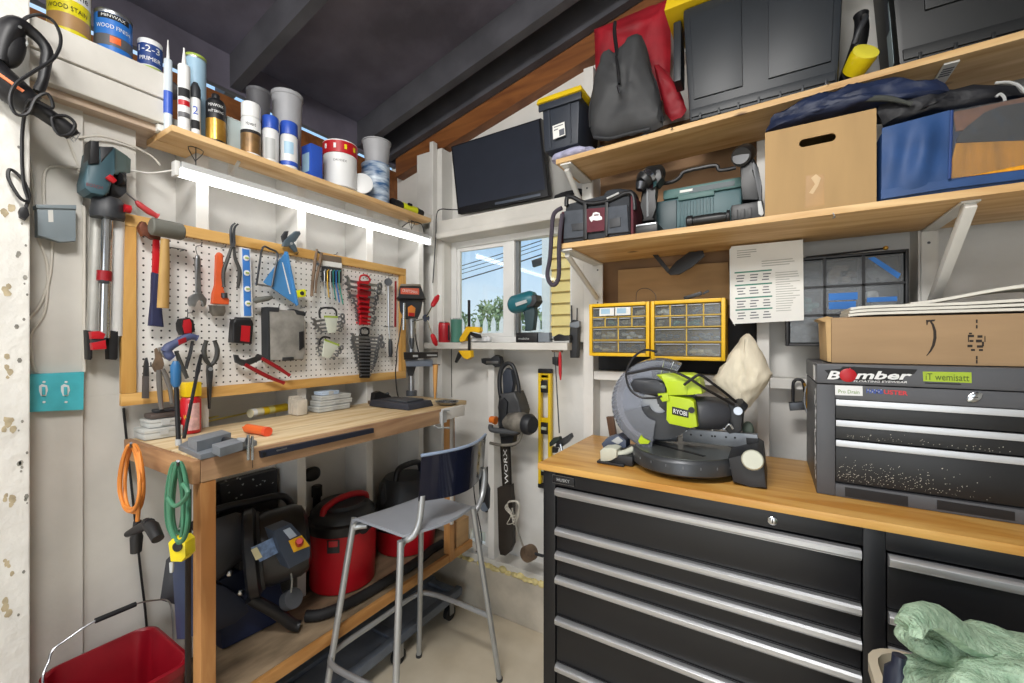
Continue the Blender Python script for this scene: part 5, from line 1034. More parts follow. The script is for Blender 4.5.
# ================================================================ BACK WALL: window sill, tools under it, organisers, posters
pl_ = lambda pts, y, t, bev=.0015: MB().prism(LY(y, *pts), (0, t, 0), bev)
def ty(pts, y, r, n=8, k=5): return MB().tube(cr(LY(y, *pts), k), r, n)
zw = 1.3455
def upc(u, y): d = ray(u, 300); return V((d.x * y / d.y, y, 0))
p = upc(444.3, 1.712); t = thing('drink_can', 'red can on the left end of the window sill', 'can', (p.x, p.y, zw))
P('can_body', MB().lathe([(.028, zw), (.031, zw + .006), (.031, zw + .095), (.027, zw + .104), (0, zw + .103)], (p.x, p.y, 0)), mat('can_red', '#b81f2c', .35, var=.08), t); P('stripe', patch(p, .031, A0(p) + .85, .012, zw + .012, zw + .09), navyb, t); P('rim', MB().lathe([(.027, zw + .1045), (.028, zw + .108), (.025, zw + .108)], (p.x, p.y, 0)), steel, t)
p = upc(456.5, 1.70); t = thing('tumbler', 'dull green ribbed tumbler beside the red can on the sill', 'cup', (p.x, p.y, zw))
P('cup_body', MB().lathe([(.026, zw), (.028, zw + .004), (.030, zw + .112), (.0305, zw + .118), (.027, zw + .118), (.025, zw + .01), (0, zw + .01)], (p.x, p.y, 0)), mat('sage_green', '#4d8272', .45, var=.1), t)
b = MB()
for k in range(9): q = ay(452 + k * 1.1, 316.5, 1.70); b.tube([(q.x, p.y + .01 * ((k % 3) - 1), zw + .05), (q.x, p.y + .01 * ((k % 3) - 1), zw + .126)], .0022, 6)
P('pencils', b, mat('grey_pencils', '#98a3a0', .5), t)
yc = mat('clamp_yellow', '#e2b21e', .4, var=.06)
t = thing('bar_clamp', 'yellow bar clamp with an upright black bar gripping the window sill', 'clamp', ay(468, 358, 1.625))
P('bar', pl_([(467.6, 300), (469.4, 300), (469.6, 357), (467.8, 357)], 1.626, .008, .0005), black, t); P('upper_jaw', pl_([(459, 339), (464, 331), (466, 326.5), (479, 327), (480, 331), (478.5, 333), (470, 331), (467.5, 335), (465, 341), (460, 342)], 1.618, .024, .003), yc, t)
P('trigger', pl_([(470, 332), (479, 334.5), (480, 338), (476, 338), (470, 335)], 1.622, .016, .002), black, t); P('lower_jaw', pl_([(458, 350.5), (470.5, 350.5), (471, 357), (467, 359.5), (463, 358)], 1.618, .024, .003), yc, t); P('lever', pl_([(458, 352), (462, 354), (456, 363), (454.5, 362)], 1.625, .01, .001), black, t)
b = MB().blob((ay(481, 342, 1.70).x, 1.70, zw + .016), (.06, .05, .0145), 2.3, amp=.02, sc=30, seed=3, flat=-.0135).crumple(.003, 30)
T('rag', b, mat('white_rag', '#cfd0d2', .9, var=.08, bump=.3), 'crumpled white rag lying on the window sill', 'rag')
mk = mat('teal_tool', '#1f6470', .4, var=.08)
t = thing('cordless_inflator', 'teal and black cordless gun standing on its battery on the window sill', 'power tool', ay(527, 341, 1.69))
ax_ = [ay(511.5, 305.5, 1.675), ay(514, 305, 1.675), ay(524, 302, 1.675), ay(532, 299, 1.675), ay(535.5, 298, 1.675)]
P('motor_housing', MB().tube(ax_, [.034, .043, .044, .040, .028], 18), mk, t); P('nose_ring', MB().tube([ax_[0] - (ax_[1] - ax_[0]) * .3, ax_[0] + (ax_[1] - ax_[0]) * .3], [.030, .037], 18), black, t)
P('rear_cover', pl_([(528, 296), (535, 294.5), (536.5, 301), (533, 306), (526, 308)], 1.645, .06, .006), darkgrey, t); P('side_plate', pl_([(515, 303), (526, 299.5), (527, 302.5), (516, 306.5)], 1.629, .003, .001), ltgrey, t)
P('handle', pl_([(523.5, 307), (533.5, 305), (534.5, 313), (532.5, 330), (524.5, 331), (525.5, 318)], 1.665, .034, .006), mat('teal_dark_grip', '#2c4248', .5), t); P('trigger', pl_([(522.5, 309), (525.5, 309), (526, 316), (523.5, 315)], 1.673, .016, .003), black, t)
P('battery', MB().box((ay(515.5, 335, 1.65).x, 1.65, zw), (ay(537, 335, 1.65).x, 1.74, zw + .046), .006), black, t); text('lettering', 'makita', ay(524, 338.5, 1.65) - V((0, .0005, 0)), X, Z, .055, .010, ltgrey, t, d=.0006)
t = thing('bar_clamp', 'black bar clamp lying along the right end of the window sill', 'clamp', ay(555, 341, 1.67))
P('bar', MB().box((ay(539, 340, 1.67).x, 1.672, zw + .012), (ay(571, 340, 1.67).x, 1.684, zw + .018), .001), black, t); P('jaw', pl_([(538, 333), (549, 332.5), (549.5, 342), (538, 342)], 1.66, .03, .003), mat('clamp_grey', '#7d848c', .45), t); P('jaw', pl_([(553, 337), (558, 334), (564, 336), (569, 335), (570, 340), (562, 341), (554, 341)], 1.655, .03, .003), black, t)
t = thing('f_clamp', 'thin F clamp with a red handle hanging under the right end of the sill', 'clamp', ay(557, 433, 1.66))
P('bar', MB().tube(LY(1.665, (553.5, 344), (555.5, 365), (557.2, 395), (559.3, 433)), .0028, 8), dsteel, t); P('slider', pl_([(552, 357), (557.5, 357.5), (557, 366), (552.3, 364)], 1.652, .024, .002), black, t); P('handle', MB().tube(LY(1.65, (560, 352), (560, 356), (560.3, 373), (560.6, 380)), [.004, .0075, .007, .003], 10), red, t); P('screw', MB().tube(LY(1.652, (556.5, 351), (560, 351)), .004, 8), rust, t)
P('foot', pl_([(550, 348.5), (560.5, 349), (561, 352.5), (552, 352)], 1.652, .02, .002), rust, t)
t = thing('trigger_clamp', 'black trigger clamp standing upright in front of the white post right of the window', 'clamp', ay(573, 358, 1.70))
P('grip', pl_([(570, 322), (573, 319.5), (577.5, 321), (577, 340), (576.5, 358), (570, 358), (569, 340)], 1.695, .035, .005), mat('clamp_charcoal', '#26282c', .5), t); P('rod', MB().tube(LY(1.71, (571.5, 305.5), (571.7, 322)), .004, 8), dsteel, t); P('rod', MB().tube(LY(1.71, (577.2, 308), (576.8, 326)), .003, 8), dsteel, t); P('jaw', pl_([(569.5, 323), (579, 321), (579.3, 327), (576, 328), (569.5, 327)], 1.690, .02, .003), mat('clamp_grey', '#7d848c'), t)
# yellow level
yl = mat('level_yellow', '#e3bd14', .4, var=.05)
t = thing('spirit_level', 'long yellow box level hanging upright between the chainsaw and the tool chest', 'level', ay(544, 488, 1.80))
ly = lambda a, c_: (ay(a, c_, 1.79))
x0, x1, zt, zb2 = ly(538, 369).x, ly(550.5, 369).x, ly(544, 369).z, ly(540, 488).z
P('frame', MB().box((x0, 1.79, zb2 + .02), (x0 + .014, 1.815, zt - .02), .002).box((x1 - .014, 1.79, zb2 + .02), (x1, 1.815, zt - .02), .002), yl, t)
w_ = zt - zb2; cuts = [0, .07, .19, .43, .55, .80, .93, 1]
for k in (1, 3, 5): P('web', MB().box((x0 + .0145, 1.797, zt - .02 - (w_ - .04) * cuts[k + 1] if 0 else zt - w_ * cuts[k] - .012), (x1 - .0145, 1.808, zt - w_ * cuts[k] + .012), .001), yl, t)
P('web', MB().box((x0 + .0145, 1.797, zt - w_ * .075), (x1 - .0145, 1.808, zt - .0205), .001), yl, t)
for k, vv in enumerate((387, 428.5, 470)):
    c = ly(544.3, vv); P('vial_housing', MB().box((x0 + .0145, 1.789, c.z - .028), (x1 - .0145, 1.812, c.z + .028), .004), black, t); P('vial', MB().tube([c + V((-.012, -.002, 0)), c + V((.012, -.002, 0))], .008, 10), mat('vial_green', '#b9bfa9', .2), t)
P('end_cap', MB().box((x0 - .001, 1.789, zt - .02), (x1 + .001, 1.816, zt), .003), black, t); P('end_cap', MB().box((x0 - .001, 1.789, zb2), (x1 + .001, 1.816, zb2 + .02), .003), black, t)
# chainsaw
ch = mat('saw_black', '#202226', .45, var=.15); wg = mat('worn_saw_grey', '#807b72', .5, .3, var=.35, scale=22)
t = thing('chainsaw', 'black electric chainsaw hanging bar down on the post under the window', 'chainsaw', ay(505, 555, 1.69))
ys = 1.69
P('rear_handle', MB().tube(cr(LY(ys, (501, 398), (499.5, 384), (501, 370), (507, 363.5), (513, 366), (517, 378), (519, 393), (514, 400)), 5), [.011, .011, .011, .010, .009, .009, .010, .012], 12), ch, t)
P('trigger_body', pl_([(502, 374), (506, 368), (511, 371), (513, 384), (511, 393), (503, 394)], ys - .015, .03, .006), mat('saw_slate', '#2f3540', .5), t)
P('body', pl_([(499, 394), (514, 392), (518, 402), (521, 412), (518, 424), (515, 436), (499, 437), (497, 420), (500, 408)], ys - .05, .085, .012), mat('saw_dark_grey', '#3d3e40', .5, var=.15), t); P('brake_guard', pl_([(499, 402), (503, 398), (507, 402), (506, 424), (500, 428), (498, 415)], ys - .062, .02, .005), ch, t)
P('motor', MB().tube([ay(507, 424, ys - .045), ay(511, 422, ys - .05), ay(522, 422.5, ys - .06), ay(527, 424, ys - .062)], [.030, .042, .046, .043], 22), wg, t); P('motor_cap', MB().tube([ay(526.5, 424, ys - .062), ay(530, 424.5, ys - .066), ay(533, 425, ys - .07)], [.046, .047, .036], 22), ch, t)
P('oil_cap', MB().tube([ay(490.5, 419.5, ys - .03), ay(496, 420.5, ys - .03)], [.016, .020], 14), mat('orange_cap', '#d9742c', .4), t)
P('front_handle', MB().tube(cr(LY(ys - .07, (491, 425), (491, 429), (496, 430.5), (514, 432), (520, 429), (527, 424)), 4), .0125, 12), mat('saw_handle_grey', '#4a4c4f', .5), t)
P('hand_guard', MB().tube(cr(LY(ys - .06, (490, 443), (500, 445), (512, 444.5), (519, 441), (522, 432)), 4), .007, 10), wg, t); P('bar_clamp_plate', pl_([(500, 436), (513, 436), (512, 447), (501, 447)], ys - .025, .04, .004), ch, t)
P('chain', pl_([(499.8, 445), (509.5, 445), (511, 487), (502.3, 487)], ys, .010, .001), mat('chain_dark', '#2a2724', .5, .5, var=.3, scale=60), t); P('guide_bar', pl_([(501.2, 446), (508.2, 446), (509.6, 486), (503.6, 486)], ys - .002, .014, .0005), mat('bar_black', '#37332e', .5, .3), t)
a, b_ = ay(506.8, 484, ys - .0025), ay(505, 449, ys - .0025); text('lettering', 'WORX', (a + b_) / 2, (b_ - a), (b_ - a).cross(Y) * -1 if (b_ - a).cross(Y).x > 0 else (b_ - a).cross(Y), .165, .02, wlab, t, d=.0008)
P('scabbard', pl_([(497, 488), (510.5, 485), (511.8, 500), (512.5, 545), (509, 553), (505, 556), (500, 555), (498.5, 548)], ys - .012, .03, .004), mat('scabbard_brown_black', '#2e2822', .6, var=.15), t)
t = thing('bar_clamp', 'small black and silver clamp fixed to the top of the post above the chainsaw', 'clamp', ay(491, 367, 1.72))
P('head', pl_([(481, 358.5), (485, 358), (490, 359.5), (495, 355), (499, 357), (500, 362), (499, 366.5), (495, 367.5), (492, 364), (486, 365), (481.5, 363)], 1.695, .035, .003), ch, t); P('bar', pl_([(486, 361), (498, 361), (498, 363.5), (486, 363.5)], 1.69, .006, .001), steel, t)
t = thing('drop_rod', 'thin metal rod with a round rusty foot below the chainsaw scabbard', 'rod', ay(526, 562, 1.66))
P('rod', MB().tube(LY(1.655, (512, 508), (517, 530), (524, 549)), .0045, 8), mat('pale_steel', '#9a968c', .45, .6), t); P('foot', MB().tube([ay(527, 554, 1.66), ay(531.5, 552, 1.645)], [.036, .034], 20), rust, t); P('axle', MB().tube(LY(1.66, (531, 552.5), (543, 556)), .007, 10), dsteel, t)
b = MB()
for k in range(4): b.tube(cr(LY(1.645 + k * .004, (505 + k, 507), (509, 502.5 - k * .5), (516 + k, 502), (519, 508 + k * 2), (514, 516 + k * 3), (508 + k, 512)), 4, True), .0017, 6, closed=True)
b.tube(cr(LY(1.650, (513, 508), (510, 518), (507, 524), (514, 522), (511, 512)), 4), .0017, 6)
T('zip_ties', b, mat('clear_white_tie', '#cfcabd', .4), 'loose coil of pale plastic ties hanging over the scabbard', 'cable ties')
t = thing('sander', 'black hand sander hanging on the wall behind the stool back', 'power tool', ay(485, 512, 1.75))
P('tool_body', pl_([(478, 474), (482, 469), (486, 478), (490, 489), (489.5, 508), (486, 513), (481, 511), (479, 500)], 1.735, .06, .008), ch, t); P('pad', MB().cyl(ay(484.5, 507, 1.728), ay(484.5, 507, 1.738), .022, n=18), mat('slate_pad', '#4f5864', .6), t); P('cord', MB().tube(cr(LY(1.74, (482, 470), (478, 466), (474, 480), (475, 500), (482, 540), (476, 552)), 5), .003, 6), black, t)
t = thing('pipe_clamp', 'dark steel pipe clamp jaws hanging beside the tool chest top', 'clamp', ay(560, 450, 1.66))
P('jaw', pl_([(549, 443), (553, 438), (559, 437), (560, 440), (553, 445), (549.5, 447)], 1.655, .025, .003), mat('dark_green_steel', '#37403a', .5, .4, var=.2), t); P('jaw', pl_([(555, 447), (557, 441), (564, 437.5), (569.5, 434), (571, 438), (567, 443), (560, 448)], 1.66, .03, .003), dsteel, t); P('handle', MB().tube(LY(1.65, (560.5, 444), (562, 451)), .006, 8), chrome, t); P('base', pl_([(552, 447), (557, 449), (556, 453), (552, 453)], 1.66, .02, .002), black, t)
b = MB().tube(cr(LY(1.69, (459, 209.8), (450, 209.5), (440, 209.5), (436.5, 216), (435.8, 236), (434, 265), (432.8, 283)), 5), .0028, 7)
T('hanging_cable', b, black, 'black cable hanging down in the corner left of the window', 'cable')
b = MB().tube(cr(LY(1.695, (420.5, 226), (421, 260), (421, 300), (421, 350)), 4), .0022, 6)
T('hanging_cable', b, black, 'thin black cable hanging straight down behind the drill press', 'cable')
b = MB().tube(cr(LY(1.69, (451.5, 347), (451.5, 370), (451.8, 397)), 4), .002, 6).box(ay(450.5, 346.5, 1.688), ay(452.5, 344, 1.692))
T('hanging_cable', b, black, 'thin dark cord hanging from the window sill to the tin dish', 'cable')
b = MB().tube([ay(453, 203, 1.69), ay(449.6, 206, 1.6985), ay(449.6, 219, 1.6985)], .0018, 6)

# television on the ledge
t = thing('television', 'flat black television screen leaning on the ledge above the window', 'television', ay(500, 208, 1.70))
tv = [ay(451, 146.5, 1.742), ay(540.5, 118, 1.742), ay(548, 196, 1.70), ay(457.8, 214, 1.70)]
bt = V((0, .032, .004)); P('casing', MB().prism(tv, bt, .003), mat('tv_black', '#15161a', .4), t)
ins = lambda f, g: [tv[0].lerp(tv[2], f), tv[1].lerp(tv[3], f), tv[2].lerp(tv[0], g), tv[3].lerp(tv[1], g)]
P('screen', MB().prism([q - V((0, .0008, 0)) for q in (tv[0].lerp(tv[2], .02), tv[1].lerp(tv[3], .02), tv[1].lerp(tv[2], .93).lerp(tv[0], .02), tv[0].lerp(tv[3], .93).lerp(tv[1], .02))], (0, .0006, 0)), mat('screen_dark', '#30343e', .3, var=.05), t)
q0, q1 = tv[3].lerp(tv[2], .45), tv[3].lerp(tv[2], .93); P('lower_strip', MB().bar(q0 + V((0, -.003, .012)), q1 + V((0, -.003, .012)), .012, .004, Z, .001), mat('tv_strip_blue_grey', '#4e5561', .35), t)
b = MB().blob((ay(571, 190, 1.76).x, 1.765, 2.012), (.075, .045, .021), 2.2, amp=.02, sc=25, seed=8, flat=-.020)
T('glove', b, mat('black_cloth', '#1b1b1e', .9), 'black glove lying on the ledge right of the television', 'glove')

# panels behind the shelves
hbm = mat('brown_hardboard', '#8a6a4b', .75, var=.12, scale=5, stretch=(1, 1, 2))
S('hardboard_panel', MB().box((-.652, 1.822, 1.44), (-.043, 1.829, 2.25)), hbm, wb)
S('black_panel', MB().box((-.652, 1.800, 1.2235), (-.043, 1.829, 1.4395)), mat('black_board', '#17171a', .7, var=.2), wb)
T('carton_sheet', MB().prism(LY(1.80, (618, 270), (728, 262), (731, 305), (618, 306)), (0, .006, 0), .001), cardboard, 'sheet of brown cardboard standing behind the yellow drawer cabinets', 'cardboard')
# yellow drawer cabinets
clrd = clear('clear_drawer', '#e2e4e2', rough=.15, op=.13, opcol='#c3c8ca')
ycab = mat('cabinet_yellow', '#e9b90f', .4, var=.05)
partc = [mat('small_parts_%d' % i, c, .5, .2, var=.4, scale=60) for i, c in enumerate(('#4c8a80', '#8a8c8e', '#cfc2a2', '#5c5d60', '#efede8', '#9b8872'))]
def cabinet(lab_, x0, x1, z0, z1, seed, labels=False):
    rnd = random.Random(seed); yf, yb = 1.622, 1.737; t = thing('drawer_cabinet', lab_, 'drawer cabinet', ((x0 + x1) / 2, 1.68, z0), 'yellow drawer cabinets'); f = .013
    P('casing', MB().box((x0, yf, z0), (x0 + f, yb, z1), .003).box((x1 - f, yf, z0), (x1, yb, z1), .003).box((x0 + f, yf, z0), (x1 - f, yb, z0 + f), .002).box((x0 + f, yf, z1 - f), (x1 - f, yb, z1), .002).box((x0 + f, yb - .006, z0 + f), (x1 - f, yb, z1 - f)), ycab, t)
    W, Hh = x1 - x0 - 2 * f, z1 - z0 - 2 * f; rows = [(.02, .215, 4), (.245, .43, 4), (.47, .71, 2), (.75, .985, 2)]; dv = MB()
    for a, c_, n in rows:
        za, zc = z1 - f - Hh * c_, z1 - f - Hh * a
        for i in range(n):
            xa, xb = x0 + f + W * i / n + .0025, x0 + f + W * (i + 1) / n - .0025
            if i: dv.box((xa - .005 + .0002, yf + .004, za), (xa - .0002, yb - .0065, zc))
            d_ = P('drawer', MB().box((xa, yf + .004, za), (xb, yf + .006, zc)).box((xa, yf + .0062, za), (xa + .0015, yb - .012, zc - .004)).box((xb - .0015, yf + .0062, za), (xb, yb - .012, zc - .004)), clrd, t)
            P('drawer_lip', MB().box((xa + .004, yf - .004, zc - .005), (xb - .004, yf + .0038, zc - .002), .001), ltgrey, d_)
            cb = MB()
            for k in range(5 if n == 4 else 9):
                s = rnd.uniform(.004, .010); cb.blob((rnd.uniform(xa + .010, xb - .010), yf + rnd.uniform(.016, .03), za + s + rnd.random() * (zc - za) * .4), (s * 1.5, s * .8, s * rnd.uniform(.6, 1)), 2.6, nu=8, nv=5)
            P('contents', cb, rnd.choice(partc), d_)
        if c_ < .9: dv.box((x0 + f, yf + .002, za - .0045), (x1 - f, yb - .0065, za - .0005))
    P('divider', dv, mat('cabinet_inner', '#c9a53a', .5), t)
    if labels:
        for k in (0, 1): P('paper_label', MB().box((x0 + f + W * (.16 + .3 * k), yf - .0075, z1 - f - Hh * .20), (x0 + f + W * (.44 + .3 * k), yf - .0065, z1 - f - Hh * .03)), paper, t); P('print', MB().box((x0 + f + W * (.19 + .3 * k), yf - .0082, z1 - f - Hh * .16), (x0 + f + W * (.36 + .3 * k), yf - .0077, z1 - f - Hh * .05)), pb, t)
    return t
X_ = lambda u: ay(u, 330, 1.622).x
cabinet('yellow drawer cabinet with white labels, the one nearer the window', X_(589), X_(649.2), 1.292, 1.502, 1, True)
cabinet('yellow drawer cabinet beside the poster, without labels', X_(650.6), X_(725.3), 1.282, 1.502, 2)
t = thing('utility_knife', 'black knife and paper scrap lying on top of the right yellow cabinet', 'knife', ay(697, 297, 1.67))
P('knife_body', MB().bar(V((ay(684, 297, 1.67).x, 1.67, 1.510)), V((ay(702, 290, 1.67).x, 1.67, 1.527)), .014, .012, Z, .003), black, t); P('blade_end', MB().bar(V((ay(703, 291, 1.67).x, 1.67, 1.524)), V((ay(709, 288, 1.67).x, 1.67, 1.534)), .008, .006, Z, .001), darkgrey, t); P('paper_scrap', MB().box((ay(694, 297, 1.67).x, 1.65, 1.5025), (ay(704, 297, 1.67).x, 1.69, 1.5045)), paper, t)
b = MB().tube(cr(LY(1.70, (636, 301), (637, 292), (642, 288.5), (649, 289), (655, 294), (656, 300)), 5), .0012, 5)
T('wire_loop', b, dsteel, 'thin bent wire standing on top of the left yellow cabinet', 'wire')
b = pl_([(652.5, 255), (657.5, 254.5), (670, 270), (667, 272.5)], 1.66, .006, .001).prism(LY(1.66, (667, 272), (676, 261.5), (689, 252), (703, 250.5), (704.5, 256), (692, 267), (679, 274.5), (670, 275)), (0, .008, 0), .001)
T('strap', b, black, 'flat black strap hanging below the lower shelf above the yellow cabinets', 'strap')
# posters
def sheet(pts, y, m, name, lab_, cat, **k): return T(name, MB().prism(LY(y, *pts), (0, .0006, 0)), m, lab_, cat, **k)
sheet([(729.5, 249), (733, 247), (735, 326), (730, 318)], 1.6475, paper, 'paper_sheet', 'white sheet peeking out behind the printed poster', 'paper')
t = thing('poster', 'white printed sheet with a green lined table hanging from the underside of the lower shelf', 'poster', ay(768, 323, 1.645))
pq = [(731, 246.5), (803, 239.6), (803.9, 320.3), (733, 324)]
P('paper', MB().prism(LY(1.645, *pq), (0, .0008, 0)), paper, t)
def pu(a, c_):      # position on the sheet, 0..1 from its top left corner
    L0, R0 = [pq[0][i] + (pq[3][i] - pq[0][i]) * c_ for i in (0, 1)], [pq[1][i] + (pq[2][i] - pq[1][i]) * c_ for i in (0, 1)]
    return tuple(L0[i] + (R0[i] - L0[i]) * a for i in (0, 1))
def ln(a0, a1, c0, c1): return LY(1.6447, pu(a0, c0), pu(a1, c0), pu(a1, c1), pu(a0, c1))
gl_ = mat('print_green', '#3f8270', .7); gk = mat('print_grey', '#5d6068', .7); gp = mat('print_pale', '#a3a49f', .7)
bg_, bk2, bp_ = MB(), MB(), MB(); rnd = random.Random(5)
for k, c0 in enumerate((.335, .50, .665, .815)):
    bg_.prism(ln(.04, .56, c0, c0 + .018), (0, .0003, 0))
    for j in range(3):
        for i in range(3):
            a = .06 + i * .18; bk2.prism(ln(a + rnd.random() * .02, a + .09 + rnd.random() * .04, c0 + .045 + j * .035, c0 + .058 + j * .035), (0, .0003, 0))
for k in range(4): bp_.prism(ln(.08, .22 + rnd.random() * .14, .06 + k * .028, .070 + k * .028), (0, .0003, 0))
for k in range(3): bp_.prism(ln(.42, .80 + rnd.random() * .1, .22 + k * .03, .23 + k * .03), (0, .0003, 0))
for k in range(17): bp_.prism(ln(.61, .80 + rnd.random() * .16, .38 + k * .030, .388 + k * .030), (0, .0003, 0))
P('green_rule', bg_, gl_, t, smooth=False); P('table_print', bk2, gk, t, smooth=False); P('small_print', bp_, gp, t, smooth=False)
# black parts cabinet
clk = clear('clear_dark_drawer', '#dcdede', rough=.15, op=.13, opcol='#c4c7ca')
t = thing('parts_organizer', 'black parts cabinet with clear drawers and blue tape labels behind the cardboard box', 'drawer cabinet', (.2, 1.7, 1.335))
x0, x1, z0, z1, yf, yb = .045, .347, 1.335, 1.622, 1.655, 1.738
P('casing', MB().box((x0, yf, z0), (x0 + .008, yb, z1), .002).box((x1 - .008, yf, z0), (x1, yb, z1), .002).box((x0 + .008, yf, z1 - .008), (x1 - .008, yb, z1), .002).box((x0 + .008, yf, z0), (x1 - .008, yb, z0 + .008), .002).box((x0 + .008, yb - .004, z0 + .008), (x1 - .008, yb, z1 - .008)), black, t)
rnd = random.Random(9); cw = (x1 - x0 - .016) / 3; rh = (z1 - z0 - .016) / 3; dvm = MB()
bt_ = mat('blue_tape', '#2f74c4', .6, var=.08)
for r in range(3):
    for c in range(3):
        xa, xb, zc, za = x0 + .008 + cw * c + .004, x0 + .008 + cw * (c + 1) - .004, z1 - .008 - rh * r - .004, z1 - .008 - rh * (r + 1) + .004
        d_ = P('drawer', MB().box((xa, yf + .003, za), (xb, yf + .005, zc)), clk, t)
        cb = MB()
        for k in range(10): s = rnd.uniform(.010, .018); cb.blob((rnd.uniform(xa + .018, xb - .018), yf + .028, za + s + rnd.random() * (zc - za - 2 * s) * .8), (s, s * .8, s * .8), 2.8, nu=8, nv=5)
        P('contents', cb, partc[(r * 3 + c * 2 + 3) % 6], d_)
        if (r, c) == (0, 2): P('blue_tape', MB().prism([(xa + .006, yf + .002, zc - .006), (xa + .022, yf + .002, zc - .004), (xb - .006, yf + .002, za + .022), (xb - .012, yf + .002, za + .008)], (0, .0006, 0)), bt_, d_)
        if (r, c) == (1, 1): P('blue_tape', MB().box((xa + .006, yf + .0018, zc - .040), (xb - .010, yf + .0026, zc - .018)).box((xa + .006, yf + .0018, zc - .068), (xb - .014, yf + .0026, zc - .045)), bt_, d_)
        if (r, c) == (1, 2): P('blue_tape', MB().box((xa + .004, yf + .0018, zc - .050), (xb - .014, yf + .0026, zc - .036)), bt_, d_)
for c in (1, 2): dvm.box((x0 + .008 + cw * c - .0038, yf + .001, z0 + .008), (x0 + .008 + cw * c + .0038, yb - .005, z1 - .008))
for r in (1, 2): dvm.box((x0 + .008, yf + .001, z0 + .008 + rh * r - .003), (x1 - .008, yb - .005, z0 + .008 + rh * r + .003))
P('divider', dvm, black, t)
t = thing('dowel_rod', 'thin dark rod with a brass knob lying on the black parts cabinet', 'rod', ay(850, 253, 1.68)); a, b_ = V((ay(806, 256, 1.68).x, 1.68, 1.626)), ay(884, 248.5, 1.68)
P('rod', MB().tube([a, b_], .003, 8), black, t); P('knob', MB().blob(b_ + V((.004, 0, .001)), (.007, .007, .007), nu=12, nv=8), gold, t)
t = thing('padlock', 'black shackled lock and keys hanging on the white rail left of the grey tool chest', 'padlock', ay(798, 412, 1.71))
P('shackle', MB().tube(cr(LY(1.715, (793, 404), (793, 386), (795, 380.5), (799, 379.5), (803, 382), (805, 392)), 5), .005, 10), black, t); P('lock_body', MB().prism(LY(1.70, (789, 403), (803, 402), (805, 410), (790, 411)), (0, .03, 0), .003), dsteel, t); P('key', MB().tube(cr(LY(1.712, (804, 383), (808, 396), (806, 409)), 3), .004, 8), gold, t); P('key', MB().tube(cr(LY(1.71, (806, 386), (804, 400), (807, 413)), 3), .003, 8), steel, t)
# ================================================================ SHELVES ON THE BACK WALL and their load
XL = -.655
zlow = 1.706                                        # top of the lower shelf
def zup(x): return 2.0668 + .024 * (x + .719)        # top of the upper shelf, slightly out of level
t = thing('wooden_wall_shelf', 'long pine shelf on the back wall, the lower of the two', 'shelf', (.1, 1.57, 1.687))
P('board', MB().box((XL, 1.394, 1.687), (.95, 1.738, zlow), .002), woodpinex, t)
brw = mat('bracket_white', '#d6d5d0', .45, var=.04)
def bracket(t, x, zt, yf=1.42, dz=.28, w=.034, lab_=None):
    b = P('bracket', MB().box((x - w / 2, 1.732, zt - dz), (x + w / 2, 1.7385, zt - .001), .001).box((x - w / 2, yf, zt - .006), (x + w / 2, 1.7315, zt - .001), .001), brw, t)
    P('brace', MB().bar((x, yf + .006, zt - .008), (x, 1.729, zt - dz + .03), .022, w * .8, X, .003), brw, b)
    for q in (V((x, yf + .02, zt - .0065)),): P('screw', MB().cyl(q, q - V((0, 0, .002)), .004, n=10), dsteel, b)
    for z in (zt - .04, zt - dz + .015): P('screw', MB().cyl((x, 1.731, z), (x, 1.733, z), .004, n=10), dsteel, b)
bracket(t, .407, 1.687)
rodm = mat('bracket_rod_grey', '#a7a9ab', .4, .4)
def gusset(t, zt, yf):
    b = P('bracket', MB().box((XL + .001, yf, zt - .008), (XL + .046, 1.7385, zt - .001), .001).box((XL + .001, 1.7305, zt - .19), (XL + .046, 1.7385, zt - .0085), .001), brw, t, label='white bracket under the shelf end')
    P('brace', MB().tube([(XL + .018, yf + .025, zt - .018), (XL + .024, 1.72, zt - .15)], .0105, 10), brw, b)
    for z in (zt - .03, zt - .17): P('screw', MB().cyl((XL + .024, 1.7302, z), (XL + .024, 1.732, z), .004, n=10), dsteel, b)
gusset(t, 1.687, 1.40)
P('screw_hook', MB().tube(cr([ay(833, 213, 1.393), ay(835, 217, 1.388), ay(832.5, 218, 1.386)], 4), .0015, 6), steel, t)
t = thing('wooden_wall_shelf', 'long pine shelf on the back wall, the upper one under the storage totes', 'shelf', (.1, 1.689, 2.0))
def slab(x0, x1, d): return [(x0, 1.5, zup(x0) - .019 - d), (x1, 1.5, zup(x1) - .019 - d), (x1, 1.735, zup(x1) - .019 - d), (x0, 1.735, zup(x0) - .019 - d)]
P('board', MB().hexa(slab(-.719, .95, 0) + slab(-.719, .95, -.019), .002), woodpinex, t)
XL = -.7035; gusset(t, zup(-.70) - .019, 1.505); XL = -.655
x = .40; zt = zup(x) - .0195
b = P('bracket', MB().box((x - .015, 1.517, zt - .006), (x + .015, 1.735, zt - .001), .001).box((x - .015, 1.7352, zt - .10), (x + .015, 1.7395, zt - .001), .001), brw, t)
for k in range(4): P('print', MB().box((x - .011, 1.539 + k * .012, zt - .0068), (x + .011, 1.545 + k * .012, zt - .0062)), gk, b)
for u, v in ((671, 127), (827, 81.5)): P('screw_hook', MB().tube(cr([ay(u, v, 1.499), ay(u + 1.614, v + 1.614, 1.494), ay(u - .5, v + 3, 1.491)], 4), .0015, 6), steel, t)

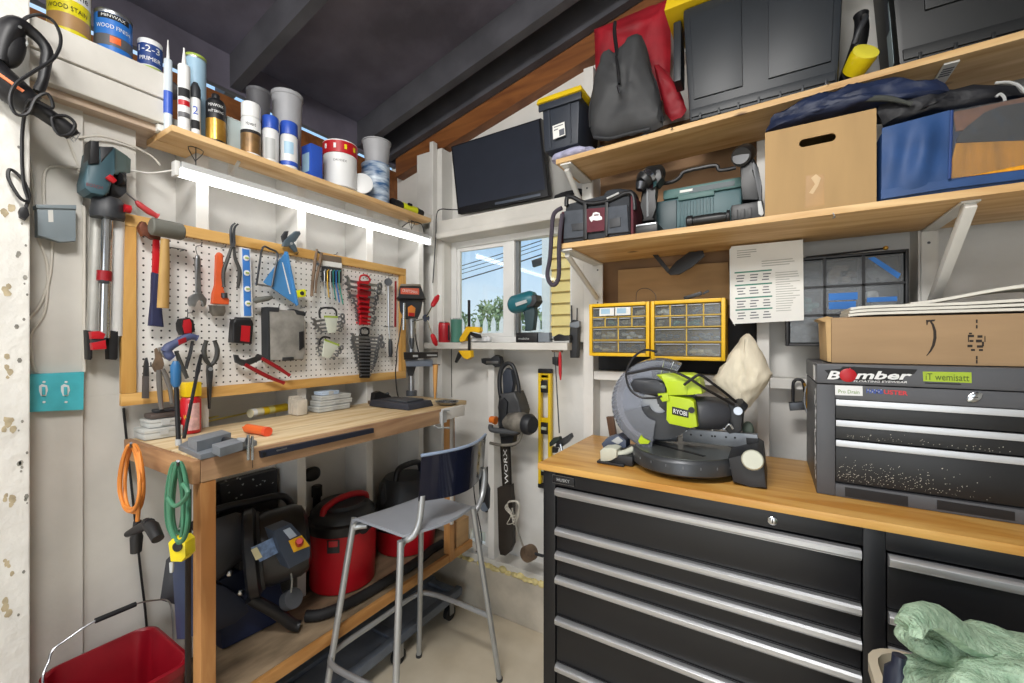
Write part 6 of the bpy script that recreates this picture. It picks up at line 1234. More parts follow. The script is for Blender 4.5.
# lower shelf
sp = lambda pts, y, t_, bev=.003: MB().prism(LY(y, *pts), (0, t_, 0), bev)
dgf = mat('charcoal_canvas', '#2c2f34', .8, var=.12, scale=20, bump=.15, bscale=120); maro = mat('maroon_canvas', '#5a2530', .8, var=.12, scale=25, bump=.15, bscale=120); ltf = mat('grey_canvas', '#474c54', .8, var=.12, scale=25, bump=.15, bscale=120)
t = thing('tool_bag', 'charcoal and maroon tool bag with a white logo on the lower shelf', 'tool bag', (-.52, 1.5, zlow))
z0 = zlow + .001; xa, xb = -.650, -.398
def bagf(i, j):
    return None
b = MB(); prof = [(1.408, z0), (1.402, z0 + .02), (1.40, z0 + .10), (1.41, z0 + .145), (1.44, z0 + .16)]
P('bag_body', MB().hexa([(xa, 1.405, z0), (xb, 1.405, z0), (xb, 1.62, z0), (xa, 1.62, z0), (xa + .008, 1.418, z0 + .150), (xb - .006, 1.418, z0 + .162), (xb - .006, 1.60, z0 + .162), (xa + .008, 1.60, z0 + .150)], .015), dgf, t)
P('pocket', sp([(563.5, 239), (564, 211), (584, 209), (585, 236.5)], 1.398, .014), ltf, t); P('pocket', sp([(606.5, 234), (606, 207), (627, 204.5), (628.5, 231.5)], 1.398, .014), ltf, t)
P('strap_band', sp([(583, 239.5), (582.5, 203), (586.5, 203), (587, 239)], 1.394, .012), black, t); P('strap_band', sp([(604.5, 236.5), (604.5, 202), (608, 202), (607.5, 236)], 1.394, .012), black, t)
P('logo_panel', sp([(586.5, 232.5), (586, 208.8), (604.8, 207.2), (604.5, 230.5)], 1.3955, .004, .001), maro, t)
P('logo', sp([(589, 217.5), (592, 216), (593, 213), (596, 212), (599.5, 213), (600, 215.5), (602, 217), (602, 219.5), (597, 220.5), (593, 220), (591.5, 222), (590, 220)], 1.3948, .0008, 0), wlab, t); P('logo_stripe', sp([(594, 214.6), (598.5, 214.2), (598.6, 215.4), (594, 215.8)], 1.3944, .0004, 0), maro, t)
P('side_panel', MB().hexa([(xa - .006, 1.40, z0), (xa - .0005, 1.40, z0), (xa - .0005, 1.60, z0), (xa - .006, 1.60, z0), (xa - .004, 1.412, z0 + .12), (xa + .006, 1.412, z0 + .12), (xa + .006, 1.59, z0 + .12), (xa - .004, 1.59, z0 + .12)], .002), maro, t); P('side_panel', MB().box((xb + .0005, 1.405, z0), (xb + .010, 1.60, z0 + .135), .004), maro, t)
P('top_rim', MB().tube(cr(LY(1.412, (566.5, 206), (567, 198), (572, 197), (580, 201), (588, 203.5), (598, 203), (609, 200.5), (617, 197), (625, 193.5), (631.5, 193.5), (634, 200), (634.5, 210)), 5), .008, 10), black, t)
P('pocket_tool', sp([(571, 224), (583, 222.5), (583, 230), (572, 231)], 1.3945, .005, .001), darkgrey, t); P('pocket_slot', sp([(609, 219), (620, 217), (620.5, 226), (609.5, 228)], 1.3945, .005, .001), darkgrey, t)
P('zip_edge', MB().tube(LY(1.40, (607, 198.5), (619, 193)), .004, 8), ltgrey, t); P('top_cover', MB().blob((-.46, 1.51, z0 + .158), (.055, .085, .024), 2.6, amp=.01, sc=20, seed=2), dgf, t)
P('shoulder_strap', MB().tube(cr(LY(1.380, (562, 208), (556.5, 211), (553, 217), (551.5, 235), (550, 258), (547.5, 272), (548.5, 280), (552.5, 285), (557, 282), (559, 272), (559, 250), (560.5, 228), (562.5, 214)), 5), [.008] * 8, 8), mat('strap_plum', '#3c3540', .8, var=.1), t)
dbk = mat('drill_black', '#1a1b1d', .42, var=.12)
def up_drill(lab_, u0, y, head, neck, base, ring=True):
    t = thing('cordless_drill', lab_, 'power tool', (ay(u0, 220, y).x, y, zlow)); return t
t = up_drill('black and silver cordless drill standing on its battery beside the tool bag', 647, 1.43, 0, 0, 0)
P('motor_housing', MB().tube([ay(641, 183, 1.42), ay(644, 180.5, 1.43), ay(651, 176, 1.45), ay(659, 173, 1.48)], [.020, .032, .034, .028], 18), dbk, t); P('gear_collar', MB().tube([ay(645.5, 181, 1.425), ay(648.5, 179, 1.433)], [.035, .036], 18), chrome, t); P('drill_chuck', MB().tube([ay(639.5, 190, 1.415), ay(641.5, 184, 1.42)], [.012, .020], 14), dsteel, t)
P('top_cap', sp([(642, 172), (648, 168.3), (660.5, 169), (662, 177), (657, 184), (642, 186)], 1.425, .05, .008), dbk, t)
P('handle', sp([(642, 185), (656.5, 183), (655, 195), (653.5, 208), (655, 220), (641.5, 221.5), (643, 205), (641, 193)], 1.44, .036, .008), dbk, t); P('grip_stripe', sp([(646, 188), (648, 188), (648.5, 216), (646.5, 217)], 1.4385, .003, .001), midgrey, t)
P('battery', MB().box((ay(635, 230, 1.415).x, 1.415, zlow + .001), (ay(657.5, 230, 1.415).x, 1.50, zlow + .034), .006), dbk, t); P('battery_band', MB().box((ay(636, 230, 1.413).x, 1.4125, zlow + .028), (ay(656, 230, 1.413).x, 1.4145, zlow + .034), .001), steel, t)
t = thing('tool_case', 'teal plastic tool case with a black carry handle on the lower shelf', 'case', (-.17, 1.58, zlow))
tc1 = mat('case_teal', '#2f565c', .45, var=.06); tc2 = mat('case_teal_dark', '#1f3a40', .45, var=.06); tc3 = mat('case_teal_pale', '#466a67', .5, var=.06)
yc_ = 1.50; xl, xr = ay(654, 200, yc_).x, ay(742, 200, yc_).x
P('shell', MB().box((xl, yc_, zlow + .001), (xr, 1.735, zlow + .128), .008), tc1, t); P('lid', MB().box((xl + .03, yc_ - .004, zlow + .1285), (xr + .002, 1.733, zlow + .162), .008), tc3, t)
P('corner_block', MB().box((xl - .004, yc_ - .006, zlow + .001), (xl + .075, yc_ - .0005, zlow + .122), .003), tc2, t)
for k in range(11): P('rib', MB().box((xl + .083 + k * .010, yc_ - .004, zlow + .03), (xl + .088 + k * .010, yc_ - .0005, zlow + .112), .001), tc1, t)
P('latch', MB().box((xl + .08, yc_ - .008, zlow + .116), (xl + .19, yc_ - .0045, zlow + .132), .002), tc3, t); P('badge', MB().box((xl + .085, yc_ - .0055, zlow + .142), (xl + .125, yc_ - .0045, zlow + .150), .001), paper, t)
P('recess', MB().box((xl + .115, yc_ - .0048, zlow + .136), (xr - .02, yc_ - .0042, zlow + .152)), tc2, t)
P('carry_handle', MB().tube(cr(LY(1.52, (657, 184), (672, 182), (680, 177), (684, 172), (700, 168), (716, 165.5), (719, 170), (727, 169.5), (736, 167.5)), 3), .0065, 8), black, t)
t = thing('side_handle', 'loose black side handle lying in front of the teal tool case', 'handle', (-.14, 1.42, zlow))
zz = zlow + .021; a, b_ = V((ay(690, 220, 1.42).x, 1.42, zz)), V((ay(727, 220, 1.42).x, 1.42, zz))
P('flange', MB().tube([a - X * .011, a - X * .006, a + X * .008], [.014, .0195, .0185], 18), black, t); P('grip', MB().tube([a + X * .009, a + X * .02, b_ - X * .02, b_ - X * .002], [.014, .0155, .0155, .013], 16), dbk, t); P('flange', MB().tube([b_, b_ + X * .008], [.0195, .0185], 18), black, t)
t = thing('impact_driver', 'black angle drill standing on its battery beside the cardboard box', 'power tool', (ay(748, 210, 1.44).x, 1.44, zlow))
P('head', MB().tube([ay(741, 157, 1.40), ay(742, 156, 1.412), ay(745, 154, 1.46), ay(746, 154, 1.48)], [.026, .030, .030, .020], 18), dbk, t); P('head_face', MB().lathe([(.022, 0), (.022, .003), (0, .004)], ay(741, 157, 1.40), V((-.1, -1, .05)), 18), mat('drill_grey', '#4a4c50', .45), t)
P('motor_housing', sp([(740, 166), (754, 157), (758.5, 168), (762, 185), (761, 200), (742, 200), (741, 182)], 1.415, .05, .010), dbk, t); P('lever', sp([(753, 161), (757, 165), (761.5, 182), (762.5, 200), (758, 201), (757.5, 184), (752, 170)], 1.405, .012, .003), mat('drill_grey', '#4a4c50', .45), t)
P('battery', MB().box((ay(730.5, 215, 1.41).x, 1.41, zlow + .001), (ay(763.5, 215, 1.41).x, 1.50, zlow + .052), .008), dbk, t); P('battery_clip', sp([(757.5, 201), (761, 200.5), (764, 213), (762, 216), (758.5, 214)], 1.4085, .004, .001), ltgrey, t)
for k in range(3): P('battery_rib', MB().box((ay(734 + k * 7, 215, 1.41).x, 1.4075, zlow + .006), (ay(738 + k * 7, 215, 1.41).x, 1.4095, zlow + .034), .001), black, t)
# cardboard carton with a hand hole
t = thing('cardboard_box', 'tall brown cardboard box with a hand hole at the middle of the lower shelf', 'box', (.11, 1.55, zlow))
cbx = mat('carton_tan', '#a98a5e', .8, var=.06, scale=5, stretch=(4, 4, .6)); x0, x1, zt, yf = ay(765, 200, 1.402).x, ay(876.5, 200, 1.402).x, 1.945, 1.402
hx0, hx1, hz0, hz1 = ay(799, 146, yf).x, ay(836, 135, yf).x, ay(799, 148, yf).z, ay(820, 135.5, yf).z
b = MB(); oc = [(x0, zlow + .001), (x1, zlow + .001), (x1, zt + .008), (x0, zt)]; n = 20
hole = []
for k in range(n): a = 2 * math.pi * k / n; r = (hz1 - hz0) / 2; cx = hx0 + r if math.cos(a) < 0 else hx1 - r; hole.append((cx + r * math.cos(a), (hz0 + hz1) / 2 + r * math.sin(a)))
outer = []
for hxk, hzk in hole:     # ring of quads between the hole and the outline
    c = ((x0 + x1) / 2, (hz0 + hz1) / 2); dx, dz = hxk - c[0], hzk - c[1]; s = min([q for q in (((x1 - c[0]) / dx if dx > 1e-6 else (x0 - c[0]) / dx if dx < -1e-6 else 9e9), ((zt - c[1]) / dz if dz > 1e-6 else (zlow + .001 - c[1]) / dz if dz < -1e-6 else 9e9))]); outer.append([c[0] + dx * s, c[1] + dz * s])
for cz, cxx in ((zt, x0), (zt, x1), (zlow + .001, x0), (zlow + .001, x1)):
    k = min(range(n), key=lambda i: (outer[i][0] - cxx) ** 2 + (outer[i][1] - cz) ** 2); outer[k] = [cxx, cz]
F0 = [b.v((p[0], yf, p[1])) for p in hole]; F1 = [b.v((p[0], yf, p[1])) for p in outer]; B0 = [b.v((p[0], yf + .005, p[1])) for p in hole]; B1 = [b.v((p[0], yf + .005, p[1])) for p in outer]
for k in range(n):
    j = (k + 1) % n; b.bm.faces.new((F1[k], F1[j], F0[j], F0[k])); b.bm.faces.new((B0[k], B0[j], B1[j], B1[k])); b.bm.faces.new((F0[k], F0[j], B0[j], B0[k])); b.bm.faces.new((F1[j], F1[k], B1[k], B1[j]))
P('front_panel', b, cbx, t, smooth=False)
P('side_walls', MB().box((x0, yf + .0055, zlow + .001), (x0 + .005, 1.70, zt)).box((x1 - .005, yf + .0055, zlow + .001), (x1, 1.70, zt)).box((x0 + .0052, 1.695, zlow + .001), (x1 - .0052, 1.70, zt)).box((x0 + .0052, yf + .0055, zlow + .001), (x1 - .0052, 1.6945, zlow + .006)), cbx, t)
P('top_flap', MB().box((x0, yf + .0055, zt + .0005), (x1, 1.70, zt + .004)), cbx, t)
P('tape', MB().prism(LY(yf - .0004, (806, 176), (824, 174), (824.5, 205), (805, 208)), (0, .0003, 0)), mat('packing_tape', '#a8824f', .35, var=.1), t); P('tear', MB().prism(LY(yf - .0008, (811, 178), (816, 174), (821, 178), (818, 186), (813, 194), (809, 193), (815, 184)), (0, .0003, 0)), mat('torn_paper', '#cbb08a', .8), t)
navc = mat('navy_nylon', '#172340', .55, var=.2, scale=14, bump=.3, bscale=30)
t = thing('jacket', 'crumpled navy nylon jacket lying on top of the cardboard box', 'jacket', (.2, 1.5, 1.95))
P('fabric', MB().puff(LY(1.43, (766.5, 131), (769, 124), (776, 115.5), (790, 107), (806, 99.5), (822, 95.5), (838, 91.5), (856, 86), (880, 81), (905, 79.5), (925, 80), (945, 84), (950, 92), (930, 99), (905, 100), (890, 102), (876, 103.5), (860, 107), (840, 112), (810, 119.5), (785, 126.5)), -Y, .03, .15, 7, amp=.012, sc=18, seed=3).crumple(.009, 16, 1, 3, (1, 1, 2.2)), navc, t)
P('lining', MB().puff(LY(1.44, (880, 100), (900, 93), (935, 92), (975, 86), (1015, 86), (1030, 96), (990, 103), (960, 108), (930, 112), (900, 122), (884, 124), (879, 112)), -Y, .02, .11, 6, amp=.01, sc=20, seed=6).crumple(.007, 18, 1, 5), mat('black_nylon', '#14151b', .6, var=.3, bump=.3, bscale=40), t)
P('hem', MB().tube(cr(LY(1.405, (858, 101), (872, 98.5), (890, 99), (912, 104)), 4), [.004, .008, .007, .003], 8), mat('olive_lining', '#3c3f3c', .8), t); P('drawcord', MB().tube(cr(LY(1.40, (995, 83), (1008, 82), (1018, 85), (1026, 92)), 4), .003, 6).tube(cr(LY(1.41, (996, 97), (1000, 94), (1004, 97), (1005, 101)), 4), .003, 6), ltgrey, t)
t = thing('storage_bag', 'blue zip bag with a clear window showing orange and black contents', 'bag', (.45, 1.5, zlow))
bf = mat('blue_bag_fabric', '#24477a', .6, var=.15, scale=10, bump=.25, bscale=18)
xq0, xq1 = ay(880.5, 190, 1.41).x, .62
P('bag_body', MB().hexa([(xq0, 1.415, zlow + .002), (.9, 1.415, zlow + .002), (.9, 1.70, zlow + .002), (xq0, 1.70, zlow + .002), (xq0 + .003, 1.425, 1.893), (.9, 1.425, 1.93), (.9, 1.68, 1.93), (xq0 + .003, 1.68, 1.893)], .012), bf, t)
def fold(i, j):
    u = 882 + 68 * i; vt, vb = 128 - 18 * i, 199 - 17.5 * i; v = vt + (vb - vt) * j; p = ay(u, v, 1.408); w = math.sin(math.pi * j) * math.sin(math.pi * min(1, i * 1.05))
    p.y -= .014 * w * (.5 + .5 * math.sin(11 * i + 2.5 * j)) * 1.3 + .004 * w; return p
P('fabric_panel', MB().grid(fold, 22, 14, -.004), bf, t)
b = MB().prism(LY(1.409, (951.5, 111), (954, 109), (1060, 90), (1060, 166), (949, 180)), (0, .004, 0)); 
P('content_sheet', MB().prism(LY(1.4045, (953, 112), (1050, 92), (1050, 122), (956, 131)), (0, .003, 0), .0015), mat('rust_brown_cloth', '#84502f', .7, var=.35, scale=22), t); P('content_sheet', MB().prism(LY(1.4038, (957, 138), (965, 128), (985, 112), (1000, 106), (1050, 98), (1050, 140), (957, 142)), (0, .003, 0), .0015), mat('black_bundle', '#1f2024', .6, var=.35, scale=25), t)
P('content_sheet', MB().prism(LY(1.4044, (956, 143), (1050, 139), (1050, 166), (949.5, 178.5), (952, 160)), (0, .003, 0), .0015), mat('amber_cloth', '#e39a12', .6, var=.2, scale=20, stretch=(3, 3, .5)), t)
P('clear_window', MB().grid(lambda i, j: ay(951.5 + 98 * i, (110.5 - 18 * i) + (69 - 2 * i) * j, 1.4015) - V((0, .002 * noise.noise(V((i * 9, j * 6, 0))), 0)), 26, 14, -.0008), clear('clear_vinyl', '#eceef0', rough=.12, op=.06), t)
P('window_edge', MB().tube(LY(1.40, (951.8, 110.5), (949.5, 179)), .003, 6), mat('blue_piping', '#1b3c78', .6), t); P('lower_band', MB().prism(LY(1.4065, (881, 190), (950, 179), (1050, 164.5), (1050, 176), (950, 188), (881, 199.5)), (0, .004, 0), .001), bf, t)
# upper shelf
t = thing('storage_tote', 'small navy tote with a yellow lid at the left end of the upper shelf', 'tote', (-.6, 1.614, zup(-.6)))
tn = mat('tote_slate', '#2b313c', .5, var=.1); ylid = mat('tote_lid_yellow', '#e3c01c', .4, var=.05)
za = 2.116; xa, xb = ay(543, 150, 1.507).x, ay(577, 143, 1.507).x; xa2, xb2 = ay(538.5, 117, 1.496).x, ay(582, 100, 1.496).x; zt = 2.299
P('tub', MB().hexa([(xa, 1.517, za), (xb, 1.517, za), (xb, 1.722, za), (xa, 1.722, za), (xa2 + .012, 1.501, zt), (xb2 - .012, 1.501, zt), (xb2 - .012, 1.735, zt), (xa2 + .012, 1.735, zt)], .010), tn, t)
P('rim', MB().box((xa2 + .002, 1.491, zt - .028), (xb2 - .002, 1.5, zt - .001), .002), tn, t)
for k in (.2, .8): x_ = xa + (xb - xa) * k; P('rib', MB().prism([(x_ - .004, 1.518, za + .01), (x_ + .004, 1.518, za + .01), (x_ + .004, 1.503, zt - .03), (x_ - .004, 1.503, zt - .03)], (0, -.005, 0), .001), tn, t)
P('lid', MB().hexa([(xa2 - .006, 1.483, zt), (xb2 + .004, 1.483, zt), (xb2 + .004, 1.735, zt), (xa2 - .006, 1.735, zt), (xa2, 1.49, zt + .024), (xb2 - .002, 1.49, zt + .024), (xb2 - .002, 1.735, zt + .024), (xa2, 1.735, zt + .024)], .006), ylid, t)
P('label', MB().prism(LY(1.498, (552.5, 126), (564.5, 121.5), (565.3, 135), (553.2, 139.5)), (0, .0006, 0)), paper, t); P('barcode', MB().prism(LY(1.497, (559, 130), (564, 128), (564.3, 134), (559.4, 136)), (0, .0004, 0)).prism(LY(1.497, (554, 127), (563, 123.8), (563, 124.6), (554, 127.8)), (0, .0004, 0)).prism(LY(1.497, (554, 130), (558, 128.5), (558, 129.3), (554, 131)), (0, .0004, 0)), gk, t)
b = MB().blob((-.668, 1.566, zup(-.66) + .023), (.092, .060, .0215), 2.4, amp=.012, sc=30, seed=5, flat=-.0205)
T('folded_cloth', b, mat('lilac_cloth', '#a9a9c4', .8, var=.2, scale=30, bump=.3), 'folded lilac and white cloth squashed under the small navy tote', 'cloth')
t = thing('duffel_bag', 'dark charcoal duffel bag with a zip standing on end on the upper shelf', 'bag', (-.42, 1.614, zup(-.42)))
cf = mat('charcoal_nylon', '#3c3d3f', .65, var=.15, scale=9, bump=.25, bscale=16)
P('bag_body', MB().puff(LY(1.571, (591, 128), (591.5, 112), (593, 96), (595, 78), (600, 62), (604, 52), (609, 49), (614, 53), (619, 51), (625, 45), (630, 37.5), (636, 35.5), (640.5, 37), (645, 48), (650, 62), (656, 82), (660.5, 102), (664, 117), (662.5, 126), (652, 130), (640, 132.5), (625, 136), (608, 140), (594, 138)), -Y, .045, .075, 8, amp=.012, sc=11, seed=4, fl=.34).crumple(.010, 9, 1, 4, (1.6, 1, .8)), cf, t)
P('piping', MB().tube(cr(LY(1.56, (590, 128), (589, 112), (592, 96), (597, 78), (603, 58)), 4), .004, 8), black, t); P('piping', MB().tube(cr(LY(1.56, (661, 122), (659, 105), (654, 84), (647, 62), (641, 46)), 4), .004, 8), black, t)
P('zip', MB().tube(cr(LY(1.507, (616, 56), (618, 70), (619, 84)), 4), [.004, .006, .005], 8), black, t); P('zip_pull', MB().tube(LY(1.498, (617.5, 86), (619.5, 93)), [.005, .004], 8), chrome, t); P('carry_strap', MB().tube(cr(LY(1.539, (617.5, 57), (616, 45), (614.5, 32), (615, 22)), 4), .007, 8), black, t)
P('bottom_trim', MB().tube(cr(LY(1.533, (594, 137), (610, 138.5), (628, 134), (650, 129)), 4), .006, 8), darkgrey, t)
for u, v in ((600, 141), (644, 131)): P('foot', MB().blob(V((ay(u, v, 1.528).x, 1.544, zup(ay(u, v, 1.528).x) + .012)), (.02, .02, .0112), 2.5), dbk, t)
t = thing('duffel_bag', 'red bag behind the charcoal duffel bag on the upper shelf', 'bag', (-.35, 1.735, zup(-.35)))
rf = mat('red_nylon', '#9a1826', .6, var=.25, scale=9, bump=.3, bscale=16)
zt_ = zup(-.3) + .002
P('bag_body', MB().puff(LY(1.70, (595, 30), (606, 26), (628, 17), (650, 7.5), (662, 2), (668, 0), (669.5, 20), (669.5, 70), (669.5, 94), (664, 98), (640, 108), (604, 116), (596, 66)), -Y, .03, .05, 7, amp=.012, sc=12, seed=9, fl=.3).crumple(.010, 10, 1, 8, (1, 1, 1.6)), rf, t)
P('bag_flap', MB().puff(LY(1.679, (652, 62), (658, 64), (668, 74), (677, 88), (683, 100), (686, 110), (681, 117), (672, 121), (666, 112), (660, 90)), -Y, .016, .03, 5, amp=.006, sc=14, seed=2).crumple(.006, 18, 1, 2), rf, t)
def tote(name, lb, lo, hi, zb_, ztop, yf, yb, m, lid=True, panels=()):
    (xa, xb), (xa2, xb2) = lo, hi; t = thing('storage_tote', lb, 'tote', ((xa + xb) / 2, (yf + yb) / 2, zb_))
    yf2 = yf - .012
    P('tub', MB().hexa([(xa, yf, zb_), (xb, yf, zb_), (xb, yb, zb_), (xa, yb, zb_), (xa2, yf2, ztop), (xb2, yf2, ztop), (xb2, yb, ztop), (xa2, yb, ztop)], .014), m, t)
    def fp(i, j, d):  # point on the front face
        xl_ = xa + (xa2 - xa) * j; xr_ = xb + (xb2 - xb) * j; return V((xl_ + (xr_ - xl_) * i, yf + (yf2 - yf) * j - d, zb_ + (ztop - zb_) * j))
    for i0, i1, j0 in panels: P('raised_panel', MB().prism([fp(i0, j0, .007), fp(i1, j0, .007), fp(i1, .9, .007), fp(i0, .9, .007)], (0, .007, 0), .003), m, t)
    P('base_band', MB().prism([fp(.02, .03, .006), fp(.98, .03, .006), fp(.98, .10, .006), fp(.02, .10, .006)], (0, .006, 0), .002), m, t)
    for k in range(7): P('base_rib', MB().prism([fp(.08 + k * .14, .0, .010), fp(.095 + k * .14, .0, .010), fp(.095 + k * .14, .05, .010), fp(.08 + k * .14, .05, .010)], (0, .01, 0), .001), m, t)
    return t
tbk = mat('tote_charcoal', '#20252b', .45, var=.1, scale=8)
zb_ = zup(0) + .012
t = tote('storage_tote', 'large charcoal tote with a yellow lid in the middle of the upper shelf', (ay(689, 117, 1.528).x, ay(838.5, 72, 1.528).x), (ay(682, 0, 1.515).x, ay(846, -50, 1.515).x), zb_, 2.48, 1.533, 1.735, tbk, panels=((.05, .40, .18), (.57, .95, .18)))
lx0, lx1 = ay(664, 5, 1.507).x, ay(855, -50, 1.507).x
P('lid', MB().hexa([(lx0, 1.498, 2.482), (lx1, 1.498, 2.482), (lx1, 1.735, 2.482), (lx0, 1.735, 2.482), (lx0 + .01, 1.507, 2.534), (lx1 - .01, 1.507, 2.534), (lx1 - .01, 1.735, 2.534), (lx0 + .01, 1.735, 2.534)], .008), ylid, t)
P('side_grip', MB().box((ay(675, 12, 1.56).x - .006, 1.56, 2.265), (ay(675, 12, 1.56).x + .02, 1.636, 2.475), .005), tbk, t)
for x_ in (-.20, .13): P('base_foot', MB().box((x_ - .03, 1.539, zup(x_) + .001), (x_ + .03, 1.735, zb_ - .0005), .002), tbk, t)
xr0 = ay(899, 61, 1.533).x
t = tote('storage_tote', 'large black tote with a side sticker at the right end of the upper shelf', (xr0, .78), (xr0 - .03, .81), zup(.5) + .006, 2.501, 1.533, 1.735, mat('tote_black', '#17191b', .45, var=.12), panels=((.12, .48, .32), (.55, .95, .32)))
xs = xr0 - .0015
P('sticker', MB().prism([(xs - .003, 1.566, 2.13), (xs - .003, 1.614, 2.13), (xs - .022, 1.614, 2.437), (xs - .022, 1.566, 2.437)], (.0008, 0, 0)), mat('sticker_grey_teal', '#8fa0a6', .5), t); P('sticker_print', MB().prism([(xs - .0112, 1.573, 2.232), (xs - .0112, 1.606, 2.232), (xs - .0205, 1.606, 2.394), (xs - .0205, 1.573, 2.394)], (.0003, 0, 0)), tn, t)
t = thing('work_light', 'yellow ended black work light standing between the two large totes', 'flashlight', (ay(858, 70, 1.55).x, 1.571, zup(.2)))
d_ = V((.35, -.75, .42)).normalized(); c_ = ay(861, 59.5, 1.55)
P('lamp_ring', MB().tube([c_ - d_ * .035, c_ + d_ * .012, c_ + d_ * .02], [.029, .034, .032], 22), mat('lamp_yellow', '#d6c012', .4, var=.1), t); P('lens', MB().lathe([(.033, .0205), (.033, .023), (.022, .024), (0, .025)], c_, d_, 22), mat('lamp_lens', '#efe24a', .3), t)
P('lamp_body', MB().tube(cr([c_ - d_ * .036, c_ - d_ * .06 + V((.004, .02, .02)), c_ + V((.008, .06, .10)), c_ + V((.010, .07, .17))], 4), [.028, .024, .019, .016], 16), black, t); P('handle', MB().tube(cr([c_ + V((-.015, -.0, .05)), c_ + V((-.005, -.01, .08)), c_ + V((.01, .0, .115)), c_ + V((.012, .05, .15))], 4), .008, 10), darkgrey, t)
# ================================================================ TOOL CHESTS, MITRE SAW, TOWELS
yf = 1.25
bkc = mat('chest_black', '#121317', .4, var=.1, scale=4); bkd = mat('chest_drawer_black', '#131418', .38, var=.1, scale=4); alu = mat('aluminium_pull', '#cfd1d4', .42, .8, var=.06, scale=20, stretch=(.2, 1, 1))
t = thing('tool_chest', 'large black rolling tool chest with aluminium drawer pulls and a wooden top', 'tool chest', (0, 1.49, 0))
cz0, cz1 = .085, .9235; x0, x1 = -.645, .70
top = wood('chest_top_wood', '#bf8538', '#dcae62', 'x', rough=.38, knotcol='#6e4416')
P('wooden_top', MB().box((-.66, 1.236, .924), (.72, 1.738, .9455), .004), top, t)
def cxa(u, y=yf): return ay(u, 500, y).x
L0, L1, R0, R1 = cxa(555.5), cxa(862.5), cxa(886.5), .665
b = MB()
for a, c in (((x0, yf, cz0), (L0 - .001, 1.716, cz1)), ((L1 + .001, yf, cz0), (R0 - .001, 1.716, cz1)), ((R1 + .001, yf, cz0), (x1, 1.716, cz1)), ((L0 - .001, yf, .878), (L1 + .001, 1.716, cz1)), ((R0 - .001, yf, .878), (R1 + .001, 1.716, cz1)), ((L0 - .001, yf, cz0), (R1 + .001, 1.716, .12)), ((L0 - .001, 1.705, .12), (R1 + .001, 1.716, .878))): b.box(a, c, .002)
P('cabinet_body', b, bkc, t)
zs_ = [.873, .744, .665, .586, .452, .30, .124]
def drawer(xa, xb, zt, zb):
    d = P('drawer', MB().box((xa + .002, yf + .004, zb + .004), (xb - .002, yf + .03, zt - .001), .002), bkd, t)
    n = 10; pr_ = [(yf + .0035, zt - .002), (yf - .010, zt - .003), (yf - .0155, zt - .008), (yf - .0155, zt - .019), (yf - .011, zt - .0245), (yf - .004, zt - .0255), (yf - .004, zt - .0285), (yf + .0035, zt - .0285)]
    P('pull', MB().prism([(xa + .003, y, z) for y, z in pr_], (xb - xa - .006, 0, 0), .0008), alu, d); P('gap', MB().box((xa + .002, yf + .002, zb + .001), (xb - .002, yf + .006, zb + .0035)), black, d)
for k in range(6): drawer(L0, L1, zs_[k], zs_[k + 1])
for k in range(6): drawer(R0, R1, zs_[k], zs_[k + 1])
lk = ay(772.5, 520.5, yf - .001)
lo_ = P('lock', MB().lathe([(.011, 0), (.011, .003), (.009, .0045), (0, .0045)], lk, V((0, -1, 0)), 22), chrome, t); P('keyhole', MB().box(lk + V((-.0012, -.0052, -.005)), lk + V((.0012, -.0047, .005))), black, lo_)
bq = [(552.5, 474.5), (574, 478.5), (574, 486.5), (552.5, 482.5)]
bd = P('badge', MB().prism(LY(yf - .0025, *bq), (0, .002, 0), .0005), black, t, label='small black badge with a silver edge'); bc = ay(563.2, 480.5, yf - .003)
P('badge_edge', MB().tube(LY(yf - .0028, *bq), .0008, 5, closed=True), steel, bd); text('lettering', 'HUSKY', bc, X, Z, .045, .010, ltgrey, bd, d=.0004)
for x in (-.56, .60):
    for y in (1.32, 1.66):
        c = P('caster', MB().tube([(x - .014, y, .038), (x + .014, y, .038)], .0375, 20), blackrub, t); P('fork', MB().box((x - .02, y - .016, .03), (x - .0145, y + .016, .0845)).box((x + .0145, y - .016, .03), (x + .02, y + .016, .0845)), steel, c)
P('side_handle', MB().tube([(x0 - .03, 1.33, .86), (x0 - .03, 1.62, .86)], .009, 10).box((x0 - .035, 1.335, .852), (x0 - .0005, 1.345, .868)).box((x0 - .035, 1.60, .852), (x0 - .0005, 1.61, .868)), chrome, t) if 0 else None

# top chest
zc = .9465; yt = 1.377; xc0 = ay(816.5, 430, yt).x; xc1 = .86
gc = mat('chest_grey', '#505155', .42, var=.08, scale=6); gcd = mat('top_drawer_black', '#141416', .35, var=.2, scale=12)
t = thing('tool_chest', 'grey top tool chest covered with stickers standing on the wooden top', 'tool chest', ((xc0 + xc1) / 2, 1.55, zc))
ztop = 1.292; zl = ay(830, 384, yt).z; dx0 = ay(835.6, 430, yt).x; dx1 = .83
zz = [ay(835.6, v, yt).z for v in (399, 419.5, 439.5, 483)]
b = MB().box((xc0, yt, zc), (dx0 - .0005, 1.735, zl - .001), .003).box((dx1 + .0005, yt, zc), (xc1, 1.735, zl - .001), .003).box((dx0 - .0005, yt, zz[0] + .001), (dx1 + .0005, 1.735, zl - .001), .001).box((dx0 - .0005, yt, zc), (dx1 + .0005, 1.735, zz[3] - .002), .001).box((dx0, 1.72, zz[3]), (dx1, 1.735, zz[0]))
P('chest_body', b, gc, t); P('lid', MB().box((xc0 - .001, yt - .002, zl + .001), (xc1, 1.735, ztop), .005), gc, t)
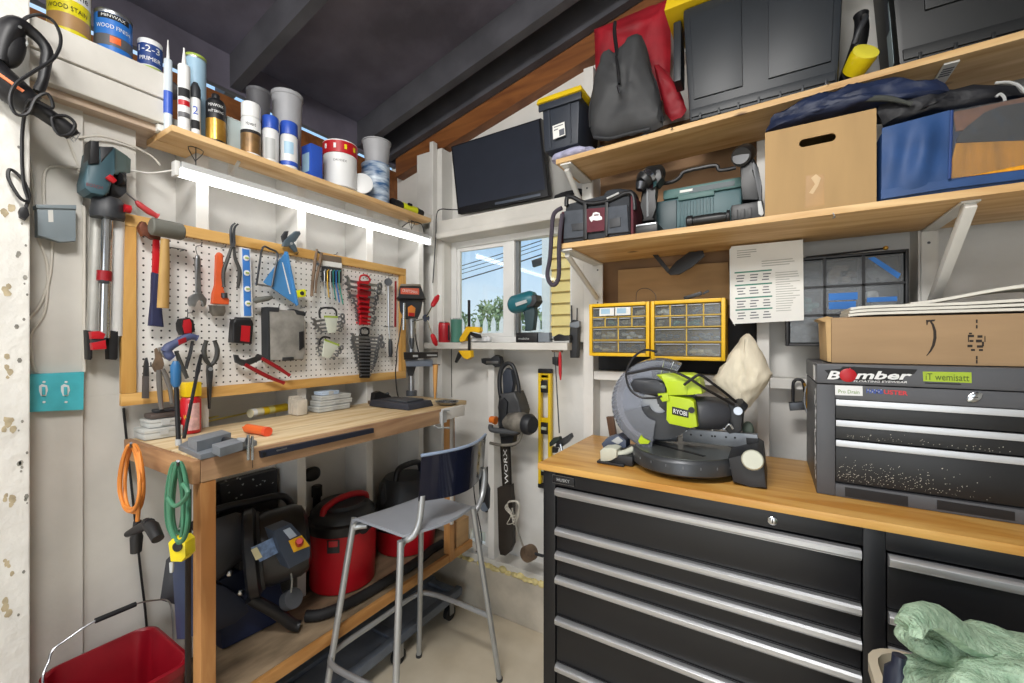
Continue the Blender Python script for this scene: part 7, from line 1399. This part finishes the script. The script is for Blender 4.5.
for k in range(3):
    d = P('drawer', MB().box((dx0 + .001, yt + .008, zz[k + 1] + .002), (dx1 - .001, yt + .03, zz[k] - .001), .001), gcd, t)
    P('pull', MB().box((dx0 + .001, yt + .001, zz[k] - .017), (dx1 - .001, yt + .0075, zz[k] - .001), .001), alu, d)
    b = MB(); rnd = random.Random(k)
    for q in range((0, 60, 260)[k]):
        x = rnd.gauss(.30, .05) if (k == 2 and q % 2) else rnd.gauss(.20, .035) if k == 2 else rnd.uniform(dx0 + .02, .46); z = zz[k + 1] + .006 + abs(rnd.gauss(0, .4)) * (zz[k] - zz[k + 1] - .03) * .8
        if z > zz[k] - .022 or x < dx0 + .004: continue
        s = rnd.uniform(.0004, .0011); b.prism([(x - s, yt + .0076, z - s), (x + s, yt + .0076, z - s * .6), (x + s * .7, yt + .0076, z + s), (x - s * .5, yt + .0076, z + s * .8)], (0, .0003, 0))
    if k: P('sawdust', b, mat('sawdust', '#c9c4b8', .9), d, smooth=False, kind='stuff')
P('base_strip', MB().prism(LY(yt - .0012, (845, 487), (908, 496.5), (908, 506.3), (845, 496.3)), (0, .001, 0)), bkd, t); P('base_strip', MB().prism(LY(yt - .0012, (937, 500), (1015, 512), (1015, 521), (937, 509)), (0, .001, 0)), bkd, t)
lk = ay(974, 397, yt - .0005); lo_ = P('lock', MB().lathe([(.0135, 0), (.0135, .003), (.010, .0045), (0, .0045)], lk, V((0, -1, 0)), 22, sx=1.1, sy=.7), chrome, t); P('keyhole', MB().box(lk + V((-.005, -.0052, -.001)), lk + V((.005, -.0047, .001))), black, lo_)
yl_ = yt - .0022
def st(pts, m, d=0, name='sticker', y0=None): return P(name, MB().prism(LY((yt if y0 is None else y0) - .0026 - d, *pts), (0, .0004, 0)), m, t)
st([(824.5, 370), (840, 369), (843, 366.5), (917.5, 369.5), (914, 374), (906, 375), (902, 382), (853, 381.5), (826, 378.5), (828.5, 374)], ink)
def word(s, ca, cb, h, m, dd, sh=0, nm='lettering', bold=0): a, b_ = ay(*ca, yl_), ay(*cb, yl_); ex = (b_ - a); return text(nm, s, (a + b_) / 2 - V((0, dd, 0)), ex, Z, ex.length, h, m, t, d=.0004, shear=sh, bold=bold)
word('B', (827, 374.8), (840, 375.4), .0225, wlab, .0012, .25, bold=.03); word('mber', (855, 375), (912, 375.6), .021, wlab, .0012, .25, bold=.03); word('FLOATING EYEWEAR', (853.5, 381), (907, 382.2), .0048, wlab, .0012, .2, bold=.01)
c = ay(848, 375.3, yl_); P('bomb_logo', MB().lathe([(.0175, 0), (.0165, .0006), (0, .0008)], c - V((0, .0012, 0)), V((0, -1, 0)), 22), red, t); st([(846.5, 369.5), (851, 367.2), (855, 366.5), (853, 368.5), (849, 370.2)], ink, .001); st([(848.5, 369.2), (850, 367.4), (851, 369.2), (849.5, 370.4)], red, .002)
st([(922.7, 371.5), (971.5, 372.3), (971.8, 383), (923.3, 381.2)], mat('lime_sticker', '#9db52c', .4)); word('iT wemisatt', (925.5, 376.5), (969, 377.9), .016, mat('olive_print', '#4c5c18', .5), .001); st([(925, 382.6), (961, 383.8), (961, 384.8), (925, 383.5)], ink, .0005)
st([(835, 385.2), (862.5, 386.2), (862.8, 396), (835.2, 395)], wlab, -.002); word('Pro Drain', (838.5, 391.3), (859.5, 392.2), .009, mat('leaf_green_print', '#7a9a4a', .5), -.0012); 
word('HAMB', (866.5, 390.8), (883, 391.8), .011, mat('flag_blue', '#3450a4', .4), -.001, bold=.03); word('USTER', (884, 391.9), (908, 393.4), .011, mat('flag_red', '#c8323a', .4), -.001, bold=.03)
for k in range(7): c = ay(868 + k * 2.2, 390 + (k % 3), yl_ - .0005); P('star', MB().prism([c + V((.0011 * math.cos(a), 0, .0011 * math.sin(a))) for a in [i * 1.2566 for i in range(5)]], (0, .0004, 0)), wlab, t)
P('side_sticker', MB().prism([(xc0 - .0022, 1.40, 1.245), (xc0 - .0022, 1.45, 1.245), (xc0 - .0022, 1.45, 1.285), (xc0 - .0022, 1.40, 1.285)], (.0008, 0, 0)), wlab, t)
b = MB(); rnd = random.Random(3)
for k in range(40):
    y, z = rnd.uniform(1.385, 1.42), rnd.uniform(.98, 1.22); s = rnd.uniform(.001, .005); b.prism([(xc0 - .0009, y + s * math.cos(a), z + 2 * s * math.sin(a)) for a in [i * math.pi / 3 for i in range(6)]], (.0004, 0, 0))
P('paint_chip', b, wlab, t, smooth=False, kind='stuff')
# carton and foam sheets on the top chest
cy = 1.392; zb_, zt_ = 1.294, 1.413; cx0, cx1 = ay(831.5, 340, cy).x, .78
t = thing('cardboard_box', 'long brown shipping carton with a curved arrow lying on the grey top chest', 'box', (.45, 1.55, zb_))
P('carton_body', MB().box((cx0, cy, zb_), (cx1, 1.62, zt_), .002), mat('shipping_brown', '#a08463', .8, var=.06, scale=5, stretch=(1, 1, 5)), t)
P('end_flap', MB().hexa([(cx0 - .008, cy + .012, zb_ + .002), (cx0 - .0005, cy + .003, zb_ + .002), (cx0 - .0005, 1.61, zb_ + .002), (cx0 - .008, 1.60, zb_ + .002), (cx0 - .012, cy + .012, zt_ - .008), (cx0 - .0005, cy + .003, zt_ - .001), (cx0 - .0005, 1.61, zt_ - .001), (cx0 - .012, 1.60, zt_ - .008)], .001), mat('carton_pale', '#c9a878', .8), t); P('end_flap', MB().prism([ay(817, 319, cy + .03), ay(827, 316.4, cy + .01), ay(833, 317.5, cy), ay(824, 322, cy + .02)], (0, .12, .0)), mat('carton_pale', '#c9a878'), t)
def arc(pts, w):
    L_, R_ = [], []
    for i, (u, v) in enumerate(pts):
        a = pts[max(i - 1, 0)]; c = pts[min(i + 1, len(pts) - 1)]; dx, dy = c[0] - a[0], c[1] - a[1]; l = math.hypot(dx, dy); L_.append((u - dy / l * w[i], v + dx / l * w[i])); R_.append((u + dy / l * w[i], v - dx / l * w[i]))
    return L_ + R_[::-1]
cpk = mat('carton_print', '#2c241e', .8)
P('arrow_print', MB().prism(LY(cy - .0006, *arc([(926.5, 356), (930.5, 351), (933.5, 345), (935, 338), (934.8, 331), (933, 325), (930.5, 321)], [.3, .9, 1.4, 1.6, 1.5, 1.2, .9])), (0, .0004, 0)).prism(LY(cy - .0006, (926, 320), (935.5, 319.5), (934.5, 321.2), (928, 322), (927.5, 325), (926.5, 325)), (0, .0004, 0)), cpk, t)
b = MB()
for (u, v, w, h) in ((971, 336, 6, 1.2), (980, 336.5, 5, 1.2), (971.5, 341, 4, 1), (979, 341, 6, 1.4), (970, 346, 5, 1.2), (980, 346.5, 6, 1.2), (973, 350, 4, 1), (981, 350, 4, 1), (970.5, 333.5, 3, .8), (983, 344, 2, 2.4), (968.5, 339, 1, 3), (985, 339, 1, 3)): b.prism(LY(cy - .0006, (u - w / 2, v - h), (u + w / 2, v - h), (u + w / 2, v + h), (u - w / 2, v + h)), (0, .0004, 0))
for v in (319.5, 325, 356, 360): b.prism(LY(cy - .0006, (976, v), (977.6, v), (977.6, v + 3.5), (976, v + 3.5)), (0, .0004, 0))
P('stamp_print', b, cpk, t, smooth=False)
t = thing('foam_sheets', 'stack of white foam sheets with a curled end lying on the shipping carton', 'packing sheets', (.45, 1.5, zt_)); fm_ = mat('white_foam', '#d9d6cc', .8, var=.05, bump=.1)
for k in range(3):
    z = zt_ + .001 + k * .009
    P('sheet', MB().grid(lambda i, j: V((.175 + .003 * k + .62 * i, 1.40 + .006 * k + .18 * j, z + .0115 + (.022 * max(0, (i - .35)) * (k / 2) if k else 0) - (.004 * math.exp(-i * 30)))), 30, 4, .0065), fm_, t)
P('curled_sheet', MB().grid(lambda i, j: V((.30 + .40 * i, 1.42 + .15 * j, zt_ + .035 + .048 * math.sin(math.pi * min(1, i * 1.02)) ** 1.3 * (.35 + .65 * i) * (1 if i < .6 else 1) )), 30, 4, .007), fm_, t)

# ---------------------------------------------------------------- mitre saw
zt = .9465
t = thing('mitre_saw', 'lime green and black mitre saw with a cloth dust bag on the wooden top', 'mitre saw', (-.24, 1.45, zt))
sbk = mat('saw_base_black', '#26272a', .45, var=.12); salu = mat('saw_aluminium', '#8a8d91', .4, .6, var=.12, scale=20); lime = mat('saw_lime', '#b4cc1c', .4, var=.05); sgr = mat('saw_motor_grey', '#3a3c42', .5, var=.1); cream = mat('clamp_cream', '#c9cbbb', .45, var=.05); tabm = mat('saw_table_grey', '#4a4c4f', .38, .5, var=.12)
c = V((-.232, 1.425, 0)); R = .158
P('turntable', MB().lathe([(R * .97, zt + .018), (R, zt + .022), (R, zt + .052), (R * .985, zt + .058), (R * .95, zt + .064), (0, zt + .064)], c, n=48), tabm, t); P('turntable_top', MB().lathe([(R * .93, zt + .0645), (R * .93, zt + .0665), (0, zt + .0665)], c, n=48), mat('saw_table_top', '#6b6e6c', .3, .6, var=.12), t)
P('base_ring', MB().lathe([(R * .8, zt + .006), (R * .9, zt + .0175), (0, zt + .0175)], c, n=40), sbk, t)
b = MB()
for k in range(8):
    a = math.radians(-150 + k * 17); b.obox((c.x + R * math.cos(a), c.y + R * math.sin(a), zt + .045), V((-math.sin(a), math.cos(a), 0)) * .0012, V((math.cos(a), math.sin(a), 0)) * .0018, Z * .0035)
P('angle_mark', b, midgrey, t, kind='stuff')
P('kerf_slot', MB().obox(c + V((-.03, -.03, zt + .0672)), V((.098, -.05, 0)), V((.003, .006, 0)), Z * .0006), black, t)
xr0, xr1 = ay(729, 470, 1.33).x, ay(767, 480, 1.33).x
def blk(pts, y, d, m, name, bev=.006): return P(name, MB().prism(LY(y, *pts), (0, d, 0), bev), m, t)
P('base_arm', MB().prism(LY(1.335, (728, 458), (757, 452), (763, 456), (767, 489.5), (750, 486.8), (733, 483)), (0, .20, 0), .006), sbk, t)
P('base_arm', MB().box((-.47, 1.35, zt + .0005), (-.375, 1.52, zt + .034), .008), sbk, t); P('base_bridge', MB().box((-.40, 1.49, zt + .02), (-.03, 1.575, zt + .066), .006), sbk, t)
P('foot_pad', MB().box((-.49, 1.335, zt + .0005), (-.40, 1.40, zt + .008), .002), sbk, t)
P('clamp_knob', MB().tube([ay(752.5, 460, 1.332), ay(752.5, 460, 1.318), ay(752.5, 460, 1.313)], [.027, .0275, .024], 24), cream, t)
P('clamp_lever', MB().prism(LY(1.34, (599.5, 451), (603, 448), (612, 447.5), (617, 449.5), (616.5, 458), (610, 461.5), (600, 462)), (0, .05, 0), .008), cream, t); P('lever_arm', MB().tube(cr([ay(616, 454, 1.36), ay(624, 453, 1.37), ay(633, 449, 1.39)], 4), [.012, .010, .010], 10), cream, t)
P('side_extension', MB().prism(LY(1.40, (601, 444), (606, 438.5), (618, 435), (626, 440), (626, 448), (604, 450)), (0, .05, 0), .006), mat('saw_slate_blue', '#4b5468', .4, var=.2), t); P('bevel_scale', MB().prism(LY(1.398, (611, 441), (618, 436.5), (623, 441), (618, 444.5)), (0, .003, 0), .001), ltgrey, t)
P('fence', MB().prism(LY(1.475, (682.5, 428.5), (757.5, 434.5), (759, 449), (727, 446), (682.5, 441.5)), (0, .022, 0), .003), salu, t)
for u in (691, 701, 712, 715, 726, 735): P('fence_hole', MB().lathe([(.0032, 0), (.0032, .0008), (0, .0008)], ay(u, 434.6 + (u - 691) * .07, 1.4748), V((0, -1, 0)), 12), black, t)
P('fence_block', MB().prism(LY(1.468, (746, 438), (758.5, 439), (759, 449.5), (747, 448)), (0, .02, 0), .002), black, t); P('fence', MB().prism(LY(1.46, (641, 428), (676.5, 427), (677, 442), (642, 441)), (0, .022, 0), .003), tabm, t)
# head: blade and guards lie across the view, arm swung to the left
gn_ = V((.10, -.97, -.05)).normalized(); bc = ay(659, 403.5, 1.40); e1 = gn_.cross(Z).normalized(); e2 = e1.cross(gn_)
def pol(r, a): return bc + e1 * (r * math.cos(a)) + e2 * (r * math.sin(a))
if (e1.x < 0): e1 = -e1
teeth = [pol(.112 if k % 2 else .117, 2 * math.pi * k / 80) for k in range(80)]
P('saw_blade', MB().prism(teeth, gn_ * .0024), mat('blade_steel', '#aeb1b6', .45, .7, var=.08), t)
def seg(r0, r1, a0, a1, n=26): return [pol(r1, math.radians(a0 + (a1 - a0) * k / n)) for k in range(n + 1)] + [pol(r0, math.radians(a1 - (a1 - a0) * k / n)) for k in range(n + 1)]
P('upper_guard', MB().prism([p + gn_ * .03 for p in seg(.004, .112, -40, 100)], gn_ * -.075, .004), mat('guard_dark', '#35373b', .45, var=.12), t)
P('lower_guard', MB().prism([p + gn_ * .034 for p in seg(.05, .142, 62, 262)], gn_ * .0016).prism([p - gn_ * .040 for p in seg(.05, .142, 62, 262)], gn_ * .0016), clear('guard_clear', '#e6e8ee', rough=.12, op=.16, opcol='#c4c9d6'), t)
rim_ = [pol(.143, math.radians(62 + k * 5)) for k in range(41)]
P('guard_rim', MB().grid(lambda i, j: rim_[min(int(i * 40), 40)] + gn_ * (.035 - .075 * j), 40, 3, .0016), clear('guard_clear', '#c3c6cc'), t)
b = MB()
for k in range(12):
    a = math.radians(140 + k * 6.2); q = pol(.1445, a); b.obox(q, gn_ * .030, (q - bc).normalized() * .0022, (q - bc).normalized().cross(gn_) * .0026)
P('guard_rib', b, wlab, t); P('guard_bracket', MB().tube([pol(.10, math.radians(84)) + gn_ * .037, pol(.145, math.radians(82)) + gn_ * .037], .0016, 6).tube([pol(.10, math.radians(72)) + gn_ * .037, pol(.148, math.radians(71)) + gn_ * .037], .0016, 6), chrome, t)
P('guard_inner', MB().prism([p + gn_ * .020 for p in seg(.03, .112, 195, 320)], gn_ * -.04, .003), mat('guard_dark', '#35373b'), t); P('lime_pointer', MB().prism(LY(1.36, (638, 441), (641, 435), (643, 438), (650, 441.5), (648, 444), (640, 444)), (0, .006, 0), .001), lime, t)
ym = 1.345
P('handle', MB().prism(LY(ym, (629, 384), (633, 379), (645, 378), (657, 380), (666, 383), (666, 396), (655, 397), (643, 394), (633, 392)), (0, .045, 0), .012), mat('saw_handle_dark', '#33353a', .35, var=.2), t)
P('top_housing', MB().prism(LY(ym - .012, (655.5, 375), (666, 373.5), (690, 374), (700, 377), (702.5, 394), (688, 395), (667, 396), (666, 381)), (0, .075, 0), .006), lime, t); P('housing_step', MB().prism(LY(ym - .016, (666.5, 381.5), (687, 380.5), (687, 394.5), (667, 395.5)), (0, .006, 0), .002), lime, t)
P('gear_housing', MB().prism(LY(ym - .014, (666.5, 395), (690, 399), (694, 402), (697.5, 427), (690, 428.5), (669, 424), (666, 420)), (0, .085, 0), .006), lime, t); P('lime_lip', MB().prism(LY(ym - .02, (657, 394), (668, 393), (669, 401), (662, 402)), (0, .03, 0), .004), lime, t)
P('name_plate', MB().prism(LY(ym - .0165, (672, 406.5), (688.5, 410.5), (688.5, 418), (672, 414.3)), (0, .002, 0), .0006), black, t)
a, b_ = ay(673.5, 410.8, ym - .017), ay(687, 414, ym - .017); text('lettering', 'RYOBI', (a + b_) / 2, b_ - a, Z, (b_ - a).length, .0135, wlab, t, d=.0006, bold=.01)
mc0, mc1 = ay(693, 412.5, 1.385), ay(724, 413.5, 1.43)
P('motor', MB().tube([mc0, mc0 + (mc1 - mc0) * .12, mc0 + (mc1 - mc0) * .8, mc1], [.044, .050, .050, .040], 24), sgr, t)
b = MB(); dm = (mc1 - mc0).normalized()
for k in range(4):
    for q in range(3): w = mc0 + (mc1 - mc0) * (.35 + q * .2); up_ = V((0, -.8, .6 - k * .33)).normalized(); b.obox(w + up_ * .0495, dm * .007, up_.cross(dm) * .0025, up_ * .0014)
P('motor_vent', b, black, t); P('bolt', MB().lathe([(.009, 0), (.009, .003), (0, .003)], ay(691.5, 410, ym - .016), V((0, -1, 0)), 16), sbk, t)
P('pivot_arm', MB().prism(LY(1.42, (720, 402), (729, 400), (741, 406), (743, 415), (741.5, 432), (729, 434.5), (722, 427)), (0, .09, 0), .010), sbk, t); P('pivot_bolt', MB().cyl(ay(738, 411, 1.418), ay(738, 411, 1.41), .012, n=18), steel, t); P('lock_spring', MB().tube(cr(LY(1.405, (712, 430), (718, 425), (724, 429), (729, 424), (733, 429)), 4), .004, 8), chrome, t)
P('rear_knob', MB().blob(ay(748, 431, 1.52), (.016, .014, .03), 2.4), mat('moss_knob', '#5d685c', .6), t)
P('cord', MB().tube(cr([ay(u, v, y) for u, v, y in ((657, 352, 1.36), (646, 350, 1.35), (636, 355, 1.34), (629, 365, 1.335), (626, 376, 1.33), (630, 389, 1.325), (640, 397, 1.325), (654, 398, 1.325), (662, 396, 1.325))], 5), .0035, 8), black, t)
P('cord', MB().tube(cr([ay(u, v, y) for u, v, y in ((627, 374, 1.335), (642, 371, 1.33), (656, 368.5, 1.325), (672, 371, 1.315), (690, 379, 1.315), (704, 388, 1.33), (720, 397, 1.37), (734, 405, 1.40))], 5), .0042, 8), black, t); P('cord', MB().tube(cr([ay(u, v, y) for u, v, y in ((684, 385, 1.315), (692, 379, 1.315), (700, 375, 1.32), (712, 383, 1.34), (724, 392, 1.37), (736, 402, 1.40))], 5), .0042, 8), black, t)
bagm = mat('dust_bag_cloth', '#d6cdb8', .85, var=.1, scale=10, bump=.3, bscale=20, stretch=(3, 3, .6))
P('dust_bag', MB().puff(LY(1.50, (715, 386), (713.5, 379), (721, 368), (730, 356), (739, 342), (744, 335.5), (749, 334.5), (755, 340), (761, 352), (769, 368), (771.5, 374), (766, 384), (757, 397), (750, 407), (745, 411.5), (738, 408), (729, 400)), -Y, .04, .045, 8, amp=.008, sc=16, seed=6, fl=.34).crumple(.007, 20, 1, 5, (2.2, 1, .7)), bagm, t)
P('bag_seam', MB().tube(cr(LY(1.462, (744, 338), (743, 355), (741, 372), (740, 400)), 4), .0016, 6), bagm, t); P('bag_collar', MB().tube([ay(741, 408, 1.46), ay(737, 403, 1.45)], [.022, .020], 16), sbk, t)
P('pole', MB().box((-.04, 1.7375, 0), (-.03, 1.7379, .01)), white, t) if 0 else None
T('wood_offcut', MB().prism([V((-.575, 1.72, zt)), V((-.545, 1.72, zt)), V((-.56, 1.72, zt + .09)), V((-.59, 1.72, zt + .085))], (0, .015, 0), .001), wood('dark_offcut', '#4a3426', '#6a4c36', 'z'), 'small dark wood offcut leaning at the back corner of the wooden top', 'wood offcut')
T('board_offcut', MB().prism([ay(741, 437, 1.70), ay(766, 437, 1.70), ay(768, 384, 1.728), ay(758, 395, 1.728), ay(745, 420, 1.728)], (0, .008, 0), .001), whitedirty, 'white painted board leaning on the wall behind the dust bag', 'board') if 0 else None

# ---------------------------------------------------------------- laundry hamper with towels
bm2 = mat('beige_hamper', '#c4b9a4', .6, var=.06)
hx0, hx1, hy0, hy1, hz = .168, .60, .80, 1.10, .74
t = thing('laundry_hamper', 'tall beige hamper full of green towels in front of the tool chest', 'hamper', ((hx0 + hx1) / 2, (hy0 + hy1) / 2, 0))
b = MB(); rr_ = [rrect(hx0 + .05, hx1 - .05, hy0 + .04, hy1 - .04, .05, .001), rrect(hx0, hx1, hy0, hy1, .06, hz - .03), rrect(hx0 - .008, hx1 + .008, hy0 - .008, hy1 + .008, .066, hz - .02), rrect(hx0 - .008, hx1 + .008, hy0 - .008, hy1 + .008, .066, hz), rrect(hx0 + .006, hx1 - .006, hy0 + .006, hy1 - .006, .056, hz + .002), rrect(hx0 + .008, hx1 - .008, hy0 + .008, hy1 - .008, .054, hz - .03), rrect(hx0 + .055, hx1 - .055, hy0 + .045, hy1 - .045, .045, .02)]
rings = [[b.v(p) for p in r] for r in rr_]
for A, B in zip(rings, rings[1:]):
    for i in range(len(A)): b.bm.faces.new((A[i], A[(i + 1) % len(A)], B[(i + 1) % len(A)], B[i]))
b.bm.faces.new(rings[0][::-1]); b.bm.faces.new(rings[-1]); P('hamper_body', b, bm2, t)
tw = mat('green_terry', '#9abb9d', .95, var=.14, scale=60, bump=.9, bscale=160, col2='#b6d0b5')
def terry(b, name, lab_, **k): 
    o = T(name, b, tw, lab_, 'towel', 'green towels in the hamper'); return o
b = MB().blob((.377, .95, .772), (.168, .13, .098), 2.5, amp=.03, sc=14, seed=5, nu=56, nv=28).crumple(.010, 13, 1, 6)
terry(b, 'towel', 'bunched green towel filling the hamper under the folded one')
# folded towel: rolled left edge with a ridge running down to the right
def fold_t(i, j):
    L_ = [(908, 630, .93), (914, 617, .955), (926, 613, .985), (936, 614, 1.0), (948, 622, 1.005), (962, 633, 1.01), (980, 637, 1.02), (1004, 640, 1.03), (1040, 646, 1.03)]
    M_ = [(909, 636, .91), (916, 628, .925), (930, 628, .94), (944, 637, .95), (958, 648, .955), (972, 656, .955), (988, 661, .955), (1004, 661, .955), (1040, 664, .95)]
    k = i * 8; q = min(int(k), 7); f = k - q
    def pt(S_): a, c = S_[q], S_[q + 1]; return CAM + ray(a[0] + (c[0] - a[0]) * f, a[1] + (c[1] - a[1]) * f) * (depth(V((.3, a[2] + (c[2] - a[2]) * f, 0))))
    a, c = pt(L_), pt(M_); p = a.lerp(c, j); p.z += .010 * math.sin(math.pi * j) * (1 - .3 * i); return p
b = MB().grid(fold_t, 40, 12, .016).blob(CAM + ray(938, 646) * .70, (.052, .035, .024), 2.2, amp=.01, sc=25, seed=2, nu=28, nv=16)
b.tube(cr([CAM + ray(u, v) * d for u, v, d in ((906, 633, .70), (914, 641, .69), (924, 646, .685), (938, 651, .68), (956, 657, .68), (974, 662, .68))], 5), [.004, .015, .018, .016, .014, .006], 14)
b.tube(cr([CAM + ray(u, v) * d for u, v, d in ((906, 628, .71), (912, 620, .72), (922, 614, .725), (936, 618, .72), (950, 632, .71), (966, 647, .70), (982, 659, .69), (1000, 664, .68))], 5), [.004, .012, .017, .015, .012, .010, .009, .005], 14)
o = terry(b, 'towel', 'folded green towel on top of the hamper with a rolled hem')
b = MB().tube(cr([CAM + ray(u, v) * .655 for u, v in ((990, 660), (998, 659), (1006, 661), (1014, 665))], 4), [.004, .006, .006, .003], 8)
T('towel_tag', b, wlab, 'small white tag on the hem of the folded green towel', 'tag')
b = MB().lathe([(.016, -.07), (.018, -.06), (.018, -.01), (.010, .0), (.010, .015), (0, .016)], CAM + ray(898.5, 664) * .72, V((.1, .1, 1)), 16)
T('bottle', b, mat('navy_bottle', '#232838', .35), 'dark navy bottle standing in the front corner of the hamper', 'bottle')
